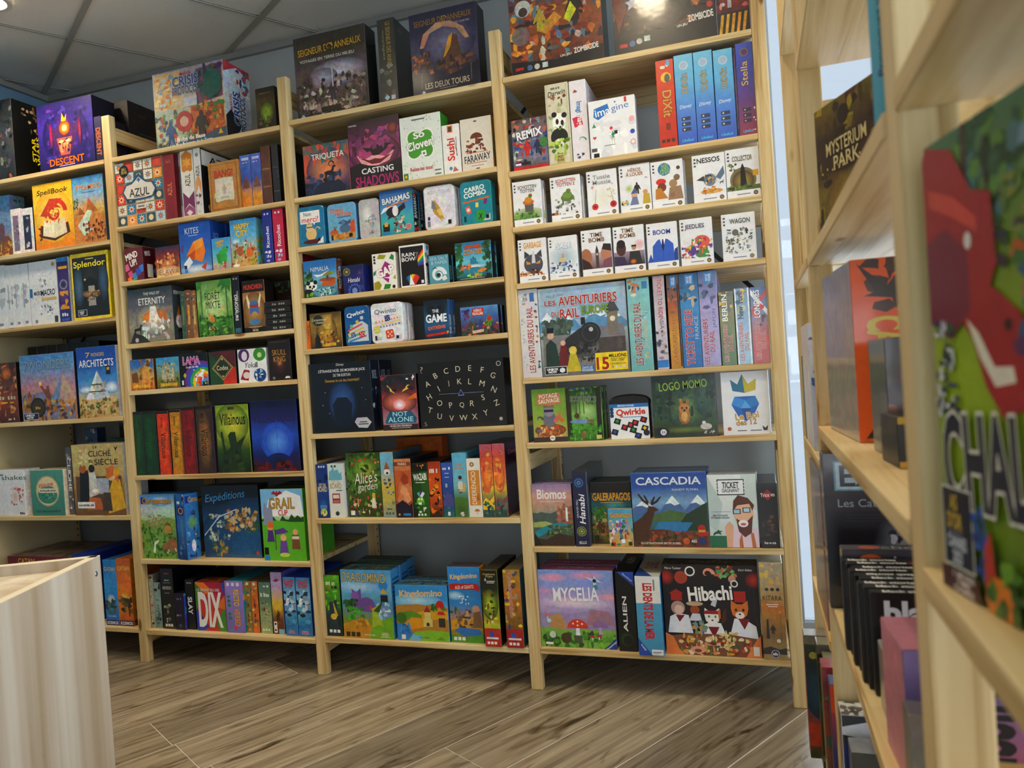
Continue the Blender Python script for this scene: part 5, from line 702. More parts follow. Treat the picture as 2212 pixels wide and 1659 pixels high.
B('qwixx','2a6aa8',[P_([(.05,.08),(.2,.5),(.7,.62),(.94,.5),(.94,.08)],'d0d8e0'),P_([(.08,.4),(.7,.56),(.72,.52),(.1,.35)],'d85a58'),P_([(.07,.3),(.76,.46),(.78,.42),(.09,.25)],'e0c860'),P_([(.06,.2),(.8,.36),(.82,.31),(.07,.14)],'68b078'),P_([(.1,.12),(.84,.24),(.86,.2),(.12,.07)],'5a90c8'),DIE(.3,.26,.09,'2a60a8'),DIE(.66,.26,.11,'d03a38'),DIE(.5,.6,.06,'e0d040',20,'8a8020'),DIE(.7,.7,.06,'e8e8e8',8,'333'),DIE(.24,.5,.06,'3fae58',8),T_('Qwixx',.46,.82,.76,.13,'f4f6fa',12,.02)],'blue tin with a score sheet and rolling dice',side='2a5a98',g=2,name='game_tin',rnd=TR,m=.04)
B('qwinto','e8e9ee',[T_('Qwinto',.46,.8,.72,.14,'4a4a88',2,.005),R_(.2,.69,.8,.7,'b0b0bc'),P_([(.1,.5),(.94,.6),(.94,.65),(.1,.55)],'e8a06a'),P_([(.3,.44),(.94,.52),(.94,.57),(.3,.49)],'e0d898'),P_([(.12,.36),(.94,.44),(.94,.49),(.12,.41)],'8a86b8'),[C_(.2+i*.1,.545+i*.012,.03,'f4f0ea') for i in range(8)],[C_(.24+i*.1,.395+i*.01,.03,'e8e6f4') for i in range(7)],DIE(.52,.62,.085,'3a3a8a',10,'d8d8f0'),DIE(.16,.34,.1,'d8d048',10,'f8f8e0'),DIE(.58,.2,.13,'e0603a',10),E_(.2,.1,.1,.03,'c8c8d0'),P_([(.72,.05),(.93,.05),(.93,.18)],'c8ccd4'),R_(.78,.07,.87,.15,'20242a'),R_(.08,.06,.15,.18,'3a3a40')],'white tin with an orange die and rows of dots',side='d8dae0',g=2,name='game_tin',rnd=TR,m=.03)
B('game','1c2a3a:2a6a98:24506f:1c2a38',[E_(.5,.78,.4,.2,'2a3c4c','1c2a38'),E_(.35,.8,.1,.06,'141c26'),E_(.66,.8,.1,.06,'141c26'),T_('THE',.48,.72,.26,.08,'f2f4f6',b=.02),T_('GAME',.5,.53,.84,.2,'f4f6f8',b=.03),T_('EXTRÊME',.5,.3,.7,.1,'e8703a',4,.03),P_([(.06,.12),(.9,.17),(.9,.11),(.06,.06)],'c8301c'),SC_(.65,.1,.95,.17,4,.06,'f0a030 e85a2a',2)],'slim teal-black box with bold white lettering',side='2f70b0',sart=[T_('THE GAME',.5,.35,.6,.5,'e8f0f8',90,.02)],g=1,m=.15)
B('hero','3a2a20:5a4a6a:4a7ab8:6aa0d8',[SC_(.02,.0,.98,.4,34,.08,'5a6a3a 8a5a38 2a3a60 c8a060 3a5a4a a83a2a 6a4a78',3),I_(.76,.5,.16,MAN,'6a9a3a'),C_(.76,.55,.06,'c83a2a'),I_(.52,.38,.13,MAN,'3a4a88'),I_(.26,.36,.13,MAN,'5a4a38'),SC_(.05,.6,.3,.9,10,.07,'3a3a78 6a5aa0 8a3a3a',4),P_([(.3,.06),(.6,.1),(.6,.2),(.3,.16)],'d8c8b0'),P_([(.3,.66),(.32,.92),(.62,.94),(.64,.68)],'c82a28'),T_('HERO\nREALMS',.47,.8,.28,.2,'f0e8d8',b=.02)],'wide little box with a crowd of fantasy fighters',side='2a1c14',m=.3)
B('jack','15171c:1c222c:181b20',[E_(.52,.42,.26,.36,'3a5a9a','161a22'),E_(.52,.42,.2,.28,'4a70b0','24406a'),P_([(.4,.1),(.36,.4),(.44,.5),(.6,.5),(.68,.4),(.64,.1)],'1a2438'),[STAR(x,y,.012,'c8d4e8',4,.3) for x,y in ((.25,.58),(.85,.62),(.9,.45),(.2,.4),(.3,.28),(.8,.75))],P_([(.7,.14),(.74,.2),(.9,.2),(.97,.13),(.9,.05),(.76,.06)],'c8ccd4'),R_(.76,.1,.92,.115,'4a5060'),R_(.78,.13,.9,.145,'4a5060'),T_('Disney',.52,.965,.13,.045,'e0e0e0',b=0,it=.2),T_("L'ÉTRANGE NOËL DE MONSIEUR JACK",.54,.885,.76,.06,'e8e6ea',b=.01),T_('DE TIM BURTON',.54,.82,.28,.04,'d0d0d4'),T_('Devenez le roi des festivités !',.54,.745,.56,.04,'b89a3a')],'black square box with a blue moonlit oval',side='15203a',sart=[SC_(.1,.1,.9,.6,8,.2,'2a4a8a 1c2c50 c8ccd8',3),T_('NOEL',.5,.8,.6,.12,'a8b0c0')],top='14161c',g=1,m=.2)
B('nota','3a2020:c87a98:c04a58:5a2a30:1c3038',[E_(.5,.16,.75,.34,'d8a8b8','8a4a60'),E_(.5,.5,.5,.2,'ff9a80','6a2a30'),E_(.5,.46,.18,.1,'ffffff','f08a90'),P_([(.16,.84),(.22,.72),(.4,.66),(.3,.74)],'e8c858'),P_([(.84,.86),(.78,.74),(.58,.68),(.68,.76)],'e8c858'),P_([(.6,.52),(1,.66),(1,.56)],'e07a30'),P_([(0,1),(.2,1),(0,.88)],'a84050'),SC_(.0,.72,1,1,14,.1,'24404a 2a2a38 1c343c',3),P_([(.06,.16),(.2,.34),(.82,.34),(.97,.2),(.94,.12),(.08,.12)],'2a6a88'),T_('NOT',.5,.29,.42,.08,'c8f0f4',b=.0,o='2a88a8'),T_('ALONE',.51,.19,.72,.09,'c8f0f4',b=.0,o='2a88a8'),R_(0,0,1,.1,'3a2a30'),T_('GHISLAIN MASSON',.5,.075,.62,.03,'e8e4e4',b=.02),R_(.24,.03,.78,.045,'a8a0a0'),SC_(.7,.9,.95,.97,4,.05,'e8e8ec',2)],'dark planet box with glaring yellow eyes',side='241c20',top='2a4048',m=.25)
_al=[]
for _t,_x,_y,_a in (('A',.11,.68,20),('B',.21,.8,24),('C',.34,.86,10),('D',.48,.88,0),('E',.62,.88,-4),('F',.76,.84,-14),('G',.88,.75,-24),('H',.12,.48,28),('I',.24,.6,24),('J',.36,.67,8),('K',.49,.69,0),('L',.61,.68,-6),('M',.75,.64,-16),('N',.88,.54,-28),('O',.24,.38,10),('P',.37,.34,6),('Q',.5,.33,0),('R',.62,.35,-4),('S',.75,.43,14),('T',.12,.28,-18),('U',.23,.18,-10),('V',.37,.14,-4),('W',.51,.14,0),('X',.64,.15,4),('Y',.77,.2,10),('Z',.9,.34,20)): _al.append(T_(_t,_x,_y,None,.085,'dcd4bc',_a,-.004))
B('alph','1c1f26:15171b:1a1c20',_al+[R_(.24,.51,.76,.516,'8a94b8'),I_(.5,.52,.04,[(-1,-.8),(0,1),(1,-.8)],'7a88c0'),I_(.5,.52,.028,[(-1,-.8),(0,1),(1,-.8)],'222840'),C_(.95,.92,.028,'b8b8b0'),C_(.95,.92,.02,'1a1c22'),T_('?',.05,.9,.035,.1,'b8b8a8',b=-.01),T_('S',.06,.07,.03,.06,'b8b8a8',b=-.01),C_(.94,.1,.02,'b8b8b0')],'wide black box ringed with pale alphabet letters',side='101216',top='16181c',g=1,m=.25)
B('gob1','1f3f8a:24509a:1c3f88',[SC_(.1,.66,.9,.8,6,.2,'14284a 1a3060',2),T_('GET ON',.5,.61,.6,.07,'e8d8a0',b=.012),T_('BOARD',.5,.535,.8,.09,'e8d8a0',b=.014),C_(.3,.96,.09,'c8d0e0'),C_(.52,.96,.09,'c8d0e0'),C_(.74,.96,.09,'c8d0e0'),E_(.5,.26,.36,.1,'3a78b8','24509a'),R_(.2,.16,.8,.24,'5a98c8'),E_(.5,.1,.3,.07,'d8d878'),SC_(.2,.04,.8,.14,6,.12,'3a5a38 a8c870 e8e8a8',4),C_(.72,.22,.05,'d85a48')],'royal blue spine with cream retro lettering and a car front',side='e0e6e4',top='2a58a0',m=.1)
B('gob2','e6e6dc:dfe6e0:cfe2e2',[P_([(.05,.7),(.1,.86),(.3,.9),(.36,.98),(.45,.88),(.7,.9),(.8,.82),(.95,.86),(.95,.7)],'78b8c8'),T_('GET ON',.5,.66,.6,.07,'c8a870',b=.012),T_('BOARD',.5,.59,.8,.09,'b89860',b=.014),R_(.5,.5,.92,.515,'3a3a3a'),I_(.48,.36,.3,[(-.9,-1),(-.9,1),(.9,1),(.9,-1)],'a82a38'),R_(.26,.36,.7,.43,'e8d8d0'),R_(.26,.28,.7,.33,'c87a70'),C_(.5,.08,.14,'3a4a48'),C_(.3,.96,.08,'5a6a68'),C_(.52,.96,.08,'5a6a68')],'cream and aqua spine with a small red bus',side='e8e8e0',top='d8dcd8',sart=[T_('G',.15,.8,.12,.06,'8a7a58'),R_(.1,.5,.6,.53,'3a3a3a'),R_(.2,.1,.5,.3,'a83a48'),SC_(.4,.05,.95,.5,8,.1,'c87a58 3a6a78',3)],m=.06)
B('alice','3a4a20:4a6a2c:6a9a38:3a5a20',[E_(.55,.75,.4,.2,'a8c848','4a7028'),SC_(0,.0,1,1,60,.08,'2f4a1c 4a6a28 5a8a34 3a5a20 7aa040',3),SC_(0,.05,1,.95,26,.05,'c83a2a d8584a e88a58 a82a28',5),SC_(.1,.05,.95,.3,14,.06,'d8b070 c8583a e8d8b0',6),P_([(.7,.14),(.72,.3),(.8,.3),(.84,.14)],'e8e0d0'),C_(.77,.33,.035,'e8b890'),P_([(.72,.32),(.74,.38),(.82,.37),(.82,.26)],'e0b850'),R_(.06,.03,.18,.1,'e8e8e0'),R_(.2,.03,.3,.09,'5a4a78'),T_("Alice's",.56,.62,.7,.18,'f4f2ea',6,-.002,it=.25),T_('garden',.6,.46,.6,.15,'f4f2ea',6,-.002,it=.25)],'lush green garden box with red roses and white script',side='3a5a78',top='3a5028',m=.35)
B('bird','8aa0a0:c8b860:d8c058:88c0d8:7ac0e0',[C_(.48,.7,.24,'e8ecec'),P_([(.24,.74),(.48,.86),(.72,.74)],'a86a38'),C_(.5,.68,.1,'4a3a28'),SC_(.2,.46,.85,.58,9,.12,'5a7088 3a5068',3),SC_(.4,.2,.9,.4,6,.1,'3a78a8 5a98c0',5),C_(.28,.06,.09,'5a6a70'),C_(.52,.06,.09,'5a6a70'),C_(.76,.06,.09,'5a6a70'),G_('Ave',.55,.13,.4,.03,'2a3a48')],'pale blue and yellow spine with a round birdhouse',side='3a5a68',top='e07a1c',m=.2)
B('parks','2a2038:a85a3a:d88a58:c87a4a:d89060',[P_([(.0,.25),(.2,.5),(.3,.62),(.6,.55),(.8,.6),(1,.5),(1,.8),(0,.8)],'c8683c'),P_([(.25,.4),(.4,.56),(.7,.5),(.95,.3),(.7,.24)],'e8a878'),P_([(.1,.3),(.3,.44),(.5,.36),(.6,.22),(.3,.2)],'d88a5c'),P_([(.35,.66),(.55,.78),(.85,.7),(.8,.58),(.5,.56)],'a84a2c'),P_([(0,.22),(.4,.3),(.8,.2),(1,.26),(1,0),(0,0)],'2a1f38'),R_(0,.88,1,.95,'8a4a30'),T_('PARKS',.5,.915,.5,.045,'f0d8c0',b=.02),C_(.16,.05,.06,'c8b838'),R_(.4,.03,.85,.07,'3a8ac0')],'red rock canyon spine with small white capitals',side='20202a',top='3a3028',m=.2)
B('wazabi','14200e:2a5a1c:183010',[P_([(.2,.0),(.6,.5),(.4,1),(1,1),(1,0)],'2f6a1e'),R_(0,.85,1,1,'18180f'),T_('WAZABI',.5,.75,.82,.12,'f4f6f0',4,.02),R_(.2,.64,.8,.655,'d8e0c8'),CARDF(.5,.38,.26,['6ac0b0','5a3a98','e8e8ec']),C_(.45,.3,.24,'7ac028'),C_(.36,.34,.06,'f0f0d8'),C_(.54,.34,.06,'f0f0d8'),R_(.32,.24,.58,.28,'f4f4ec'),SC_(.1,.1,.9,.26,8,.1,'5aa020 e8e8e0 3a4a60',3),SC_(.3,.93,.75,.97,5,.07,'e8a020 d83a28',5),ICONS(.05,'e8ece0',3,.25,.06,.2)],'dark green spine with an angry round green face',side='1c1c18',top='1c1814',m=.12)
B('obla','1c1410:c85a1c:d8641c:a83a18',[SC_(0,.1,1,.7,26,.18,'1c1210 e8801c 241814 d8581c f0a030',3),G_('Seigo',.45,.84,.7,.08,'e8e4dc',14,.0,it=.3),R_(.4,.03,.75,.11,'3a2a20')],'orange and black tiger-striped spine',side='1a1412',top='1f1a18',m=.15)
B('blues','2a7a70:2a4a88:3a60b0:3f68c0',[SC_(0,.1,1,.4,14,.2,'2a8a80 3a5a98 1c3a60',3),P_([(0,.3),(.4,.48),(1,.34),(1,.2),(0,.2)],'5a5a98'),G_('MUSE',.5,.9,.76,.05,'e8ecf4'),R_(.3,.8,.7,.815,'c8d0e4'),R_(.3,.73,.7,.745,'c8d0e4'),R_(.3,.55,.5,.62,'a8b8d8'),R_(.4,.03,.62,.1,'e8eef0')],'short blue spine with an evening lake',side='1c3460',top='2a4a80',m=.2)
B('jungle','3a5a2a:4a7a3a:88c0c8:78c0dc:68b8dc',[E_(.5,.1,.7,.22,'4a6a30','5a8a3a'),I_(.5,.44,.3,MAN,'4a4038'),C_(.52,.62,.14,'4a3024'),R_(.42,.4,.86,.52,'d8b878'),P_([(.36,.56),(.34,.44),(.7,.44),(.68,.56)],'e0d8c8'),T_('Jungle\nChoisies',.5,.8,.7,.1,'d8902a',b=.01),C_(.55,.05,.16,'d8d8d8'),SC_(.4,.02,.7,.08,4,.06,'8a5a80',2)],'light blue spine with a boy holding a map on a hill',side='6ab0c8',top='7ac0d4',m=.15)
B('difer','e8e4da',[R_(.1,.2,.92,.8,'d8963a'),T_('DIFERENCIO',.45,.5,.34,.56,'f4f0e6',90,.0),C_(.4,.9,.16,'8a5a38'),C_(.4,.9,.09,'e8c0a0'),CAP(.6,.1,.2,'b8804a','e0b890'),P_([(.6,.3),(.8,.42),(.85,.28)],'b87030')],'cream spine with an orange block and white sideways capitals',side='d8d4ca',top='3a3a3a',m=.06)
for i,k in enumerate(('sun1','sun2')): B(k,'2a5a58:4a6a58:e0c040:e87a30:d85a38:b8607a',[E_(.5,.55,.4,.22,'f8a030','d8603a'),SC_(0,.35,1,.9,16,.2,'f09038 e0603a c84a48 f0b048',3+i),P_([(0,.2),(.3,.27),(.6,.22),(1,.3),(1,.1),(0,.1)],'e8c838' if i==0 else '8a5a58'),SC_(0,.02,1,.2,12,.18,'2a4a48 3a7a68 4a8a78 1c3a48',5)],('left','right')[i]+' one of the twin fiery sunset spines',side='4a2a58',top='7a4a6a',sart=[T_('Canopée',.4,.86,.5,.08,'d88a98',b=-.004)],g=1,m=.3)
B('orflat','d87a20',[R_(0,0,1,1,'d07018')],'orange flat box lying on top behind the canyon spine',side='b85a14',top='e0861f')
B('trid','1f3038:2a3a40:4a9a28:6ab030',[SC_(0,.45,1,1,30,.14,'5aa028 7ac038 3f8a20 8ad048',3),G_('Trident',.45,.88,.7,.08,'d8e8c0',b=0,it=.2),C_(.26,.8,.1,'b07a38'),C_(.5,.8,.1,'4a5a48'),C_(.74,.8,.1,'22384a'),P_([(.2,0),(.25,.55),(.75,.6),(.8,0)],'2c4450'),P_([(.5,.58),(.6,.3),(.8,.34)],'c8b838'),E_(.5,.32,.2,.05,'e0c050'),ICONS(.08,'e8ece8',3,.16,.09,.26)],'grass green spine with dark mossy base beside the purple dragon box',side='101a1c',top='1c2c20',m=.35)
B('drago','5a8a2a:8a9a38:5a98b8:78b8dc:5aa4dc',[E_(.3,.75,.5,.1,'b8dcf0','6ab0e0'),SC_(.7,.3,1,.5,9,.09,'a8c8e0 7aa0c8 d8e8f0',3),I_(.42,.56,.22,[(-1,-.9),(-.75,0),(-.9,.55),(-1,.9),(-.6,.62),(-.4,.7),(-.15,.95),(-.12,.5),(-.1,.1),(.4,.25),(.9,0),(1.2,-.6),(1.1,-1)],'7a5aa0'),C_(.27,.62,.08,'8a6ab0'),P_([(.55,.5),(.62,.4),(.56,.42)],'d84a38'),SC_(.05,.4,.3,.55,10,.08,'2f5a28 3a7030 244a20',4),SC_(.1,.3,.4,.44,8,.08,'4aa030 5ab838 3a8a28',5),P_([(0,0),(0,.2),(.4,.3),(.6,.16),(.55,0)],'c8942a'),P_([(.5,0),(.6,.2),(1,.34),(1,0)],'7ab02a'),P_([(.58,.16),(.6,.44),(.76,.5),(.68,.38),(.82,.18),(.7,.2)],'a8c030'),P_([(.62,.4),(.82,.56),(.74,.38)],'4a5a28'),SC_(.2,.12,.5,.26,8,.06,'d8a838 b07a20',2),C_(.84,.78,.09,'3a90d0'),P_([(.78,.66),(.84,.74),(.92,.66)],'d8b040'),R_(.78,.54,.92,.64,'1c2430'),T_('DRAGOMINO',.46,.89,.86,.13,'c8b87a',-2,.012,o='3a4a48'),ICONS(.05,'3a3a30',3,.05,.04,.1),T_('blue orange',.52,.05,.2,.025,'e8ecf0'),LINES(.02,.1,4,'d8dcc0',.7,.95)],'sky blue box with a friendly purple dragon',side='4a98d0',top='3a5a58',tart=[SC_(0,0,1,1,22,.08,'1c2420 3a4a30 2a3a40 6a7a48',3)],m=.2,sart=[LINES(.3,.9,10,'2a5a88',.1,.9)])
B('kingd','7ab030:a8b838:8ac0d8:3a9ad8:3a98d8',[E_(.4,.72,.5,.12,'b8e0f0','58b0e0'),HILL(.62,.05,'b8883a',5,7),P_([(.4,.5),(.66,.58),(1,.54),(1,.4),(.5,.38)],'d8a828'),P_([(0,.48),(.3,.54),(.5,.46),(.5,.36),(0,.38)],'6a9a2c'),P_([(.16,.3),(.3,.42),(.56,.4),(.6,.26),(.3,.2)],'e0a020'),P_([(0,0),(0,.3),(.16,.3),(.3,.14),(.26,0)],'3a88c8'),P_([(.2,0),(.36,.16),(.66,.2),(1,.18),(1,0)],'8ac030'),C_(.1,.4,.1,'4a7a28'),SC_(.05,.1,.25,.3,6,.06,'4a98d8 2a70b0',2),I_(.61,.36,.1,[(-.9,-1),(-.9,.4),(-.6,.4),(-.6,1.6),(.6,1.6),(.6,.4),(.9,.4),(.9,-1)],'d8c878'),I_(.61,.52,.1,[(-.7,0),(0,1.2),(.7,0)],'a83028'),I_(.61,.3,.03,[(-1,-1),(-1,.6),(0,1.3),(1,.6),(1,-1)],'4a4030'),SC_(.7,.56,.98,.66,8,.07,'3a7030 4a8a38',3),C_(.86,.66,.075,'c8282c'),P_([(.78,.52),(.84,.62),(.94,.52)],'d0a030'),P_([(.8,.48),(.82,.54),(.92,.54),(.95,.48)],'c8282c'),R_(.82,.26,.94,.42,'3a3f3a'),P_([(.24,0),(.3,.12),(.5,.08),(.44,0)],'78b8d8'),T_('Kingdomino',.5,.84,.82,.14,'e8a838',2,.004,o='f4ecd0'),ICONS(.06,'e8e8e8',1,.08,.04),T_('blue orange',.52,.06,.18,.03,'2a4a98'),LINES(.03,.09,2,'5a7a28',.74,.95)],'blue box with a castle among yellow wheat fields',side='3a88c0',top='4a7a90',tart=[SC_(0,0,1,1,20,.07,'2a2a28 6a5a48 3a4a50',3)],m=.12)
B('giants','5a9a2c:c88a28:3a90d0:2f8ad0:3a98dc',[E_(.2,.62,.3,.06,'c8e4f4','4aa4dc'),P_([(0,.28),(.5,.36),(1,.3),(1,.2),(0,.16)],'d8a020'),SC_(.0,.38,.2,.46,4,.08,'3a6a28',2),SC_(.2,.2,.75,.42,22,.1,'7a6048 5a4434 9a7a58 c8a888',3),C_(.82,.44,.12,'c8a080'),P_([(.7,.2),(.74,.4),(.94,.42),(1,.2)],'8a6a4a'),P_([(.1,.16),(.3,.2),(.9,.18),(1,.1),(.4,.08)],'3a80c0'),P_([(0,0),(0,.1),(.5,.06),(1,.12),(1,0)],'5a9a2c'),SC_(.25,.5,.6,.62,8,.04,'e8f0f4',5),P_([(.06,.7),(.02,.76),(.12,.78),(.9,.78),(.98,.74),(.94,.68),(.86,.7),(.14,.7)],'c0282a'),T_('AGE of GIANTS',.5,.735,.58,.045,'f4e8d8',4,.01),T_('Kingdomino',.5,.87,.84,.08,'e8b848',4,.0,o='f0e8d0'),ICONS(.05,'e8ece8',3,.08,.05,.13)],'blue tall box with a grey giant and a red ribbon',side='c88a30',top='5a4a48',m=.15)
B('orig','b83228:c8a838:8a9a28:2a3018:1c1c18',[R_(0,0,1,.24,'c03a2c'),P_([(0,.24),(0,.34),(1,.3),(1,.24)],'b8c838'),E_(.45,.55,.5,.2,'b8c838','4a5a1c'),SC_(.1,.3,.9,.7,16,.14,'6a7a20 d8d840 8a5a28 3a4a18',3),SC_(.3,.3,.7,.45,7,.1,'c88a48 5a3a20 e8e0c0',4),C_(.45,.16,.16,'4a5ab0'),R_(.1,.1,.85,.125,'e8e0e0'),ICONS(.05,'f0e8e0',3,.14,.08,.22),T_('Kingdomino\nOrigins',.5,.93,.76,.06,'d8c88a',b=.004),SC_(.15,.84,.25,.89,3,.06,'e8e8e8',2),R_(.32,.85,.85,.86,'e0e0d8'),R_(.32,.83,.8,.84,'e0e0d8')],'dark volcanic spine with a red foot band',side='22201c',top='4a4030',m=.25)
B('queen','a82020:8a6a28:c87a30:a88a38',[R_(0,0,1,.24,'b02428'),SC_(0,.25,1,1,30,.16,'d8b830 8a5a28 c86a30 3a5a78 e0d048 a8a078',3),C_(.42,.16,.17,'4a5ab0'),R_(.1,.1,.88,.125,'e8e0e0'),ICONS(.05,'f0e8e0',3,.14,.08,.22),T_('Queendomino',.4,.68,.3,.58,'b0203a',-90,.0,o='f0e0d0')],'busy autumn coloured spine with a red foot band and crimson sideways script',side='2a5a60',top='7a6a38',g=1,m=.3)

# ---- bay nearest the window
B('zomb1','2a201a:8a4a28:a8602a:6a3a58:c87a30',[SC_(0,.12,1,1,70,.09,'d87a28 8a3a20 e8a838 5a6a70 3a2a30 b85a38 c8b8a8 6a8a98 4a3038',3),E_(.52,.82,.3,.12,'8a78a8','4a3450'),SWIRL(.5,.8,.16,'a088b8',1.4,.2),E_(.72,.66,.09,.04,'d8c828'),I_(.72,.54,.16,MAN,'3a3028'),P_([(.3,.38),(.5,.52),(.58,.46),(.4,.34)],'d8a038'),C_(.16,.6,.09,'d0d0d0'),C_(.16,.57,.05,'5a3a30'),I_(.34,.48,.12,MAN,'c8b030'),P_([(.6,.44),(.68,.58),(.74,.5),(.66,.4)],'d8d028'),C_(.12,.36,.1,'8a7a70'),P_([(0,0),(0,.14),(.5,.1),(1,.16),(1,0)],'1c1614'),T_('LA RÉSISTANCE',.46,.88,.62,.07,'e8e8ec',6,.03,o='4a3a5a'),T_('ZOMBICIDE',.82,.15,.26,.045,'e8e4dc',4,.03),T_('UN JEU',.6,.12,.12,.025,'e8e4e0',4,.02),R_(.04,.06,.13,.085,'c83038'),C_(.2,.07,.03,'5a78b0'),C_(.28,.07,.03,'c8c8c8'),R_(.34,.05,.4,.095,'c8c8c8'),LINES(.005,.025,1,'8a8480',.04,.96)],'huge fiery comic battle box at the top with a tilted white subtitle',side='241c18',m=.5,g=1)
B('zomb2','1c1614:3a2a24:5a4038:8a4a2a:6a5a48',[SC_(0,.14,1,1,60,.09,'3a3030 8a5a38 241c1c a8602a 5a4a48 c87a38 2a2424 6a3a28',4),STAR(.2,.44,.08,'c8c8c8'),E_(.5,.3,.22,.12,'5a4a44','2a2020'),P_([(.6,.5),(.75,.8),(.84,.7),(.74,.46)],'e08a28'),C_(.84,.55,.12,'2a2420'),P_([(0,.5),(.1,.7),(.14,.4),(.05,.2)],'8a3a28'),P_([(0,0),(0,.16),(1,.2),(1,0)],'1a1412'),T_('ZOMBICIDE',.86,.22,.24,.055,'e8e4dc',4,.03),T_('UN JEU',.68,.17,.1,.025,'e8e4e0',4,.02),STAR(.95,.3,.04,'c84a38',12,.6),R_(.05,.08,.13,.11,'c83038'),C_(.18,.1,.03,'5a78b0'),C_(.25,.11,.03,'c8c8c8'),R_(.3,.1,.36,.145,'c8c8c8'),LINES(.01,.03,1,'8a8480',.04,.96)],'huge dark comic battle box with a bright lamp glare',side='1c1614',m=.5,g=1)
B('zomb3','2a1a18:8a3028:b8484a:a8584a',[SC_(0,.25,1,1,22,.16,'b83a3a 5a2020 d87a6a 3a1c1c e0a090',3),R_(0,0,1,.24,'241c10'),[P_([(x,0),(x+.09,0),(x+.2,.22),(x+.11,.22)],'e8b018') for x in (.02,.2,.38,.56,.74)],C_(.2,.32,.06,'c8c8c8'),R_(.34,.28,.46,.36,'c8c8c8')],'red comic box with yellow hazard stripes at its foot',side='2a1c1a',m=.45,g=1)
B('remix','5a4a48:8a8a98:5a6a98:8a7a80:6a5a58',[SC_(0,.12,1,1,50,.1,'b8383a 3a5a98 d8d0c8 5a4a58 8a9aa8 2a3048 c87a50',3),I_(.42,.42,.22,MAN,'c8302c'),I_(.72,.44,.2,MAN,'2a3a60'),E_(.9,.5,.12,.1,'4a8a48'),R_(0,0,1,.07,'c82a2c'),T_('REMIX',.5,.7,.72,.15,'f4f4f4',6,.03,o='3a3a60'),T_('MARVEL',.48,.85,.24,.04,'d83a38'),R_(.06,.1,.5,.16,'2a2a34'),R_(.06,.1,.22,.14,'e8e8e8')],'small crowded comic heroes box with a red foot strip',side='3a3038',m=.4)
B('darwin','b8b890:d0ccb0:d4cfb8:dcd8c4',[R_(.04,.015,.96,.985,'c8c2a4'),R_(.07,.02,.93,.98,'d8d4be'),SC_(.1,.4,.9,.75,20,.09,'b0b488 c8c8a0 a0a870',3),E_(.55,.52,.3,.115,'f4f4f0'),C_(.34,.62,.12,'1c1c1c'),C_(.78,.6,.12,'1c1c1c'),E_(.46,.53,.07,.035,'1c1c1c'),E_(.68,.51,.07,.035,'1c1c1c'),C_(.58,.46,.05,'1c1c1c'),E_(.52,.34,.38,.11,'20221f'),E_(.5,.26,.22,.06,'e8e6e0'),SC_(.08,.08,.92,.3,30,.12,'a8c848 7aa030 c8d878 5a8028',4),P_([(.3,.48),(.55,.44),(.9,.52),(.56,.42)],'7aa030'),SC_(.2,.76,.85,.84,5,.1,'8a4a28 a8683a',5),R_(.34,.02,.7,.13,'c8b878'),T_('PRET\nPLAIR',.52,.075,.28,.07,'3a3420',b=.02),G_('Les fils de',.46,.945,.4,.03,'4a4a40'),T_('Darwin',.5,.885,.78,.065,'2a2a28',6,.0,it=.25)],'tall cream spine with a panda eating bamboo',side='b8b498',m=.12)
B('imasp','e8e6ee',[I_(.34,.87,.15,[(-1,-.3),(0,.8),(1,-.4),(.3,-.6)],'b0583a',10),T_('Imagine',.5,.64,.4,.2,'3a88c8',-90,.03),I_(.4,.5,.3,[(-.9,-1),(.9,-1),(.9,1),(-.9,1)],'d8305a',12),T_('imagine',.5,.48,.4,.24,'f4f0f4',-90,.02),SWIRL(.55,.26,.3,'2f9a78',.6,.14),SC_(.25,.02,.8,.1,8,.1,'3a3a60 e8e8f0 8a8ab0',3)],'tall pinkish white spine with a magenta square',side='dcdce4',m=.06)
B('imag','eaecf0',[SC_(.05,.05,.95,.6,12,.14,'dfe2e8 f4f6f8 d8dce4',5),P_([(.1,.72),(.12,.86),(.42,.92),(.46,.78),(.2,.66)],'2a80c8'),T_('imagine',.5,.8,.76,.12,'f4f6f8',7,.01) if False else T_('ima',.3,.79,.32,.12,'f4f8fc',7,.01),T_('gine',.68,.82,.38,.14,'2a7ac0',7,-.005),STAR(.58,.93,.03,'2a7ac0'),I_(.5,.38,.07,MAN,'2f9a5a'),C_(.47,.49,.035,'d83a38'),R_(.53,.38,.6,.44,'2a2a2a'),R_(.47,.22,.475,.34,'3a3a3a'),R_(.52,.22,.525,.34,'3a3a3a'),STAR(.1,.56,.06,'2f9a5a',3,.4),I_(.1,.36,.04,[(0,-1),(-1,.1),(-.8,.7),(-.3,.7),(0,.3),(.3,.7),(.8,.7),(1,.1)],'d83a48'),C_(.92,.38,.05,'2a5ac0'),C_(.92,.6,.06,'e8b8b8'),STAR(.92,.2,.08,'e05a58',8,.5),STAR(.92,.2,.06,'f0f0f2',8,.5),R_(.78,.9,.83,.99,'c83030'),R_(.06,.02,.18,.09,'1c1c1c'),R_(.02,.12,.14,.18,'5a6068'),R_(.3,.2,.55,.206,'3a3a3a')],'white box with a blue title and a green stick figure on a ladder',side='d8dae0',m=.05)
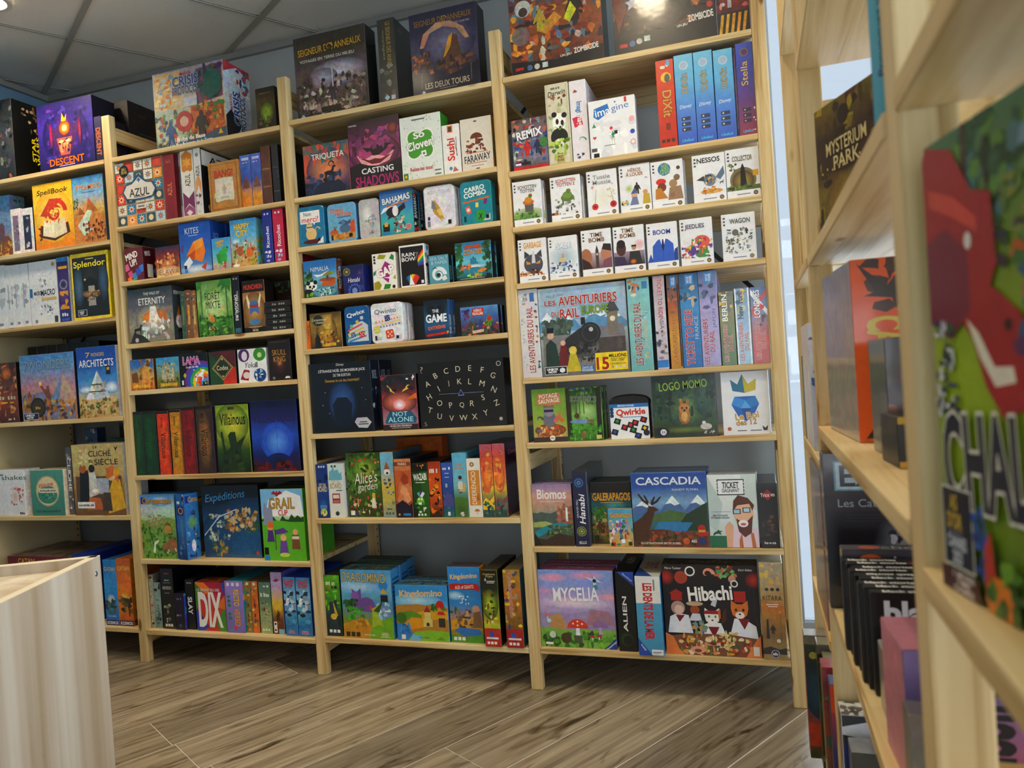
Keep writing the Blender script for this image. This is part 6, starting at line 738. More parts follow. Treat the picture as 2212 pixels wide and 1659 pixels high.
B('dix0','c83a14:d8481c:d85020',[C_(.55,.8,.3,'e8c028'),E_(.62,.79,.16,.05,'6a6a60'),SC_(.3,.9,.7,.98,5,.16,'5ab0d8 e8e0d0',2),T_('DiXit',.55,.5,.5,.3,'d8a850',-90,.02,o='5a2a10'),R_(.4,.2,.66,.28,'8a3a1c'),ICONS(.08,'5a3a20',3,.1,.1,.28)],'tall orange spine with gold fairy-tale lettering',side='b03812',g=1,m=.15)
for i,k in enumerate(('dix1','dix2','dix3')): B(k,'4a6ac8:5a8ad8:6ab4e0:7ac4e4',[C_(.5,.88,.24,'c8d4e0'),C_(.5,.88,.2,'a8c0d8'),T_('DiXit',.5,.68,.32,.22,'b8a878',90,.02,o='3a4a70'),T_('Disney',.5,.42,.66,.05,'e8f0f8',4,.0,it=.25),[R_(.24,y,.72,y+.04,'3a4a68') for y in (.27,.21,.15)],[C_(.36,y+.02,.05,'d8d0a8') for y in (.27,.21,.15)],T_('Libellud',.5,.05,.6,.03,'5ac8f0',b=.02)],('first','second','third')[i]+' of the three identical light blue tall spines',side='4a70b8',g=1,m=.1)
B('stel0','5a4a78',[R_(.3,.1,.7,.9,'8a78a0')],'very thin purple spine squeezed beside the violet one',side='4a3a68')
B('stella','a84a58:7a4a88:4a50b0:4a60c0',[C_(.5,.9,.26,'8a6a78'),C_(.5,.9,.18,'5a4a60'),T_('Stella',.45,.67,.4,.26,'d8b878',90,.01,o='3a2a60'),[R_(.24,y,.74,y+.04,'4a3a58') for y in (.26,.2,.14)],[C_(.36,y+.02,.05,'d8b888') for y in (.26,.2,.14)],T_('Libellud',.5,.05,.6,.03,'5ab8f0',b=.02),SC_(.85,.05,.98,.3,6,.06,'f0e8f0',3)],'tall violet spine fading to red at the foot',side='6a3a70',g=1,m=.15)
def mini(key,tit,tc,art,label,band='eef0f4',ts=(.5,.82,.6,.14),lines=1,dot='4a4030'):
    B(key,'e9ebef',art+[R_(0,0,1,.15,band),R_(.3,.06,.7,.08,'8a929c'),C_(.86,.075,.07,dot),C_(.86,.075,.045,'a89058'),[R_(.05,.9-.07*i,.11,.935-.07*i,'4a5058') for i in range(3)],T_(tit,*ts,tc,0,.025,'f6f6f4')],label,side='dcdfe4',m=.07)
mini('st1','SCHOTTEN\nTOTTEN','6a6a68',[E_(.5,.2,.7,.2,'5a8a3a','c8d4b0'),SC_(.02,.15,.98,.3,14,.1,'6a9a40 4a7a30 8ab058',3),I_(.56,.46,.2,[(-.7,-1.2),(-.8,0),(-.3,.6),(.4,.6),(.8,0),(.7,-1.2)],'6a6a68'),E_(.54,.52,.2,.06,'c87a28'),E_(.54,.57,.13,.07,'d8952f'),C_(.62,.66,.07,'4a8a38'),C_(.62,.69,.03,'d83a2a'),I_(.2,.38,.06,MAN,'8a8a88'),SC_(.02,.02,.2,.12,4,.06,'c8502a e08a40',5)],'white card box with an orange-hatted troll on a stone',ts=(.52,.82,.66,.16))
mini('st2','SCHOTTEN\nTOTTEN 2','b84a48',[SC_(.1,.15,.95,.5,26,.08,'8a8a88 b0b4b0 5a5a58 d8dad8 7a9a68',3),E_(.56,.52,.22,.09,'6a8a48'),E_(.56,.58,.16,.08,'8a9a50'),C_(.6,.66,.08,'4a9a48'),C_(.64,.68,.035,'d83a2a'),SC_(.02,.05,.25,.2,7,.08,'c87a38 4a3a30 e8c0a0',4)],'white card box with a green-hatted troll on a heap',ts=(.52,.86,.66,.16))
mini('tussie','Tussie\nMussie','9aa0a4',[E_(.5,.4,.5,.28,'e8e8dc','eceef0'),C_(.24,.22,.11,'d83a30'),C_(.24,.22,.04,'8a1c20'),C_(.85,.24,.11,'c82a38'),C_(.85,.24,.04,'7a1420'),P_([(.24,.3),(.3,.6),(.31,.6),(.26,.3)],'8a9a70'),P_([(.84,.32),(.76,.62),(.77,.62),(.86,.32)],'9a9a60'),I_(.18,.64,.06,[(0,-1),(-1,.3),(0,1),(1,.3)],'e0a0a0'),SC_(.66,.4,.95,.7,9,.04,'d8d8a0 c8b878 e0a090',3)],'white card box with delicate red poppies',ts=(.5,.8,.6,.2),dot='3a5058')
mini('heros','HÉROS\nÀ LOUER','a86a38',[E_(.3,.5,.16,.1,'a8c838','e9ebef'),I_(.56,.5,.2,MAN,'3a3430'),C_(.46,.34,.1,'e0b090'),P_([(.34,.38),(.46,.5),(.58,.4)],'5a6a98'),C_(.82,.4,.08,'d8a078'),P_([(.3,.14),(.4,.32),(.55,.32),(.6,.14)],'7a8ab0'),P_([(.72,.14),(.76,.36),(.95,.36),(.98,.14)],'c8b048'),SC_(.04,.14,.3,.24,6,.07,'d8c048 8ab0d8 4a4a50',3),SWIRL(.84,.68,.06,'5a5048',.6,.2)],'white card box with three bickering fantasy heroes',ts=(.5,.85,.56,.18))
mini('wachai','WA\nCHAI','3f9a28',[C_(.42,.82,.2,'4aa048','2a7ab8'),E_(.3,.56,.16,.07,'d83a28'),C_(.32,.44,.14,'8a4a28'),P_([(.1,.2),(.12,.42),(.28,.44),(.5,.2)],'c88a38'),C_(.68,.5,.13,'b0906a'),C_(.8,.62,.1,'8a7058'),P_([(.5,.16),(.56,.42),(.92,.44),(.98,.16)],'a88868'),C_(.64,.26,.08,'9a7a5a'),C_(.86,.82,.06,'5a4a40')],'white card box with a red-hatted deer and cats',ts=(.44,.82,.3,.2))
mini('nessos','NESSOS','2a221c',[C_(.52,.46,.2,'5a6a78','8a9aa8'),P_([(.7,.5),(.95,.72),(.98,.56),(.84,.44)],'6a8098'),P_([(.1,.48),(.34,.56),(.36,.44)],'4a4a50'),E_(.56,.22,.34,.05,'d8a04a'),SC_(.3,.18,.8,.3,12,.07,'d8903a e8b860 b87028',3),SC_(.3,.4,.7,.56,9,.06,'3a4a58 c8a060 e8d0a0',5),I_(.88,.38,.06,QUAD,'4a4038')],'white card box with a dark winged beast over golden sand',ts=(.5,.88,.7,.1))
mini('collec','COLLECTOR','6a5a28',[C_(.5,.36,.4,'8a7a58'),C_(.5,.34,.33,'b8a048','5a4a28'),P_([(.4,.16),(.44,.6),(.5,.7),(.56,.6),(.62,.16)],'241c14'),R_(0,.14,1,.24,'6a7a38'),SC_(.05,.14,.95,.26,14,.08,'7a9a40 5a7030 4a4028',3),R_(.8,.42,.97,.54,'e0b028'),SC_(.05,.55,.3,.7,6,.07,'5a6a38 7a8a48',5)],'white card box with a figure in a cave arch',ts=(.5,.8,.6,.1))
mini('garb','GARBAGE','e0a028',[C_(.52,.42,.34,'5a5a68'),P_([(.2,.55),(.22,.74),(.4,.64)],'4a4a58'),P_([(.84,.55),(.82,.74),(.64,.64)],'4a4a58'),P_([(.46,.44),(.5,.72),(.58,.72),(.6,.44)],'d8d8dc'),P_([(.26,.5),(.4,.46),(.44,.42),(.28,.42)],'d8a038'),P_([(.78,.5),(.66,.46),(.6,.42),(.76,.42)],'d8a038'),P_([(.36,.32),(.52,.26),(.7,.32),(.52,.3)],'2a2a30'),SC_(.02,.15,.98,.26,14,.08,'a85a30 c8803a e0b060 6a3a24',3)],'white card box with a grumpy grey badger face',ts=(.52,.86,.64,.13))
mini('sale','SALE','e8f0f8',[E_(.5,.5,.5,.3,'a8c0d0','e0e6ea'),SC_(.02,.15,.98,.4,26,.08,'4a6a98 7a98c0 3a5078 b0c4d8 e8ecf0',3),I_(.5,.46,.13,MAN,'c88a48'),C_(.5,.56,.05,'d8a880'),R_(.36,.4,.6,.5,'d8c8a0')],'silvery card box with a cheering blue crowd',ts=(.54,.78,.5,.12))
BOX['sale']['art'][-1]=T_('SALE',.54,.78,.5,.12,'eef4fa',0,.03,'3a70a8')
mini('tb1','TIME\nBOMB','7a5230',[R_(0,.15,1,.5,'7a5a60','c8b8b8'),E_(.14,.4,.2,.2,'b07a58'),P_([(0,.14),(0,.4),(.24,.3),(.36,.14)],'4a2a2c'),E_(.82,.46,.18,.2,'c08a70'),P_([(.68,.56),(.74,.68),(.98,.66),(1,.5)],'3a2c28'),P_([(.66,.14),(.72,.32),(1,.38),(1,.14)],'8a5a68'),R_(.46,.16,.56,.52,'5a4a48'),P_([(.45,.52),(.51,.66),(.57,.52)],'4a3c3c'),C_(.51,.46,.035,'e0d0b0')],'white card box with two profiles facing a clock tower',ts=(.52,.83,.52,.2))
mini('tb2','TIME\nBOMB','8a6236',[R_(0,.15,1,.45,'3a3048','a898a8'),C_(.84,.58,.16,'e8b0b0','e8d8dc'),E_(.24,.52,.16,.16,'5a3a2c'),C_(.24,.62,.14,'2a2020'),P_([(.46,.14),(.52,.44),(.84,.44),(.92,.14)],'3a3430'),C_(.66,.52,.08,'c89878'),R_(.58,.54,.74,.58,'3a342c'),P_([(0,.14),(0,.36),(.34,.34),(.44,.14)],'4a3a5a'),E_(.62,.22,.12,.06,'f09030','5a3028')],'white card box with two spies and a pink moon',ts=(.48,.85,.5,.2))
mini('boom','BOOM','2a4aa8',[P_([(0,.15),(.1,.34),(.2,.15)],'3a5ab8'),P_([(.8,.15),(.9,.4),(1,.44),(1,.15)],'2a4a9a'),P_([(.16,.15),(.18,.5),(.34,.62),(.46,.66),(.58,.66),(.7,.62),(.86,.52),(.88,.15)],'3a6ac8'),P_([(.42,.66),(.52,.42),(.62,.66)],'f4f6fa'),P_([(.5,.64),(.47,.48),(.52,.36),(.57,.48),(.54,.64)],'1c2c6a'),R_(.515,.16,.525,.38,'2a4a98')],'white card box with a blue suit jacket and tie',ts=(.5,.8,.56,.1))
mini('jeed','JEEDLIES','4a3a70',[E_(.66,.48,.26,.15,'e06a5a'),E_(.3,.52,.16,.1,'e8e8ec'),E_(.66,.24,.22,.1,'4aa048'),E_(.34,.32,.14,.12,'6a4a98'),SC_(.02,.14,.98,.56,34,.08,'e0705a 6a3a88 4a9a40 e8c048 c83a4a 8a5ab0 e8e0e8',3)],'white card box heaped with colourful fruit monsters',ts=(.46,.82,.6,.12))
mini('wagon','WAGON','3a3a3c',[SC_(.1,.16,.9,.68,50,.06,'5a5a5c 8a8c8c 3a3a3a c8caca 7a8a68 b0a868',3),C_(.4,.6,.1,'6a6a68'),I_(.74,.62,.1,MAN,'2a2a2c'),C_(.1,.08,.07,'2a2a2a')],'white card box crowded with grey pencil creatures',ts=(.55,.84,.6,.1),dot='8a8078')
B('avw','d8d6da:e4e2e4:d4d6dc',[C_(.3,.9,.18,'b8c4d0'),SC_(.15,.84,.5,.95,6,.1,'8a98a8 c89a80 e8e8e8',3),R_(.6,.86,.84,.96,'4a80c0'),T_('LES AVENTURIERS DU RAIL',.55,.43,.32,.74,'b0302a',90,.016,o='efeeee'),SC_(.84,.05,.97,.85,16,.08,'5a5a60 3a6ab0 c84a38 4a8a4a c8a040',4),SC_(.08,.05,.25,.7,14,.07,'c8c8cc b8bcc4',5)],'pale grey tall spine with red lettering beside the train box',side='a8a8ac',g=1,m=.1)
B('europe','7a7a78:9aa0a0:b0c0cc:a8c8e0:c8d4da',[R_(.03,.03,.97,.97,'a8c4dc'),PEAKS(.5,.3,'6a9ac0','eef4f8',4,4),SC_(.04,.42,.35,.62,20,.09,'5a6a60 4a5a50 6a7a70',3),R_(.03,.03,.97,.46,'8a8a88'),P_([(.6,.4),(.64,.52),(.96,.54),(.97,.36)],'8a8890'),R_(.78,.42,.9,.7,'8a8078'),P_([(.76,.68),(.84,.84),(.92,.68)],'5a5560'),C_(.84,.6,.03,'e0dcd0'),R_(.66,.2,.97,.4,'5a5250'),P_([(.2,.24),(.3,.42),(.46,.52),(.62,.54),(.66,.36),(.5,.22)],'3c3d40'),C_(.58,.46,.12,'2f3033'),C_(.58,.46,.1,'4a4c50'),C_(.58,.46,.085,'35363a'),C_(.59,.5,.025,'c8ccd0'),R_(.48,.56,.53,.64,'2c2d30'),SC_(.3,.16,.66,.34,26,.05,'2a2a2c 4a4a4c 6a6a6a 3a3a3c',5),R_(.2,.2,.7,.23,'5a5856'),P_([(.05,.1),(.06,.36),(.12,.42),(.18,.36),(.22,.1)],'2f4a44'),C_(.12,.46,.04,'d8b098'),R_(.08,.49,.16,.55,'22242a'),P_([(.2,.1),(.23,.34),(.3,.34),(.32,.1)],'7a2a30'),C_(.26,.37,.03,'e0b8a0'),P_([(.28,.04),(.34,.26),(.4,.26),(.46,.04)],'c8b838'),C_(.37,.28,.045,'e0d060'),I_(.9,.34,.07,MAN,'6a6058'),R_(.03,.02,.29,.11,'f0f0f0'),R_(.035,.025,.285,.105,'16202c'),T_('UNBOX\nNOW',.12,.065,.13,.055,'fff',b=.03),I_(.235,.065,.03,[(-1,-.5),(0,-1),(1,-.5),(1,.5),(0,1),(-1,.5)],'e8f0f4'),R_(.45,.025,.6,.1,'4a78b0'),T_('DAYS OF\nWONDER',.525,.062,.13,.055,'d8e4f0',b=.02),R_(.62,.03,.98,.23,'f0d818'),T_('15',.7,.11,.13,.13,'b02018',b=.03),T_('MILLIONS',.87,.19,.19,.035,'2a1a10',b=.03),T_('DE JEUX VENDUS\nDANS LA SERIE',.87,.145,.16,.035,'3a2a18',b=.02),T_('AVENTURIERS DU RAIL',.87,.1,.18,.015,'8a4a20'),[C_(.81+.045*i,.065,.016,c) for i,c in enumerate(('b8a878','e8e0c8','c8c0a8','d8d0b0'))],T_('Alan R. Moon',.2,.915,.22,.03,'8a9098',3,-.006,it=.3),T_('LES',.14,.83,.13,.055,'a82a24',b=.02,o='f0eee8'),T_('AVENTURIERS',.57,.84,.66,.1,'b8302a',b=.02,o='f0eee8'),T_('DU',.19,.7,.08,.055,'b8302a',b=.02,o='f0eee8'),T_('RAIL',.36,.7,.22,.1,'b8302a',b=.02,o='f0eee8'),T_('EUROPE',.65,.72,.3,.085,'8ab030',b=.016,o='3a5a28')],'large square box with a black steam train and mountains',side='b0b8bc',top='c0c8cc',m=.22)
def spine(key,bg,txt,tc,label,rot=90,oc=None,extra=[],tx=.5,th=.7,ty=.42,tw=.4,**kw):
    B(key,bg,extra+[T_(txt,tx,ty,tw,th,tc,rot,.016,oc)],label,g=1,m=kw.pop('m',.18),**kw)
DW=[R_(.3,.87,.78,.985,'3a88c8'),T_('DAYS OF\nWONDER',.54,.93,.3,.08,'e8f0f8',90,.01)]
spine('avteal','7ab8b8:9ad0ce:8ac4c4','LES AVENTURIERS DU RAIL','a82a24','aqua tall spine with red lettering and a small northern scene on top',oc='d8ecea',extra=[C_(.34,.9,.24,'c88a58'),SC_(.1,.82,.6,.97,9,.13,'3a6a88 e8e0d0 c87a48 8ab8c8',3),R_(.68,.88,.92,.96,'4a88b8'),SC_(.6,.1,.9,.65,12,.1,'b8dcd8 7aaeb0 c8c090',4),T_('Scandinavie',.72,.4,.2,.3,'c8c8b0',90)],tx=.4,ty=.4,th=.68,tw=.34,side='6aa0a0')
spine('asia','c8bcc8:d8d0d8:b8a8b0','TICKET TO RIDE','b0302c','pale pink narrow spine reading downward in red',rot=-90,oc='f0e8ec',extra=[R_(0,.02,1,.1,'3a88c8'),SC_(0,.12,1,.4,14,.25,'5a6a78 8a98a0 4a5058 c8b0a8',3),T_('ASIA',.6,.5,.34,.14,'8a8088',-90)],tx=.55,ty=.76,th=.42,tw=.4,side='9a9098')
spine('avor','c8902a:d8a838:b8683a:4a5a68','LES AVENTURIERS DU RAIL','b05a28','amber narrow spine with a blue cap',extra=DW+[SC_(0,.6,1,.86,12,.22,'3a4a58 8a6a58 c87a48',3),R_(.84,.02,.98,.9,'2a3038')],tx=.45,ty=.3,th=.52,tw=.4,oc='e8c868',side='3a2a20')
spine('france','3a78b8:3f88c8:4a98d0:2a5a80','TICKET TO RIDE','b83030','bright blue thick spine with large red letters',extra=DW+[SC_(0,.6,1,.86,12,.2,'2a4a68 7a98a8 4a6a80 c8b8a0',3),T_('FRANCE',.8,.42,.2,.24,'c8d0d8',90,-.004)],tx=.4,ty=.32,th=.58,tw=.42,oc='d8d8e0',side='2a5a90')
spine('japon','a8a8d0:b8b4dc:b0a8d4:4a6a98','LES AVENTURIERS\nDU RAIL','b03034','lilac thick spine with a blue cap and red lettering',extra=DW+[SC_(0,.62,1,.86,12,.2,'3a4a70 6a6a98 8a98b8',3),T_('JAPON',.78,.5,.22,.2,'5a5a98',90,-.004)],tx=.42,ty=.26,th=.48,tw=.6,oc='e0dcf0',side='7a7ab0')
for k,bg,t2,c2,ex,lb in (('berlin','5a7a48:6a8a58:8a8a48:5a6a50','BERLIN','f4f4ec',[SC_(0,.66,1,.98,12,.22,'e0b828 3a4a48 c8a030 5a6a60',3)],'short green spine with white capitals on a yellow tram'),('newy','9ac0dc:a8c8e0:8ab0d0:7aa0b8','New York','2a4a78',[R_(0,0,.1,1,'e8eef2'),R_(.9,0,1,1,'e8eef2'),SC_(.1,.7,.9,.98,10,.22,'e0b828 3a5a78 c8c8a0',4)],'short sky blue spine with a yellow taxi'),('londres','b83a38:d05048:7a90b0:3a6aa8','LONDRES','f4eeee',[P_([(0,.7),(1,.98),(1,.9),(0,.62)],'c83030'),P_([(0,.98),(1,.7),(1,.62),(0,.9)],'e8e8f0'),SC_(.2,.5,.9,.75,8,.2,'c82a28 5a3a38 e05a40',3)],'short red and blue flag patterned spine against the pale upright')):
    B(k,bg,ex+[T_(t2,.36,.78,.36,.36,c2,90,.016,'3a3a3a'),T_('LES AVENTURIERS\nDU RAIL',.5,.3,.62,.5,'b83030',90,.014,'e8e0d8')],lb,side=bg.split(':')[1],g=1,m=.2)
B('potage','c8b070:a8b858:8ab048:7aa840',[R_(.0,0,1,.02,'e8e4d8'),E_(.5,.22,.46,.12,'c8803a','8a4a28'),SC_(.1,.1,.9,.3,26,.07,'e0a048 c86a30 6a7a98 d84a30 e8d0a0 8a5a38',3),E_(.5,.42,.2,.14,'7a7a88'),C_(.48,.58,.16,'9a9aa8'),R_(.34,.56,.62,.61,'3a3a48'),P_([(.32,.64),(.36,.72),(.62,.72),(.66,.64)],'8a8068'),SWIRL(.18,.42,.12,'5a5a68',.6,.3),P_([(.6,.4),(.8,.56),(.84,.46),(.66,.34)],'d87a60'),C_(.86,.4,.06,'e0703a'),P_([(.12,.72),(.18,.92),(.84,.92),(.86,.72),(.5,.68)],'c88a60'),T_('POTAGE\nSAUVAGE',.5,.82,.62,.17,'f4ecd8',4,.02,o='8a3a28'),R_(0,0,1,.09,'4a3a3a'),C_(.55,.07,.08,'e8e8e4'),T_('iello',.55,.07,.1,.03,'3a3a3a')],'lime box with a raccoon cooking a stew',side='c8c4b4',top='d8d4c4',m=.15)
B('ecos','3a6a20:5a9a30:8ab860:3a6a28:2a4a1c',[E_(.55,.55,.36,.24,'b8d890','5a9a38'),R_(0,.1,.1,1,'3a3a1c'),R_(.84,.05,.98,1,'2f2a16'),[R_(x,.5,x+.025,.92,'4a5a38') for x in (.24,.34,.46)],E_(.34,.36,.3,.04,'7a9ac0'),SC_(.05,.02,.95,.3,34,.08,'4a9a28 3a7a20 6ab838 5aa030',3),SC_(.1,.86,.9,1,16,.08,'4a7a2c 6a9a40 3a5a80 2a4a1c',4),E_(.26,.47,.08,.05,'6a4a30'),BEAST(.64,.36,.11,'8a6a48',-1),R_(.52,.5,.54,.6,'c8b898'),E_(.42,.1,.08,.06,'8a6a38'),C_(.46,.15,.05,'9a7848'),T_('ECOSYSTÈME',.47,.79,.76,.12,'33383c',-3,.02,o='c8d8c0'),T_('Forêt',.66,.7,.22,.06,'2a3a28',b=.01),R_(.8,.03,.95,.1,'d8c878')],'forest glade box with a stag between two trees',side='16261a',sart=[SC_(0,0,1,1,16,.3,'2a5a28 4a7a38 1c3a1c 8aa870',3)],m=.3)
B('qwirk','eceef0',[R_(0,.88,1,1,'2a80c0'),T_('ÉDITION VOYAGE',.42,.94,.42,.06,'f4f8fa',b=.02),T_('Qwirkle',.54,.74,.74,.2,'d83a2a',2,.035,o='f8f8f8'),R_(.25,.6,.82,.62,'4a98c8'),[ (I_(x,y,.095,[(-1.1,-.4),(.6,-1),(1.1,.5),(-.5,1)],'1c1c20'),STAR(x,y+.01,.05,c,n,.6)) and I_(x,y,.095,[(-1.1,-.4),(.6,-1),(1.1,.5),(-.5,1)],'1c1c20') for x,y,c,n in ((.18,.5,'2f9a40',4),(.36,.32,'d03028',6),(.52,.38,'d03028',6),(.64,.44,'d03028',5),(.86,.52,'d03028',4),(.58,.24,'2f9a40',8),(.88,.28,'e8c820',4),(.1,.2,'2a60b0',4),(.7,.08,'2a60c0',6))],[STAR(x,y+.01,.055,c,n,.65) for x,y,c,n in ((.18,.5,'2f9a40',4),(.36,.32,'d03028',6),(.52,.38,'d03028',6),(.64,.44,'d03028',5),(.86,.52,'d03028',4),(.58,.24,'2f9a40',8),(.88,.28,'e8c820',4),(.1,.2,'2a60b0',4),(.7,.08,'2a60c0',6))],[C_(.05,.84-.09*i,.05,'1c4a78') for i in range(3)],C_(.92,.16,.08,'24304a')],'travel pouch with a white label showing coloured shape tiles',side='14151a',top='14151a',name='game_pouch',m=.03)
B('logo','2a3a20:3a5a28:35553c:2c4a3c:24382c',[E_(.55,.5,.36,.4,'6a8a58','2a4030'),E_(.82,.62,.16,.3,'4a7068','2f4a3e'),SC_(0,.3,1,.95,26,.12,'2a4430 35584a 203626 3f6450',3),R_(0,0,1,.16,'2c3a1c'),E_(.5,.12,.5,.06,'7a8a30','33421e'),E_(.5,.34,.09,.13,'b07a3c'),C_(.5,.46,.085,'c88a48'),P_([(.44,.52),(.43,.62),(.47,.62),(.49,.53)],'b8803c'),P_([(.52,.53),(.55,.62),(.59,.6),(.56,.52)],'b8803c'),E_(.47,.47,.014,.02,'1c1814'),E_(.54,.47,.014,.02,'1c1814'),C_(.505,.43,.018,'3a2418'),E_(.5,.33,.05,.08,'d8a868'),P_([(.44,.2),(.46,.26),(.5,.22)],'9a6a34'),E_(.83,.16,.09,.05,'c8ccc0'),C_(.8,.22,.03,'d8dcd0'),E_(.12,.09,.13,.08,'1c2420'),C_(.15,.09,.05,'e8e8e8'),R_(.13,.07,.145,.11,'3a5ab0'),R_(.16,.07,.175,.11,'c83030'),SC_(.78,.04,.95,.09,5,.025,'c8ccc0',2),T_('LOGO MOMO',.5,.84,.76,.13,'9ac040',3,.01,o='2a4420')],'dark green box with a startled little brown rabbit',side='1c2a22',top='22302a',g=1,m=.3)
B('roi','e8eaee',[I_(.5,.44,.3,[(-.75,.8),(.75,.8),(1,.2),(.55,-.7),(0,-1.1),(-.55,-.7),(-1,.2)],'1f70c0'),I_(.5,.44,.3,[(-.75,.8),(0,.5),(-.3,-.1),(-1,.2)],'3a98e0'),I_(.5,.44,.3,[(0,.5),(.75,.8),(1,.2),(.4,-.1)],'2a88d0'),I_(.5,.44,.3,[(-.3,-.1),(.4,-.1),(0,.5)],'58b4ec'),I_(.5,.44,.3,[(-.3,-.1),(.4,-.1),(0,-1.1)],'1a58a8'),P_([(.24,.7),(.2,.88),(.35,.8),(.46,.96),(.58,.8),(.76,.88),(.74,.7),(.5,.66)],'2a7a98'),P_([(.5,.66),(.46,.96),(.58,.8),(.76,.88),(.74,.7)],'c8b838'),T_('Le Roi',.52,.3,.5,.1,'c8a048',6,.03,o='f4f0e0'),T_('des 12',.5,.2,.44,.09,'b89040',4,.03,o='f4f0e0'),C_(.13,.1,.045,'c86a30'),R_(.3,.06,.5,.072,'3a3a40'),R_(.58,.06,.82,.072,'3a3a40'),P_([(.86,.06),(.84,.14),(.9,.1),(.96,.14),(.94,.06)],'3a3028')],'white box with a crowned blue gem',side='d8dade',top='c8cacc',m=.05)
B('biomos','3a3028:6a7058:3a9aa8:b8a088:d8a898:9a88b8',[HILL(.56,.04,'5a6a60',4),P_([(.6,.36),(.64,.66),(.72,.6),(.8,.7),(.9,.62),(1,.66),(1,.36)],'a8705a'),SC_(.62,.4,1,.64,12,.07,'b8806a 8a5a48 c89078',3),R_(.83,.4,.88,.62,'e8f0f0'),P_([(.02,.22),(.3,.34),(.7,.38),(.9,.34),(.5,.28),(.3,.2),(.1,.14)],'2a98a8'),P_([(0,.38),(.3,.4),(.5,.36),(.2,.3),(0,.3)],'a8b870'),SC_(.3,.18,1,.32,26,.06,'5a7a48 3f5a38 7a9a58 4a4a30',5),P_([(0,0),(0,.14),(.3,.1),(.6,.2),(1,.16),(1,0)],'4a3a2c'),P_([(0,.2),(.14,.08),(.2,0),(0,0)],'2a2824'),T_('Biomos',.5,.84,.72,.15,'f0ecec',b=.02),R_(.2,.715,.8,.73,'d8c8c8')],'soft purple sky box with a waterfall canyon and river',side='5a5078',top='8a80a8',tart=[T_('Biomos',.5,.5,.5,.3,'d8d0e0')],m=.22)
B('hanas','1c2450',[STAR(.45,.85,.36,'3a78b8',12,.75),STAR(.45,.85,.26,'1c2450',12,.75),STAR(.45,.85,.18,'5a98d0',12,.6),C_(.45,.85,.06,'1c2450'),C_(.45,.2,.34,'8a9a38'),C_(.45,.2,.28,'1c2450'),C_(.45,.2,.22,'a8b048'),C_(.45,.2,.15,'1c2450'),C_(.45,.2,.09,'b8c058'),T_('Hanabi',.58,.5,.4,.4,'f4f4f8',90,.012,it=.2),T_('GRAND FEU',.25,.5,.12,.24,'c8c8d8',90),T_('IELLO',.5,.05,.5,.035,'e0e0e8')],'navy spine with blue and olive firework rings',side='3a4048',top='4a5058',tart=[SC_(0,0,1,1,14,.12,'7a8088 5a6068 a8a8a0',3)],g=1,m=.08)
B('galap','5a4a28:8a9a48:3a7a80:2a5a68:201c18',[E_(.6,.62,.34,.1,'5ab0b8','2a6a78'),SC_(0,.05,.5,.5,22,.1,'8a5a30 5a3a20 b8803c 4a7030 c8b870',3),I_(.2,.28,.16,MAN,'6a4428'),I_(.38,.26,.15,MAN,'8a5a34'),SC_(.0,.42,.5,.6,10,.1,'3f7a2c 5a9a38',4),R_(0,.84,1,1,'241c18'),T_('GALERAPAGOS',.52,.77,.94,.12,'e0a828',b=.035,o='3a2410'),R_(.24,.67,.8,.68,'c8b878'),R_(.04,.02,.16,.14,'3a3428')],'castaway island box with chunky yellow lettering',side='2a2420',top='3a3630',m=.3)
B('galsm','c8a058:c8b078:6ab0c8:58a8d0',[SC_(.0,.05,1,.7,44,.09,'c83a38 3a8a78 e8e0d0 5a7ac0 d89a60 4a3a60 e0c890',3),I_(.2,.4,.16,MAN,'e8e4e0'),I_(.5,.4,.14,MAN,'3a5a98'),SC_(.4,.5,.8,.64,10,.07,'4a98c0 a85a90 3a8a58',4),R_(.5,.1,.66,.2,'e8f0f8'),T_('GALERAPAGOS',.52,.83,.86,.12,'e0b030',b=.035,o='4a2a10'),R_(.06,.02,.18,.1,'3a3428'),R_(.8,.03,.95,.13,'3a4a28')],'small sunny crowd box standing in front of the castaway one',side='b89860',m=.25)
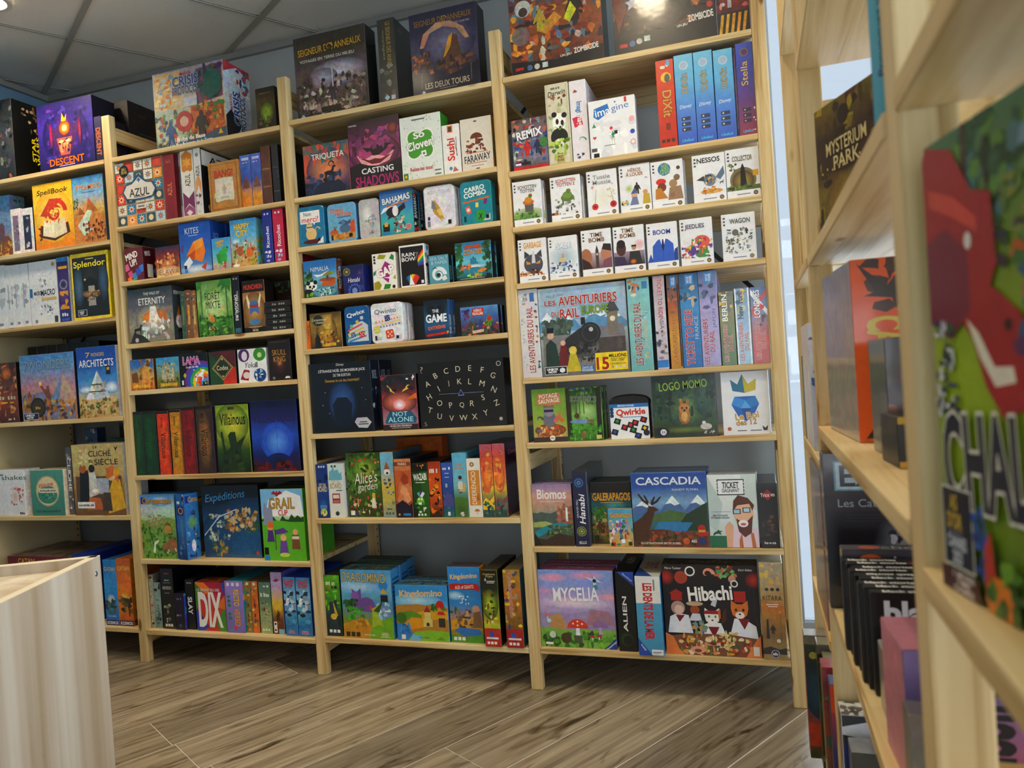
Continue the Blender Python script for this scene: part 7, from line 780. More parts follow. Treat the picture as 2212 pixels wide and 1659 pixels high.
B('casc','5a3a2a:4a6a48:3a80a8:8ab0d0:3a68b0:2a58a8',[PEAKS(.42,.34,'5a7aa8','e8eef4',9,3),P_([(.2,.4),(.5,.5),(.8,.44),(1,.4),(1,.36),(.2,.34)],'5a7a48'),P_([(.56,.24),(.72,.44),(1,.6),(1,.2)],'2f4a34'),P_([(.25,.2),(.35,.34),(.8,.33),(.7,.2)],'3a88b8'),P_([(0,.0),(0,.22),(.4,.24),(.7,.18),(1,.22),(1,0)],'7a3a28'),SC_(0,.02,1,.2,40,.06,'8a4a30 5a4a28 a85a38 4a3a22 6a6a38',5),P_([(0,.08),(0,.32),(.12,.4),(.2,.48),(.22,.56),(.3,.54),(.36,.5),(.3,.48),(.26,.36),(.22,.24),(.2,.08)],'5a3a24'),P_([(.22,.56),(.14,.62),(.08,.72),(.1,.72),(.16,.64),(.22,.6)],'3a2a1c'),P_([(.26,.56),(.34,.6),(.4,.68),(.38,.68),(.32,.62),(.25,.59)],'3a2a1c'),P_([(.2,.6),(.16,.7),(.18,.7),(.23,.6)],'3a2a1c'),P_([(.28,.58),(.32,.68),(.3,.68),(.25,.6)],'3a2a1c'),BADGE(.91,.25,.05,'c82a30'),P_([(.86,.15),(.88,.2),(.96,.2),(.98,.15)],'c82a30'),P_([(.87,.2),(.95,.2),(.96,.23),(.86,.23)],'d8a838'),C_(.7,.08,.045,'c86a30'),T_('AEG',.8,.08,.07,.035,'e8e8e8',b=.03),C_(.91,.08,.05,'2a3f80'),T_('ILLUSTRATIONS BETH SOBEL',.36,.05,.54,.025,'e8e0d8'),T_('CASCADIA',.5,.89,.86,.1,'e4ecf4',b=.02),T_('RANDY FLYNN',.72,.77,.34,.03,'c8d4e4')],'wide mountain lake box with a standing elk',side='2a4a80',top='3a5a98',g=1,m=.2)
B('tgag','c8d8d4:dfe8e6:e6ecec',[P_([(.0,1),(.3,.6),(.16,.2),(0,.3)],'c4d4d0'),P_([(.7,1),(.6,.7),(1,.5),(1,1)],'cfdcd8'),R_(.2,.72,.76,.94,'20242a'),R_(.22,.735,.74,.925,'f0f2f2'),[C_(.2,.76+.045*i,.014,'dfe8e6') for i in range(4)],[C_(.76,.76+.045*i,.014,'dfe8e6') for i in range(4)],T_('TICKET',.48,.86,.34,.08,'20242a',b=.025),T_('GAGNANT',.48,.785,.36,.05,'20242a',b=.01),R_(0,0,.34,.16,'2f7a58'),I_(.16,.2,.1,[(-1,-.4),(-.6,.2),(-.2,.3),(.2,.7),(.5,.4),(1.1,.5),(.6,.1),(.8,-.5),(.3,-.2),(-.3,-.2),(-.8,-.6)],'2a6a4c'),P_([(.4,0),(.44,.22),(.6,.28),(1,.26),(1,0)],'e8d4e0'),P_([(.36,0),(.32,.28),(.42,.36),(.5,.3),(.46,0)],'e8b898'),E_(.72,.46,.2,.17,'ecc0a0'),P_([(.5,.5),(.52,.64),(.62,.72),(.82,.68),(.94,.58),(.9,.5),(.84,.6),(.6,.58)],'6a3420'),P_([(.56,.4),(.6,.22),(.72,.14),(.86,.2),(.9,.44),(.78,.36),(.66,.36)],'6a3422'),E_(.7,.33,.1,.05,'f4f0f0'),E_(.7,.32,.06,.02,'d86a70'),R_(.5,.46,.66,.53,'2a3a58'),R_(.52,.47,.64,.52,'a8d0e0'),R_(.7,.48,.86,.55,'2a3a58'),R_(.72,.49,.84,.54,'b8dce8'),P_([(.6,.1),(.66,.2),(.68,0),(.6,0)],'c87a40'),P_([(.84,.2),(.9,.2),(.94,0),(.86,0)],'c87a40'),T_('Jean-Christophe\n& Celestine Bouvier',.24,.43,.38,.06,'3a4a48',b=.01),R_(.05,.49,.46,.494,'6a7a78')],'pale box with a cartoon bearded man in glasses',side='d0d8d6',top='c8d0d0',g=1,m=.04)
B('tric','14151a',[I_(.5,.82,.22,[(-1,-1),(1,-1),(1,1),(-1,1)],'a82030',45),T_('Trice vo',.5,.82,.74,.06,'f0f0f0',4,.01),SC_(.1,.2,.9,.5,16,.14,'3a3028 5a3a2a 241c1a 6a4a30',3),T_('ka-u-za',.5,.08,.6,.04,'e0e0e0')],'tall black shrink-wrapped spine with a red seal',side='1a1a20',top='2a2c34',g=1,m=.2)
B('myce','5a8a2a:8ab050:b0a0c8:c8b0d8:9aa8e0:8aa8e4',[E_(.2,.9,.2,.06,'f0a8c0','b0a8dc'),E_(.65,.93,.26,.06,'eaa0b8','a0a8e0'),E_(.95,.66,.2,.05,'f0b0b8','c8b0d8'),E_(.08,.72,.14,.04,'e8a8c8','b0a8dc'),E_(.5,.58,.5,.08,'f4e0e8','c0b0d8'),HILL(.46,.03,'a89ac0',4),P_([(.62,.3),(.68,.5),(.92,.48),(1,.3)],'b08898'),P_([(.12,.18),(.14,.4),(.26,.44),(.34,.34),(.36,.18)],'c89a68'),HILL(.24,.02,'8ab858',6),SC_(0,.0,1,.18,36,.08,'5a9a30 6aa838 3f7a28 8ac048 3a5a30',3),[CAP(.5,.26,.14,'d84a30','e8ecf0')],[C_(x,y,.012,'f0e8d8') for x,y in ((.44,.31),(.5,.34),(.56,.31),(.5,.29))],P_([(.45,.06),(.44,.16),(.56,.16),(.55,.06)],'5a6a48'),[CAP(.8,.28,.1,'a07ab0','c8a8d0')],[CAP(.69,.14,.035,'c83a38','e8e0d8')],[CAP(.78,.15,.035,'c83a38','e8e0d8')],[CAP(.1,.4,.04,'d87a88','e0c0b8')],C_(.16,.16,.045,'d8d8d0'),C_(.34,.12,.07,'5a4a30'),C_(.12,.34,.03,'b8d8e8'),I_(.76,.84,.07,[(-.2,-1),(-.3,.3),(-2,1.2),(-.2,.8),(0,1.4),(.3,.8),(1.6,0),(.3,.3),(.2,-1)],'c8dcec'),C_(.76,.87,.025,'3a2a28'),C_(.77,.79,.03,'3a9a98'),P_([(.84,0),(1,.14),(1,0)],'1f4aa0'),T_('Ravensburger',.94,.05,.17,.03,'e8f0f8',40,.01),T_('MYCELIA',.5,.69,.6,.17,'f2f0f6',2,.02),R_(.06,.03,.16,.06,'e8e8e8')],'dreamy pink sky box with a red mushroom creature',side='6a5a90',top='b06a88',tart=[T_('MYCELIA',.5,.5,.5,.2,'d8b8d0'),P_([(.0,0),(.12,0),(0,.3)],'1f4aa0')],m=.18)
B('alien','0f1210:14181a:101210',[T_('ALIEN',.42,.47,.22,.44,'eef0ee',90,.02),E_(.45,.15,.4,.1,'2a7a28','101410'),E_(.5,.14,.26,.06,'101410'),SC_(.6,.3,.95,.7,9,.1,'1c2420 242c26',3),P_([(.1,1),(1,1),(1,.82)],'2a58b8'),T_('Ravensburger',.66,.93,.66,.03,'d8e4f4',-38,.01)],'black spine with spaced white capitals and a green glow',side='0c0e0c',top='131614',tart=[T_('ALIEN',.5,.55,.4,.3,'c8ccc8',90,.02)],m=.12)
B('jaws','4a98bc:58a8c8:5aa8c8',[R_(0,.66,1,1,'e6e4de'),P_([(0,0),(.56,0),(0,.22)],'1f55a8'),T_('Ravensburger',.2,.1,.3,.03,'e8f0f8',-52,.01),T_('LES DENTS DE LA MER',.48,.56,.34,.7,'c8242a',-90,.04),R_(.72,.82,.78,.96,'8a8a88'),R_(.52,.01,.98,.08,'e8eaee'),R_(.56,.04,.9,.05,'5a5a60'),R_(.56,.025,.8,.03,'5a5a60')],'white and sea-blue thick spine with bold red letters and a price sticker',side='3a78a8',top='d8d4c8',tart=[T_('DENTS',.5,.5,.5,.3,'c84a48',-90,.02),P_([(0,0),(.7,0),(0,.4)],'2a5aa8')],g=1,m=.06)
B('hiba','c87a40:3a2c2c:1c1a1e:1a181c:2a1c1c',[R_(0,.2,1,.6,'241f24'),[R_(x,.42,x+.006,.74,'3a343c') for x in (.05,.1,.15,.85,.9,.95)],C_(.04,.86,.09,'c83a28','3a1814'),C_(.96,.84,.09,'c83a28','3a1814'),C_(.2,.86,.07,'b04a30'),SWIRL(.48,.9,.07,'e8a088',.75,.3),C_(.3,.93,.055,'e8e4dc'),C_(.3,.93,.04,'1c1a1e'),SC_(.58,.88,.8,.98,9,.05,'5a9a58 8ab878 c8705a 7a3a2a',3),C_(.74,.85,.04,'c89a80'),C_(.76,.8,.04,'e8e0e0'),C_(.76,.8,.026,'1c1a1e'),P_([(.03,.24),(.06,.42),(.14,.46),(.26,.44),(.3,.24)],'e4e8f0'),P_([(.12,.44),(.16,.36),(.22,.44)],'7a1c24'),C_(.15,.52,.075,'b89a90'),C_(.16,.5,.05,'e0c0b0'),R_(.08,.6,.2,.68,'b0302c'),P_([(.06,.68),(.14,.73),(.22,.68)],'b0302c'),C_(.33,.5,.05,'a8582c'),E_(.33,.57,.09,.025,'c8b090'),P_([(.26,.38),(.3,.46),(.38,.46),(.4,.38)],'d8dce4'),P_([(.68,.2),(.74,.42),(.84,.42),(.96,.34),(.98,.18)],'e8ecf4'),HEAD(.8,.5,.095,'d8803a','f4ece4'),R_(.75,.6,.87,.72,'b83228'),P_([(.78,.42),(.84,.3),(.9,.42)],'8a2028'),P_([(.4,.16),(.42,.34),(.5,.38),(.6,.36),(.66,.18)],'eef0f6'),HEAD(.51,.42,.085,'f0ece6','f8f4f0','4a9a5a'),P_([(.42,.46),(.44,.5),(.58,.5),(.6,.46)],'a8262a'),P_([(.58,.4),(.57,.5),(.6,.52),(.6,.42)],'c8703a'),P_([(.46,.32),(.52,.2),(.58,.32)],'8a1c28'),P_([(.5,.56),(.54,.66),(.58,.64),(.55,.54)],'c8d0dc'),P_([(.6,.34),(.66,.4),(.66,.54),(.62,.48)],'5a3420'),P_([(0,.2),(.3,.24),(.7,.24),(1,.2),(1,0),(0,0)],'8a5a40'),SC_(.15,.02,.9,.2,44,.05,'c8583a e8c890 6a8a48 e0a070 8a3a28 f0e0c0 5a6a50 d8a848',5),P_([(0,0),(0,.24),(.08,.2),(.14,.06),(.2,.0)],'e88a48'),P_([(.84,0),(.9,.1),(.96,.2),(1,.24),(1,0)],'e8905a'),SC_(.58,.1,.76,.26,12,.035,'e8d8a0 d8c078',4),SC_(.3,.24,.44,.36,9,.05,'7a9a78 8aa0a8 c8a060',6),E_(.34,.06,.08,.04,'e8a890'),E_(.34,.05,.04,.02,'8a5a40'),R_(.92,.02,.98,.12,'eceae4'),T_('Marco Teubner',.12,.965,.18,.025,'e8e4dc',b=0,it=.2),T_('Kerri Aitken',.88,.955,.14,.025,'e8e4dc',b=0,it=.2),T_('Hibachi',.5,.69,.46,.15,'f4f2ee',4,.03)],'large square box with animal chefs at a grill',side='2a2228',top='3a3230',tart=[T_('HIBACHI',.5,.5,.4,.3,'8a8078'),SC_(0,0,1,1,14,.05,'5a4a44 8a7a68',3)],m=.1)
B('kitara','a8925a:8a6a3a:b8842c:b8a070:b0a890',[SC_(.05,.75,.95,.98,14,.16,'d8b048 c8a878 e0c070 a89a88',3),P_([(0,.62),(1,.55),(1,.46),(0,.5)],'c07a20'),P_([(0,.12),(.3,.14),(.7,.11),(1,.13),(1,.06),(0,.06)],'2a1c14'),I_(.46,.32,.22,MAN,'2a2018'),P_([(.16,.22),(.2,.42),(.28,.42),(.3,.22)],'241a14'),R_(.8,.2,.815,.48,'6a4a28'),I_(.8,.5,.03,[(-1,-1),(0,1.6),(1,-1)],'d8c8a0'),C_(.68,.2,.09,'e0d0b0'),C_(.28,.73,.08,'33302c'),C_(.52,.73,.08,'33302c'),C_(.76,.73,.08,'33302c'),T_('KITARA',.5,.64,.82,.05,'241a14',b=.0),R_(.24,.57,.76,.578,'f0e8d8'),R_(.3,.55,.7,.557,'f0e8d8'),C_(.5,.065,.2,'1c2a50'),C_(.5,.065,.18,'e8e4dc'),C_(.5,.065,.165,'1c2a50'),T_('iello',.5,.065,.22,.03,'f0f0f0',b=.02)],'tall tan spine with a spear-bearing figure in loose film',side='9a8050',top='c8c4b8',g=1,m=.25)
# ------------------------------------------------------------------ place the boxes of the wall shelving
PL = {
 'shat': (-2.4911, 0.020, 2.0830, 0.2839, 0.3519, 0.260, 0, 0),
 'desc': (-2.0652, 0.020, 2.0830, 0.3051, 0.2869, 0.120, 0, 0),
 'desc2': (-1.7551, 0.020, 2.0830, 0.0372, 0.1904, 0.130, 0, 0),
 'tower': (-2.4911, 0.050, 1.7534, 0.1991, 0.2789, 0.070, 0, 0),
 'case1': (-2.2566, 0.020, 1.7534, 0.0544, 0.2008, 0.120, 0, 0),
 'case2': (-2.1995, 0.020, 1.7534, 0.0699, 0.1953, 0.120, 0, 0),
 'spell': (-2.1155, 0.015, 1.7534, 0.2200, 0.2830, 0.050, 0, 0),
 'pyra': (-1.8929, 0.015, 1.7534, 0.1666, 0.2826, 0.060, 0, 0),
 'wh1': (-2.4022, 0.020, 1.4371, 0.0835, 0.2815, 0.250, 0, 0),
 'wh2': (-2.3159, 0.020, 1.4371, 0.0413, 0.2762, 0.250, 0, 0),
 'wh3': (-2.2719, 0.020, 1.4371, 0.0409, 0.2755, 0.250, 0, 0),
 'wh4': (-2.2283, 0.020, 1.4371, 0.0460, 0.2748, 0.250, 0, 0),
 'micro': (-2.1769, 0.020, 1.4371, 0.1579, 0.2752, 0.060, 0, 0),
 'keyf': (-2.0096, 0.015, 1.4371, 0.0621, 0.2779, 0.240, 0, 0),
 'splen': (-1.9265, 0.010, 1.4371, 0.2030, 0.2797, 0.070, 0, 0),
 'brulee': (-2.4911, 0.015, 1.0230, 0.2033, 0.2653, 0.070, 0, 0),
 'wond': (-2.2641, 0.015, 1.0230, 0.3103, 0.2881, 0.070, 1, 0),
 'archi': (-1.9328, 0.010, 1.0230, 0.2126, 0.2979, 0.080, 0, 0),
 'shake': (-2.4911, 0.010, 0.6100, 0.2112, 0.2030, 0.080, 0, 0),
 'welc': (-2.2418, 0.010, 0.6100, 0.1866, 0.1988, 0.090, 0, 0),
 'cspine': (-2.0543, 0.030, 0.6100, 0.0286, 0.2914, 0.250, 0, 0),
 'cliche': (-1.9980, 0.010, 0.6100, 0.2763, 0.3015, 0.060, 1, 0),
 'cblue': (-1.8824, 0.020, 0.1400, 0.0694, 0.2792, 0.250, 0, 0),
 'corange': (-1.8110, 0.020, 0.1400, 0.0753, 0.2841, 0.250, 0, 0),
 'crisis': (-1.4492, 0.030, 2.0830, 0.3434, 0.3104, 0.160, 0, 1),
 'orc': (-0.9663, 0.030, 2.0830, 0.0859, 0.1657, 0.050, 0, 1),
 'azul': (-1.6534, 0.010, 1.7980, 0.2416, 0.2611, 0.070, 0, 1),
 'azred': (-1.4048, 0.005, 1.7980, 0.0534, 0.2583, 0.260, 0, 1),
 'azthin': (-1.3504, 0.030, 1.7980, 0.0077, 0.2635, 0.260, 0, 1),
 'azpur': (-1.3282, 0.015, 1.7980, 0.0621, 0.2635, 0.260, 0, 1),
 'azwhite': (-1.2595, 0.010, 1.7980, 0.0334, 0.2635, 0.260, 0, 1),
 'bang': (-1.1935, 0.010, 1.7980, 0.1418, 0.1926, 0.060, 0, 1),
 'pyr1': (-1.0507, 0.020, 1.7980, 0.0469, 0.2049, 0.200, 0, 1),
 'pyr2': (-1.0017, 0.020, 1.7980, 0.0444, 0.2044, 0.200, 0, 1),
 'brown': (-0.9552, 0.020, 1.7980, 0.0418, 0.2256, 0.200, 0, 1),
 'blackb': (-0.9071, 0.020, 1.7980, 0.0290, 0.2259, 0.200, 0, 1),
 'mindup': (-1.6409, 0.015, 1.5727, 0.0940, 0.1372, 0.100, 0, 1),
 'elawa': (-1.4833, 0.015, 1.5727, 0.1181, 0.1227, 0.050, 0, 1),
 'kites': (-1.3606, 0.015, 1.5727, 0.1520, 0.2029, 0.090, 1, 1),
 'hcdino': (-1.2013, 0.010, 1.5727, 0.0850, 0.1243, 0.030, 0, 1),
 'happy': (-1.1153, 0.015, 1.5727, 0.1188, 0.1856, 0.050, 0, 1),
 'rico1': (-0.9612, 0.010, 1.5727, 0.0405, 0.2038, 0.200, 0, 1),
 'rico2': (-0.9144, 0.010, 1.5727, 0.0454, 0.2038, 0.200, 0, 1),
 'vale': (-1.6373, 0.010, 1.3160, 0.2263, 0.2213, 0.070, 0, 1),
 'sp1': (-1.3899, 0.030, 1.3160, 0.0218, 0.1949, 0.200, 0, 1),
 'sp2': (-1.3658, 0.030, 1.3160, 0.0286, 0.1981, 0.200, 0, 1),
 'sp3': (-1.3349, 0.030, 1.3160, 0.0227, 0.1932, 0.200, 0, 1),
 'foret': (-1.2947, 0.015, 1.3160, 0.1659, 0.2211, 0.060, 0, 1),
 'dinos': (-1.1245, 0.015, 1.3160, 0.0325, 0.2280, 0.200, 0, 1),
 'munch': (-1.0791, 0.015, 1.3160, 0.1021, 0.2016, 0.060, 0, 1),
 'alex': (-1.6534, 0.015, 1.1242, 0.1191, 0.1268, 0.050, 0, 1),
 'temple': (-1.5199, 0.015, 1.1242, 0.1150, 0.1262, 0.050, 0, 1),
 'lama': (-1.3958, 0.010, 1.1242, 0.1357, 0.1342, 0.050, 0, 1),
 'codex': (-1.2576, 0.015, 1.1242, 0.1255, 0.1316, 0.050, 0, 1),
 'yokai': (-1.1212, 0.015, 1.1242, 0.1304, 0.1307, 0.050, 1, 1),
 'skull': (-0.9803, 0.015, 1.1242, 0.0999, 0.1578, 0.050, 0, 1),
 'vg1': (-1.6534, 0.010, 0.7746, 0.0452, 0.2623, 0.260, 0, 1),
 'vg2': (-1.6065, 0.010, 0.7746, 0.0688, 0.2627, 0.260, 0, 1),
 'vor': (-1.5339, 0.010, 0.7746, 0.0609, 0.2592, 0.260, 0, 1),
 'vye': (-1.4684, 0.010, 0.7746, 0.0568, 0.2626, 0.260, 0, 1),
 'vre': (-1.4106, 0.010, 0.7746, 0.0662, 0.2682, 0.260, 0, 1),
 'vma': (-1.3400, 0.010, 0.7746, 0.0808, 0.2693, 0.260, 0, 1),
 'loki': (-1.2499, 0.015, 0.7746, 0.1592, 0.2678, 0.060, 0, 1),
 'vader': (-1.0817, 0.015, 0.7746, 0.2113, 0.2750, 0.070, 0, 1),
 'carca': (-1.6534, 0.015, 0.4287, 0.1744, 0.2647, 0.080, 0, 1),
 'expe': (-1.3725, 0.050, 0.4287, 0.2731, 0.2906, 0.070, 0, 1),
 'grail': (-1.0621, 0.015, 0.4287, 0.1908, 0.2782, 0.070, 2, 1),
 'heart': (-1.6534, 0.030, 0.1357, 0.0216, 0.2203, 0.200, 0, 1),
 'teals': (-1.6294, 0.030, 0.1357, 0.0335, 0.1896, 0.200, 0, 1),
 'reved': (-1.5864, 0.025, 0.1357, 0.0615, 0.2497, 0.260, 0, 1),
 'dpurp': (-1.5180, 0.020, 0.1357, 0.0481, 0.1493, 0.150, 0, 1),
 'slay': (-1.4689, 0.030, 0.1357, 0.0420, 0.2047, 0.250, 0, 1),
 'dix': (-1.4156, 0.025, 0.1357, 0.1450, 0.1969, 0.080, 0, 1),
 'recto': (-1.2644, 0.020, 0.1357, 0.0845, 0.2064, 0.220, 0, 1),
 'og1': (-1.1789, 0.030, 0.1357, 0.0278, 0.2054, 0.220, 0, 1),
 'og2': (-1.1489, 0.030, 0.1357, 0.0304, 0.2043, 0.220, 0, 1),
 'celes': (-1.1120, 0.030, 0.1357, 0.0537, 0.2014, 0.220, 0, 1),
 'hare': (-1.0540, 0.030, 0.1357, 0.0499, 0.2429, 0.250, 0, 1),
 'cant1': (-0.9904, 0.020, 0.1357, 0.0528, 0.2269, 0.250, 0, 1),
 'cant2': (-0.9334, 0.020, 0.1357, 0.0618, 0.2263, 0.250, 0, 1),
 'lotr1': (-0.7839, 0.030, 2.0920, 0.3034, 0.3106, 0.080, 0, 2),
 'lotrs': (-0.4306, 0.030, 2.0920, 0.0674, 0.3077, 0.260, 0, 2),
 'towers': (-0.3037, 0.030, 2.0920, 0.2562, 0.2969, 0.080, 0, 2),
 'triq': (-0.7680, 0.020, 1.8005, 0.1929, 0.1918, 0.070, 0, 2),
 'cast': (-0.5732, 0.020, 1.8005, 0.2077, 0.2494, 0.060, 0, 2),
 'clov': (-0.3605, 0.015, 1.8005, 0.1587, 0.2275, 0.070, 0, 2),
 'sushi': (-0.1993, 0.015, 1.8005, 0.0656, 0.1747, 0.050, 0, 2),
 'faraw': (-0.1298, 0.015, 1.8005, 0.1150, 0.1831, 0.040, 0, 2),
 'merci': (-0.8057, 0.015, 1.6160, 0.1120, 0.1514, 0.045, 0, 2),
 'vaut': (-0.6795, 0.015, 1.6160, 0.1207, 0.1452, 0.045, 0, 2),
 'silver': (-0.5510, 0.020, 1.6160, 0.0846, 0.1468, 0.045, 0, 2),
 'baham': (-0.4600, 0.015, 1.6160, 0.1313, 0.1630, 0.045, 1, 2),
 'kont': (-0.2860, 0.015, 1.6160, 0.1166, 0.1548, 0.040, 1, 2),
 'carro': (-0.1467, 0.015, 1.6160, 0.1171, 0.1516, 0.045, 0, 2),
 'nima': (-0.7978, 0.015, 1.4240, 0.1405, 0.1393, 0.045, 0, 2),
 'hana': (-0.6348, 0.020, 1.4240, 0.0852, 0.1064, 0.030, 1, 2),
 'gap': (-0.5068, 0.015, 1.4240, 0.0938, 0.1342, 0.030, 0, 2),
 'rain': (-0.3963, 0.015, 1.4240, 0.0996, 0.1516, 0.040, 0, 2),
 'salt': (-0.2854, 0.020, 1.4240, 0.0769, 0.1036, 0.030, 2, 2),
 'contes': (-0.1800, 0.015, 1.4240, 0.1343, 0.1344, 0.040, 2, 2),
 'osp': (-0.8057, 0.020, 1.2320, 0.0154, 0.1089, 0.100, 0, 2),
 'carta': (-0.7853, 0.015, 1.2320, 0.1334, 0.1326, 0.030, 0, 2),
 'qwixx': (-0.6372, 0.015, 1.2320, 0.1051, 0.1453, 0.040, 0, 2),
 'qwinto': (-0.5246, 0.010, 1.2320, 0.1281, 0.1456, 0.040, 1, 2),
 'game': (-0.3155, 0.015, 1.2320, 0.0951, 0.1373, 0.025, 1, 2),
 'hero': (-0.1755, 0.015, 1.2320, 0.1406, 0.1013, 0.030, 1, 2),
 'jack': (-0.8057, 0.015, 0.9130, 0.2610, 0.2628, 0.060, 2, 2),
 'nota': (-0.5064, 0.015, 0.9130, 0.1415, 0.2014, 0.050, 0, 2),
 'alph': (-0.3557, 0.015, 0.9130, 0.3265, 0.2353, 0.080, 0, 2),
 'gob1': (-0.8057, 0.015, 0.5935, 0.0498, 0.2029, 0.200, 0, 2),
 'gob2': (-0.7539, 0.015, 0.5935, 0.0625, 0.2033, 0.200, 0, 2),
 'alice': (-0.6825, 0.030, 0.5935, 0.1418, 0.2392, 0.070, 0, 2),
 'bird': (-0.5335, 0.020, 0.5935, 0.0530, 0.2401, 0.250, 0, 2),
 'parks': (-0.4761, 0.015, 0.5935, 0.0670, 0.2143, 0.250, 0, 2),
 'wazabi': (-0.4063, 0.015, 0.5935, 0.0633, 0.1961, 0.200, 0, 2),
 'obla': (-0.3412, 0.015, 0.5935, 0.0488, 0.2004, 0.250, 0, 2),
 'blues': (-0.2897, 0.015, 0.5935, 0.0420, 0.1957, 0.200, 0, 2),
 'jungle': (-0.2458, 0.015, 0.5935, 0.0525, 0.2285, 0.250, 0, 2),
 'difer': (-0.1919, 0.015, 0.5935, 0.0515, 0.2083, 0.150, 0, 2),
 'sun1': (-0.1387, 0.015, 0.5935, 0.0449, 0.2558, 0.250, 0, 2),
 'sun2': (-0.0921, 0.015, 0.5935, 0.0461, 0.2568, 0.250, 0, 2),
 'trid': (-0.8057, 0.020, 0.1434, 0.0656, 0.2316, 0.200, 0, 2),
 'drago': (-0.7308, 0.015, 0.1434, 0.2111, 0.2558, 0.070, 2, 2),
 'kingd': (-0.5072, 0.015, 0.1434, 0.2070, 0.2038, 0.060, 1, 2),
 'giants': (-0.2951, 0.020, 0.1434, 0.1241, 0.2721, 0.060, 0, 2),
 'orig': (-0.1562, -0.006, 0.1434, 0.0600, 0.2698, 0.220, 0, 2),
 'queen': (-0.0758, -0.006, 0.1434, 0.0614, 0.2713, 0.250, 0, 2),
 'zomb1': (0.0692, 0.030, 2.0940, 0.3181, 0.3800, 0.110, 0, 3),
 'zomb2': (0.4237, 0.030, 2.0940, 0.3214, 0.3800, 0.110, 0, 3),
 'zomb3': (0.7493, 0.030, 2.0940, 0.0974, 0.3200, 0.100, 0, 3),
 'remix': (0.0581, 0.010, 1.7748, 0.1233, 0.1723, 0.040, 0, 3),
 'darwin': (0.1830, 0.010, 1.7748, 0.0789, 0.2704, 0.200, 0, 3),
 'imasp': (0.2641, 0.020, 1.7748, 0.0560, 0.2721, 0.200, 0, 3),
 'imag': (0.3263, 0.010, 1.7748, 0.1529, 0.1894, 0.050, 0, 3),
 'dix0': (0.5517, 0.010, 1.7748, 0.0553, 0.2795, 0.250, 0, 3),
 'dix1': (0.6092, 0.010, 1.7748, 0.0580, 0.2853, 0.250, 0, 3),
 'dix2': (0.6693, 0.010, 1.7748, 0.0571, 0.2844, 0.250, 0, 3),
 'dix3': (0.7293, 0.010, 1.7748, 0.0575, 0.2784, 0.250, 0, 3),
 'stel0': (0.7881, 0.020, 1.7748, 0.0076, 0.2793, 0.200, 0, 3),
 'stella': (0.7966, 0.010, 1.7748, 0.0501, 0.2857, 0.250, 0, 3),
 'st1': (0.0472, 0.010, 1.5865, 0.1002, 0.1528, 0.025, 1, 3),
 'st2': (0.1784, 0.015, 1.5865, 0.1035, 0.1507, 0.025, 1, 3),
 'tussie': (0.3036, 0.015, 1.5865, 0.1007, 0.1524, 0.025, 0, 3),
 'heros': (0.4119, 0.015, 1.5865, 0.1006, 0.1546, 0.025, 0, 3),
 'wachai': (0.5150, 0.015, 1.5865, 0.1013, 0.1516, 0.025, 1, 3),
 'nessos': (0.6455, 0.010, 1.5865, 0.0997, 0.1505, 0.025, 0, 3),
 'collec': (0.7471, 0.010, 1.5865, 0.0989, 0.1528, 0.025, 1, 3),
 'garb': (0.0532, 0.010, 1.3940, 0.0995, 0.1473, 0.025, 0, 3),
 'sale': (0.1598, 0.010, 1.3940, 0.0993, 0.1439, 0.025, 0, 3),
 'tb1': (0.2733, 0.010, 1.3940, 0.1006, 0.1523, 0.025, 0, 3),
 'tb2': (0.3803, 0.010, 1.3940, 0.1006, 0.1507, 0.025, 0, 3),
 'boom': (0.4890, 0.010, 1.3940, 0.0976, 0.1476, 0.025, 0, 3),
 'jeed': (0.5946, 0.010, 1.3940, 0.1000, 0.1478, 0.025, 0, 3),
 'wagon': (0.7228, 0.010, 1.3940, 0.1008, 0.1471, 0.025, 0, 3),
 'avw': (0.0420, 0.010, 1.0703, 0.0673, 0.3022, 0.280, 0, 3),
 'europe': (0.1111, 0.012, 1.0703, 0.2987, 0.2988, 0.070, 0, 3),
 'avteal': (0.4148, 0.005, 1.0703, 0.0719, 0.3022, 0.300, 0, 3),
 'asia': (0.4996, 0.005, 1.0703, 0.0358, 0.3021, 0.300, 0, 3),
 'avor': (0.5427, 0.005, 1.0703, 0.0374, 0.3005, 0.300, 0, 3),
 'france': (0.5820, 0.005, 1.0703, 0.0583, 0.3008, 0.300, 0, 3),
 'japon': (0.6416, 0.005, 1.0703, 0.0559, 0.3019, 0.300, 0, 3),
 'berlin': (0.7004, 0.005, 1.0703, 0.0447, 0.2316, 0.200, 0, 3),
 'newy': (0.7478, 0.005, 1.0703, 0.0441, 0.2371, 0.200, 0, 3),
 'londres': (0.7952, 0.005, 1.0703, 0.0484, 0.2367, 0.200, 0, 3),
 'potage': (0.0632, 0.020, 0.8490, 0.1202, 0.1816, 0.030, 0, 3),
 'ecos': (0.1891, 0.015, 0.8490, 0.1173, 0.1808, 0.040, 1, 3),
 'qwirk': (0.3304, 0.020, 0.8490, 0.1283, 0.1191, 0.060, 0, 3),
 'logo': (0.4728, 0.015, 0.8490, 0.1995, 0.1998, 0.060, 0, 3),
 'roi': (0.6907, 0.015, 0.8490, 0.1400, 0.1998, 0.040, 1, 3),
 'biomos': (0.0420, 0.015, 0.4941, 0.1408, 0.2116, 0.050, 1, 3),
 'hanas': (0.1887, 0.010, 0.4941, 0.0500, 0.2536, 0.280, 0, 3),
 'galap': (0.2396, 0.050, 0.4941, 0.1370, 0.2083, 0.045, 2, 3),
 'galsm': (0.3036, 0.010, 0.4941, 0.0802, 0.1259, 0.022, 0, 3),
 'casc': (0.3861, 0.012, 0.4941, 0.2403, 0.2429, 0.070, 1, 3),
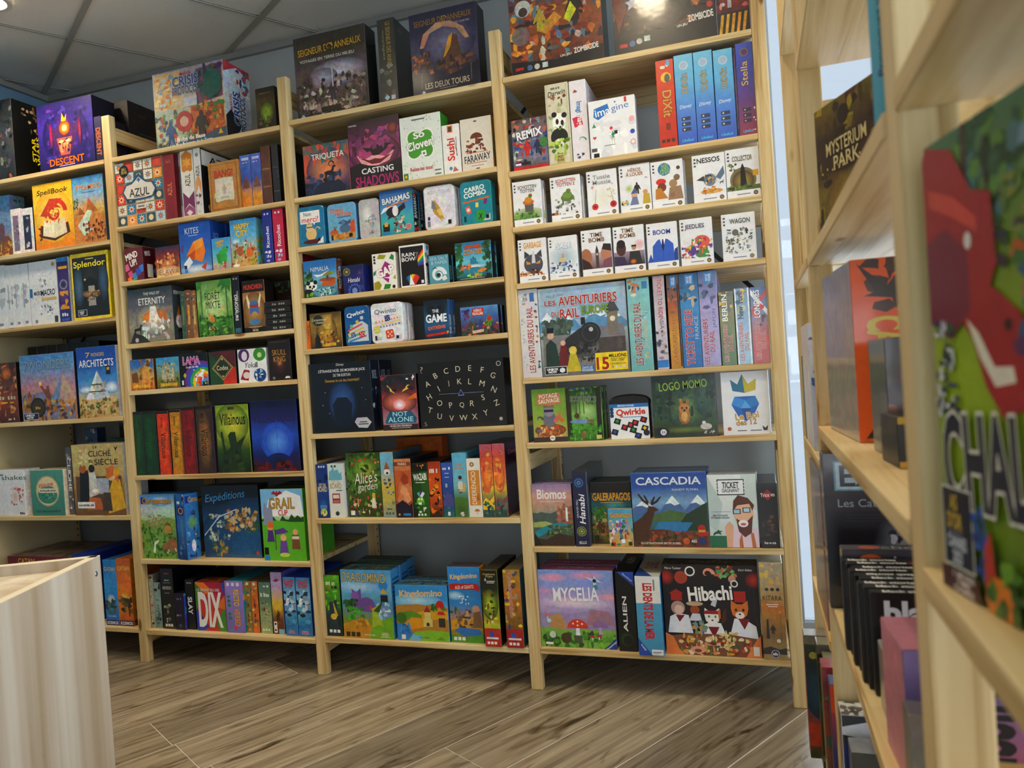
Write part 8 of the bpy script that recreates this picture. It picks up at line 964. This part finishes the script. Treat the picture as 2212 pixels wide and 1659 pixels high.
 'tgag': (0.6285, 0.012, 0.4941, 0.1491, 0.2314, 0.050, 1, 3),
 'tric': (0.7808, 0.010, 0.4941, 0.0573, 0.2032, 0.200, 0, 3),
 'myce': (0.0420, 0.020, 0.1457, 0.2622, 0.2655, 0.070, 1, 3),
 'alien': (0.3135, 0.010, 0.1457, 0.0619, 0.2653, 0.270, 0, 3),
 'jaws': (0.3826, -0.018, 0.1457, 0.0814, 0.2606, 0.270, 0, 3),
 'hiba': (0.4685, 0.012, 0.1457, 0.2956, 0.2919, 0.080, 0, 3),
 'kitara': (0.7696, 0.000, 0.1457, 0.0693, 0.3040, 0.220, 0, 3),
}
EXTRA = {   # boxes seen behind or above the front rows: x, y, z, w, h, d, turn
 'dkbrown': (-2.02, .16, 2.0831, .31, .30, .29, 0), 'towb': (-2.11, .14, 1.7535, .17, .245, .06, 0), 
 'catanbig': (-2.44, .03, .1401, .372, .285, .3, 0), 'catanlid': (-2.065, .03, .1401, .1, .295, .3, 0), 'redflat': (-1.92, .29, .1401, .2, .36, .1, 0),
 'greenmini': (-2.02, .22, .6101, .11, .31, .06, 0), 'bluemini': (-2.17, .24, .6101, .07, .36, .05, 0), 'greyflat': (-2.16, .13, .8135, .30, .012, .085, 0),
 'browncase': (-2.06, .33, .6101, .2, .375, .1, 0), 'orflat': (-.60, .29, .5936, .2, .27, .06, 0), 'carfog': (-1.4630, .006, .4288, .051, .265, .066, -10)}
for i in range(7): EXTRA['rowb%d' % i] = (-2.46+i*.062, .22, 1.0231, .058, .345, .12, 0)
for i in range(5): EXTRA['rowg%d' % i] = (-1.0245+i*.029, .13, 1.3161, .0275, .205, .2, 0)
for i in range(5): EXTRA['flat%d' % i] = (-.982+.002*(i % 3), .012, 1.3161+i*.0225, .118, .0215, .085, 0)
exec_all = list(BOX.values())
for q in exec_all: want_text(q['art'] or []); want_text(q['sart'] or []); want_text(q['tart'] or [])
# ---- covers of the games on the window shelving
B('dino','4a6a1c:8aa818:a8c020:7a9a38:5a8a68',[SC_(.1,.82,1,1,34,.06,'3a6a48 5a8a8a 2a5a30 88a8b8 6a9a48',3),R_(.17,.8,.182,1,'6a4030'),R_(.25,.78,.26,.95,'4a3a30'),SC_(.18,.68,1,.86,40,.035,'3a5a30 6a8a40 4a3a48 8a9a40 2a3848',4),P_([(0.000,0.97),(0.017,0.995),(0.132,0.96),(0.202,0.86),(0.273,0.84),(0.281,0.7),(0.254,0.66),(0.290,0.64),(0.351,0.6),(0.378,0.5),(0.351,0.42),(0.273,0.4),(0.219,0.46),(0.176,0.56),(0.132,0.6),(0.088,0.56),(0.000,0.6)],'b02a30'),P_([(0.000,0.78),(0.088,0.8),(0.176,0.74),(0.176,0.62),(0.088,0.56),(0.000,0.6)],'8a2a48'),P_([(0.158,0.6),(0.202,0.52),(0.254,0.46),(0.325,0.47),(0.317,0.5),(0.254,0.5),(0.202,0.57)],'e8e4d0'),P_([(0.023,0.9),(0.132,0.86),(0.219,0.8),(0.219,0.77),(0.122,0.82),(0.023,0.86)],'d8584a'),E_(.18,.76,.014,.018,'e8e8e0'),E_(.31,.58,.014,.012,'4a1418'),SC_(.01,.4,.1,.6,22,.02,'3a4a70 e0e4ec 4a6a48 2a3050 c8ccd8',5),SC_(.35,.45,1,.75,60,.05,'c86a30 3a6a90 d8c040 6a3a70 4a7a38 e8e0d0',9),T_('CHALLENGERS!',.47,.31,.86,.19,'1c2440',2,.03,o='e8e6dc'),R_(.015,.055,.145,.235,'e0e0d8'),R_(.019,.06,.141,.23,'18223a'),T_('AS\nD\'OR',.068,.18,.062,.075,'e0c040',b=.02),R_(.035,.132,.1,.136,'8a8a98'),T_('CANNES\n2023',.074,.096,.08,.06,'dfe8f4',b=.02),R_(0,0,.16,.05,'5a2420'),T_('1 MORE\nTIME\nGAMES',.095,.025,.09,.045,'e8e0dc',b=.02),SC_(.15,.06,.2,.2,10,.02,'2a5ab0 3a70c8 1c4088',6),P_([(.185,.02),(.19,.13),(.215,.17),(.23,.06),(.215,0)],'c84020'),E_(.24,.03,.05,.05,'e08a20'),SC_(.2,0,1,.1,24,.04,'5a8a28 7aa828 3a6a30',7)],'lime green box with a grinning red dinosaur and bold navy letters',side='6a8018',m=.1)
B('myst','6a5a14:a8921c:5a4420:4a3420:8a7420',[SC_(0,0,1,1,30,.1,'8a7a1c b8a428 4a3420 3a2818 6a5020',3),P_([(.08,.5),(.1,.72),(.9,.74),(.92,.5),(.5,.46)],'4a3018'),[C_(.1+.09*i,.5+.02*(i%2),.012,'e8c878') for i in range(10)],C_(.5,.86,.09,'3a2818'),E_(.5,.2,.4,.24,'b8a030','7a681c'),P_([(.36,0),(.5,.3),(.64,0)],'5a4818'),C_(.32,.14,.03,'e8d878'),T_('MYSTERIUM',.52,.66,.66,.1,'e8d8a0',0,.012,o='2a1c10'),T_('PARK',.52,.54,.42,.1,'e8d8a0',0,.012,o='2a1c10')],'brown and gold carnival tent box leaning on the window shelving',side='3a2c18',m=.4)
B('prov','5aa8c0:6ab4c8:78bcc8',[T_('Provoquez votre chance',.5,.39,.42,.42,'1c2a48',90,.012)],'thin light blue box with dark sideways lettering beside the blurred upright',side='5098b0',m=.05)
B('oran','ee6a1e',[SC_(.3,.74,.95,.98,8,.2,'4a2a20 5a3424',3),P_([(.1,.98),(.4,.82),(.2,.8),(.7,.78),(.95,.97),(.6,.85)],'3a2420'),C_(.9,.72,.16,'e0b058'),T_('CALL NES',.55,.44,.6,.48,'e8d060',-90,.04),P_([(.1,.02),(.3,.1),(.9,.26),(.8,.1),(.9,.03)],'4a2018'),E_(.6,.02,.3,.02,'e0b8a8')],'bright orange narrow box with yellow sideways letters',side='b0a29c',g=1,m=.08)
B('blkb','241c1a:5a3420:1c1814',[SC_(0,.1,1,.6,12,.14,'a8602a 6a3a20 3a2418 c88a48',3),T_('DONJONS\nOBSCURS',.5,.4,.5,.6,'d8c8a0',90,.01)],'dark shrink-wrapped box standing behind the yellow tray',side='6a6a68',g=1,m=.4)
B('tray','2a2c30',[R_(0,.86,1,1,'c8a818'),R_(.2,.2,.75,.72,'d8a820'),R_(.25,.35,.7,.65,'e8e8e4'),T_('MICRO',.47,.5,.36,.18,'2a2a2a'),R_(0,0,1,.12,'d8a820')],'low black card tray with yellow edges',side='34363a',top='0c0c0e',m=.08)
B('exit','16151a:1a1a22:2a2028:3a2830',[E_(.85,.35,.5,.4,'c8ccd4','2a2a34'),SC_(.45,.2,1,.5,22,.07,'5a5a64 8a8a94 3a3a44 b8bcc4',3),R_(.08,.76,.72,.95,'6aa8b8'),R_(.095,.77,.705,.94,'c0d8dc'),T_('EXIT',.4,.855,.54,.13,'1c2440',b=.02),T_('Les Catacombes de l horreur',.68,.68,1.16,.05,'a8acb4',b=.004),C_(.28,.29,.125,'e8e4d8'),C_(.28,.29,.11,'d8a828'),R_(.25,.33,.38,.36,'1c1814'),R_(.25,.28,.39,.31,'1c1814'),T_('1',.2,.3,.05,.08,'fff',b=.02),R_(.1,.02,.22,.06,'8aa898'),LINES(.56,.62,3,'3a3a44',.1,.6)],'black puzzle box with a pale blue framed title',side='3a3838',g=1,m=.25)
B('echo','3a3438:4a4450',[T_('echoes',.55,.88,.6,.12,'c8c4cc',b=-.004),E_(.25,.9,.1,.06,'d8703a')],'dark grey box wrapped in film behind the black story boxes',side='2a2628',top='5a5458',tart=[T_('echoes',.55,.5,.6,.5,'d0ccd4',b=-.004),E_(.25,.5,.1,.3,'d8703a')],g=1)
for i in range(9):
    _o=('front','second','third','fourth','fifth','sixth','seventh','eighth','ninth')[8-i]
    B('bs%d'%i,'0f0f14',[T_('black\nstories' if False else 'black',.56,.82,.8,.2,'f2f4fa',b=.04),T_('50 énigmes',.34,.67,.44,.05,'c8c8d0'),SWIRL(.2,.2,.14,'8a8a84',.7,.08)] if i==8 else [],(_o+' of the black story card boxes' if i==8 else _o+' black card box from the front in the row of story boxes'),side='0c0c10',top='121218',tart=[T_('black stories',.46 if i%3 else .4,.45,.62,.5,'f0f0f4',180 if i==4 else 0,.035)]+([R_(.8,.3,.97,.6,'c8202a')] if i%2 else []),m=.03)
B('gwrap','6a6c70:8a8c90',[SC_(0,0,1,1,10,.2,'a8aaae 5a5c60 8a2a28',3),R_(.3,.2,.8,.5,'e0e0e0')],'grey film-wrapped box between the black and pink ones',side='7a7c80',top='9a9c9e',g=1,m=.3)
B('pinka','c84a48:b87898:8a7ab0:9a82b4',[T_('MISSING',.58,.5,.5,.9,'1c1420',90,.04),I_(.6,.72,.08,star_pts(4,.4),'3a3050')],'pink to violet box with black upright letters',side='c88090',top='b87890',tart=[R_(.4,.2,.9,.45,'8a5a58'),R_(.45,.55,.9,.75,'8a5a58')],m=.12)
B('pinkb','b83048:c87098:b080b0',[SC_(0,.0,1,.4,8,.16,'c04058 b84a6a',3)],'second pink box seen past the blurred upright',side='5a1c40',m=.15)
B('gryred','8a8884',[R_(.5,0,1,.8,'b84a40')],'small grey box with a red front near the floor',side='6a6864',top='6a6866',g=1,m=.2)
B('gryflat','8a8c88',[R_(0,.985,1,1,'e8e6dc')],'large plain grey box under the lime dinosaur box',side='86887f',top='b8a98c',m=.05)
B('mon','3a4a18:a8401c:2a5a68:243040:5a5a30',[E_(.25,.55,.3,.25,'2a6a78','1c3448'),SC_(0,.8,1,.95,10,.1,'6a8a30 8a9a40 3a4a28',3),C_(.1,.84,.05,'c8b858'),C_(.28,.86,.05,'c8b858'),P_([(0,.3),(.3,.24),(.5,.3),(.5,.1),(0,.1)],'c0481c'),C_(.2,.24,.07,'6a8a28'),C_(.4,.26,.07,'6a8a28'),R_(0,.93,1,1,'8a8474'),P_([(.1,.0),(.4,.16),(.8,0)],'8a8a20')],'tall monster picture box standing lowest by the pale upright',side='c0501c',top='8f8a7c',m=.35)
B('mon2','3a3020:5a4a28:2a2a1c',[SC_(0,0,1,.9,16,.12,'6a5a30 3a4a2a 8a7a48 2a2418',3),R_(0,.93,1,1,'7a7468')],'dark olive picture box second in the low window row',side='4a4030',top='8a8478',m=.35,g=1)
B('mon3','5a7048:8a9a58:4a5a38',[SC_(0,0,1,.9,16,.12,'7a9a58 3a5a4a a8a878',3)],'green picture box third in the low window row',side='4a5a40',top='7a7a58',m=.35,g=1)
B('redb','5a6a48:a8503a:8a2a40',[SC_(0,0,1,.8,14,.12,'7a8a58 c0583a 4a6a50',3),R_(0,.9,1,1,'a84a58')],'crimson topped picture box in the low window row',side='8aa060',top='a84a5a',m=.3,g=1)
B('navy','1c2a58:2a3a70:d84a28',[R_(0,.8,1,1,'d8502c'),T_('ORC',.3,.88,.3,.06,'e8b0a0')],'navy box with an orange band in the low window row',side='2a3048',top='3a4a80',m=.15,g=1)
B('detec','4a5058:5a6068:dfe3ea:2a3f88:24344a',[R_(0,.86,1,1,'3a3c40'),P_([(.0,.94),(.2,.97),(.5,.9),(.8,.96),(1,.9),(1,.87),(.6,.9),(.3,.87),(0,.9)],'e8e8ec'),R_(0,.66,1,.84,'243a80'),T_('DETECTIVE',.62,.7,.9,.1,'f0f2f6',b=.03),P_([(.3,.64),(1,.66),(1,.1),(.7,.3)],'e4e6ec'),R_(.3,.5,.45,.58,'3a4048'),R_(.55,.5,.75,.56,'3a4048')],'blue and white detective box in shrink-wrap',side='5a5c60',top='c8cacc',tart=[SC_(0,0,1,1,14,.1,'3a3a40 e8e8ec 5a5a60',3)],g=1,m=.1)
B('deteb','2c3a40:3a484c',[R_(.5,.5,1,1,'c8ccd0'),P_([(.5,1),(.7,.4),(1,.5),(1,1)],'dfe2e6')],'dark grey-green box in front of the detective one',side='5a5c5e',top='8a8e92',g=1,m=.15)
B('tfa','dcd8dc',[SC_(.1,.1,.9,.9,10,.2,'8a7a9a c8b8c8 5a7ab0',3)],'white and purple spine in the far narrow bay',side='d8d4d8',m=.15)
B('tfb','3a6a48',[SC_(0,.5,1,1,5,.3,'5a9a60 3a5a40',2)],'slim green box in the far narrow bay',side='2f5a3c')
B('tfc','22282e',[SC_(.1,.05,.9,.95,12,.3,'3a5a88 6a8a40 8a7a48 22282e',3)],'dark patterned spine in the far narrow bay',side='1c2228',m=.2)
B('tfd','e0dcd4',[SC_(.4,.1,.9,.9,10,.2,'3a5a9a 8a8aa8 c8a0a0',4)],'pale spine with a dark blue edge in the far narrow bay',side='20243a',m=.15)
B('tfe','8a6a68:a88878',[SC_(0,.05,1,.95,16,.25,'6a4a48 c8a888 5a7a98 a85a48',3)],'reddish picture spine below the far narrow shelf',side='5a4440',m=.35,g=1)
B('tff','4a3a1c:c88a28:2a4a78',[SC_(0,0,1,.8,16,.12,'c87a28 3a2a18 e0b048 5a4a28',3)],'orange and blue picture box below the far narrow shelf',side='4a3a28',m=.35,g=1)
for _k in ('dino','myst','prov','oran','blkb','tray','exit','echo','gwrap','pinka','pinkb','gryred','gryflat','mon','mon2','mon3','redb','navy','detec','deteb','tfa','tfb','tfc','tfd','tfe','tff',*['bs%d'%i for i in range(9)]):
    want_text(BOX[_k]['art'] or []); want_text(BOX[_k]['sart'] or []); want_text(BOX[_k]['tart'] or [])

make_texts()
GRP = ['board games in the bay nearest the blue wall', 'board games in the bay with the patchwork tile game', 'board games in the bay with the round-cornered tins', 'board games in the bay nearest the window']
ORDN = ['second', 'third', 'fourth']
for k, v in PL.items():
    x, y, z, w, h, d, n, bay = v
    z += .0002
    o = build_box(k, (x, y, z, w, h, d), 0, None, GRP[bay])
    for i in range(n):
        lb = BOX[k]['label']
        words = lb.split(); base = ' '.join(words[:9]) if len(words) > 9 else lb
        c = build_box(k, (x+.0035*(i+1)*(-1)**i, y+(d+.002)*(i+1), z, w, h, d), 0, f'{ORDN[i]} copy standing behind the {base}', GRP[bay], src=o)
for k, v in EXTRA.items():
    bay = 0 if v[0] < -1.7 else 1 if v[0] < -.85 else 2
    build_box(k, (v[0], v[1], v[2]+.0002, v[3], v[4], v[5]), R(v[6]), None, GRP[bay])
# soft travel pouch: domed black fabric top and side strap on the label box
FAB = noisy('black_fabric', '0c0d10', '1a1b20', 300, .8, .3)
px, py, pz, pw, ph, pd, _, _ = PL['qwirk']
pouch = [o for o in COL.objects if o.name.startswith('game_pouch')][0]
bm = bmesh.new(); rows = []
for j in range(7):
    a = math.pi*j/12
    rows.append([bm.verts.new((pw/2+math.cos(math.pi*i/12)*(pw/2+.003)*(1 if j == 0 else math.cos(a)**.5 if math.cos(a) > 0 else 0), pd/2+(pd/2+.002)*math.cos(a), ph+.027*math.sin(math.pi*i/12)**.7*(1-.25*j/6))) for i in range(13)])
bm.free()
bm = bmesh.new(); n = 14
for side in (-.002, pd+.002):
    pass
fr = [bm.verts.new((pw/2-math.cos(math.pi*i/n)*(pw/2+.002), -.001, ph-.002+.024*math.sin(math.pi*i/n)**.6)) for i in range(n+1)]
md = [bm.verts.new((pw/2-math.cos(math.pi*i/n)*(pw/2+.004), pd*.5, ph-.002+.03*math.sin(math.pi*i/n)**.6)) for i in range(n+1)]
bk = [bm.verts.new((pw/2-math.cos(math.pi*i/n)*(pw/2+.002), pd+.001, ph-.002+.024*math.sin(math.pi*i/n)**.6)) for i in range(n+1)]
for a, b in ((fr, md), (md, bk)):
    for i in range(n): bm.faces.new((a[i], a[i+1], b[i+1], b[i]))
bm.faces.new(fr[::-1]); bm.faces.new(bk); bm.faces.new((fr[0], md[0], bk[0], bk[-1], md[-1], fr[-1]))
bmesh.ops.recalc_face_normals(bm, faces=bm.faces)
me = bpy.data.meshes.new('fabric_top'); bm.to_mesh(me); bm.free(); link('fabric_top', me, FAB, pouch)
link('zip_pull', box_mesh('zip_pull', pw+.0005, pd*.3, ph*.55, pw+.004, pd*.45, ph*.8, .001), FAB, pouch)
link('fabric_side', box_mesh('fabric_side', pw+.0001, -.0005, .001, pw+.0004, pd, ph-.001, 0), FAB, pouch)
# beige panel leaning at the back of the bay nearest the blue wall
BEI = noisy('beige_board', 'c8b68a', 'd4c398', 4, .6)
for (za, zb), lb in zip(((1.0242, 1.418), (.6112, 1.0038), (.1412, .5908)), ('behind the sunset pyramid box', 'beside the retro sign box', 'beside the crimson and gold box')):
    pn = box('end_panel', (-2.5012, .035, za), (-2.4945, .435, zb), BEI, bev=.001); tag(pn, 'beige end board '+lb, 'board', 'beige end boards of the shelving')
# ------------------------------------------------------------------ shelving at right angles to the wall unit, beside the window
XR = .892
for y, lb in ((-.601, 'pine upright at the far end of the shelving by the window'), (-1.05, 'pine upright directly behind the skull-grey puzzle box'), (-1.852, 'large blurred pine upright in the foreground beside the lime dinosaur box'), (-2.69, 'pine upright beside the camera')):
    upright('shelf_upright', (XR, y, 0), R(-90), lb, PD=.036, group='uprights of the window shelving')
RS = [('far narrow', -.642, -1.05, [1.7725, 1.2525, .905, .59, .2]), ('middle', -1.091, -1.852, [1.5745, 1.25, .966, .69, .2]), ('nearest', -1.893, -2.69, [1.76, 1.2545, .944, .55, .2])]
for nm, y1, y0, zs in RS:
    for k, z in enumerate(zs):
        o = box('shelf_board', (XR-.002, y0+.0006, z-.0185), (XR+.472, y1-.0006, z), PY, bev=.002, seg=2)
        tag(o, f'{"lowest" if k == 4 else NTH[k]} pine shelf board in the {nm} bay of the window shelving', 'shelf board', 'pine boards of the window shelving')
GR = 'games on the window shelving'
def RB(key, x, y, z, w, h, d, rz=0): return build_box(key, (x, y, z+.0002, w, h, d), R(rz), None, GR)
RB('dino', .897, -1.934, .944, .262, .257, .06, -77.9)
RB('myst', .9005, -1.235, 1.25, .15, .19, .05, -65.6)
RB('prov', .8985, -1.765, 1.25, .0165, .29, .15, -9)
RB('oran', .92, -1.37, .966, .072, .238, .22, 4)
RB('blkb', .931, -1.53, .966, .085, .132, .08, 4)
RB('tray', .926, -1.61, .966, .09, .052, .07, 4)
RB('exit', .886, -1.185, .69, .185, .241, .045)
RB('echo', .893, -1.335, .69, .14, .128, .03)
for i in range(9): RB('bs%d' % i, .8895+.0012*i+.003*(i % 3), -1.36-.0175*i, .69, .093, .119+.0008*(i % 2), .0165)
RB('gwrap', .907, -1.585, .69, .05, .075, .06, 0)
RB('pinka', .905, -1.70, .69, .1, .128, .09, 3)
RB('pinkb', 1.012, -1.66, .69, .1, .1, .06, 0)
RB('gryred', .90, -1.745, .69, .05, .09, .03, 0)
RB('gryflat', 1.0, -1.62, .2, .3, .44, .2, 10)
for i, (k, x, y, w, h, d) in enumerate((('mon', .862, -.692, .16, .272, .045), ('mon2', .884, -.746, .16, .272, .05), ('mon3', .893, -.80, .16, .262, .045), ('redb', .885, -.862, .16, .27, .05), ('navy', .893, -.932, .16, .265, .05), ('detec', .893, -1.155, .18, .31, .05), ('deteb', .899, -1.225, .18, .285, .05))): RB(k, x, y, .2, w, h, d)
RB('tfa', .893, -.93, .905, .03, .24, .2); RB('tfb', .893, -.72, .905, .012, .18, .03); RB('tfc', .905, -.76, .905, .018, .17, .1); RB('tfd', .899, -1.02, .905, .03, .155, .07)
RB('tfe', .893, -1.0, .59, .02, .28, .25); RB('tff', .925, -1.0, .59, .11, .27, .05)

# ------------------------------------------------------------------ pale laminate counter
def laminate():
    m, nt, p = mat('pale_laminate'); L = nt.links
    n = N(nt, 'ShaderNodeTexNoise'); n.inputs['Scale'].default_value = 2.2; n.inputs['Detail'].default_value = 6; L.new(objcoord(nt, (14, 14, .5)), n.inputs['Vector'])
    n2 = N(nt, 'ShaderNodeTexNoise'); n2.inputs['Scale'].default_value = 1.2; n2.inputs['Detail'].default_value = 2; L.new(objcoord(nt, (9, 9, .25)), n2.inputs['Vector'])
    a = ramp(nt, [(.3, 'c4b6a0'), (.5, 'd6cbb8'), (.7, 'e2dacb')], n.outputs[0]); b = ramp(nt, [(.35, 'd9c7b0'), (.65, 'ffffff')], n2.outputs[0])
    mx = N(nt, 'ShaderNodeMix', data_type='RGBA', blend_type='MULTIPLY'); mx.inputs[0].default_value = .8; L.new(a, mx.inputs[6]); L.new(b, mx.inputs[7]); L.new(mx.outputs[2], p.inputs['Base Color'])
    p.inputs['Roughness'].default_value = .45; return m
LAM = laminate(); EDGE = plain('edge_band', 'e2d6bd', .5); BOLT = plain('steel_bolt', '8fa0b8', .25, .9)
cz = .75; ct = empty('counter', (-.597, -1.16, 0)); tag(ct, 'pale wood laminate counter with an open top', 'counter')
def panel(nm, ang, ln, off0=0.0, flip=1):
    me = box_mesh(nm, 0, 0 if flip > 0 else -.019, 0, ln, .019 if flip > 0 else 0, cz-.0012, .0008); o = link(nm, me, LAM, ct); o.rotation_euler.z = R(ang); o.location = (off0*math.cos(R(ang)), off0*math.sin(R(ang)), 0)
    e = link('edge_band', box_mesh('edge_band', 0, 0 if flip > 0 else -.019, cz-.0012, ln, .019 if flip > 0 else 0, cz, .0004), EDGE, o); return o
fp = panel('front_panel', -68.5, 1.25, flip=-1); panel('end_panel', -152.1, 1.15, .0025, flip=1)
bt = link('bolt', disc_mesh('bolt', .006, 0, 16, .002), BOLT, fp); bt.rotation_euler = (R(90), 0, 0); bt.location = (.022, .0002, cz-.036)
ib = bmesh.new(); vs = [ib.verts.new(p) for p in ((-.02, -.03, .728), (.42, -1.14, .728), (-.56, -1.66, .728), (-.99, -.545, .728))]; ib.faces.new(vs)
me = bpy.data.meshes.new('inner_base'); ib.to_mesh(me); ib.free(); link('inner_base', me, LAM, ct)
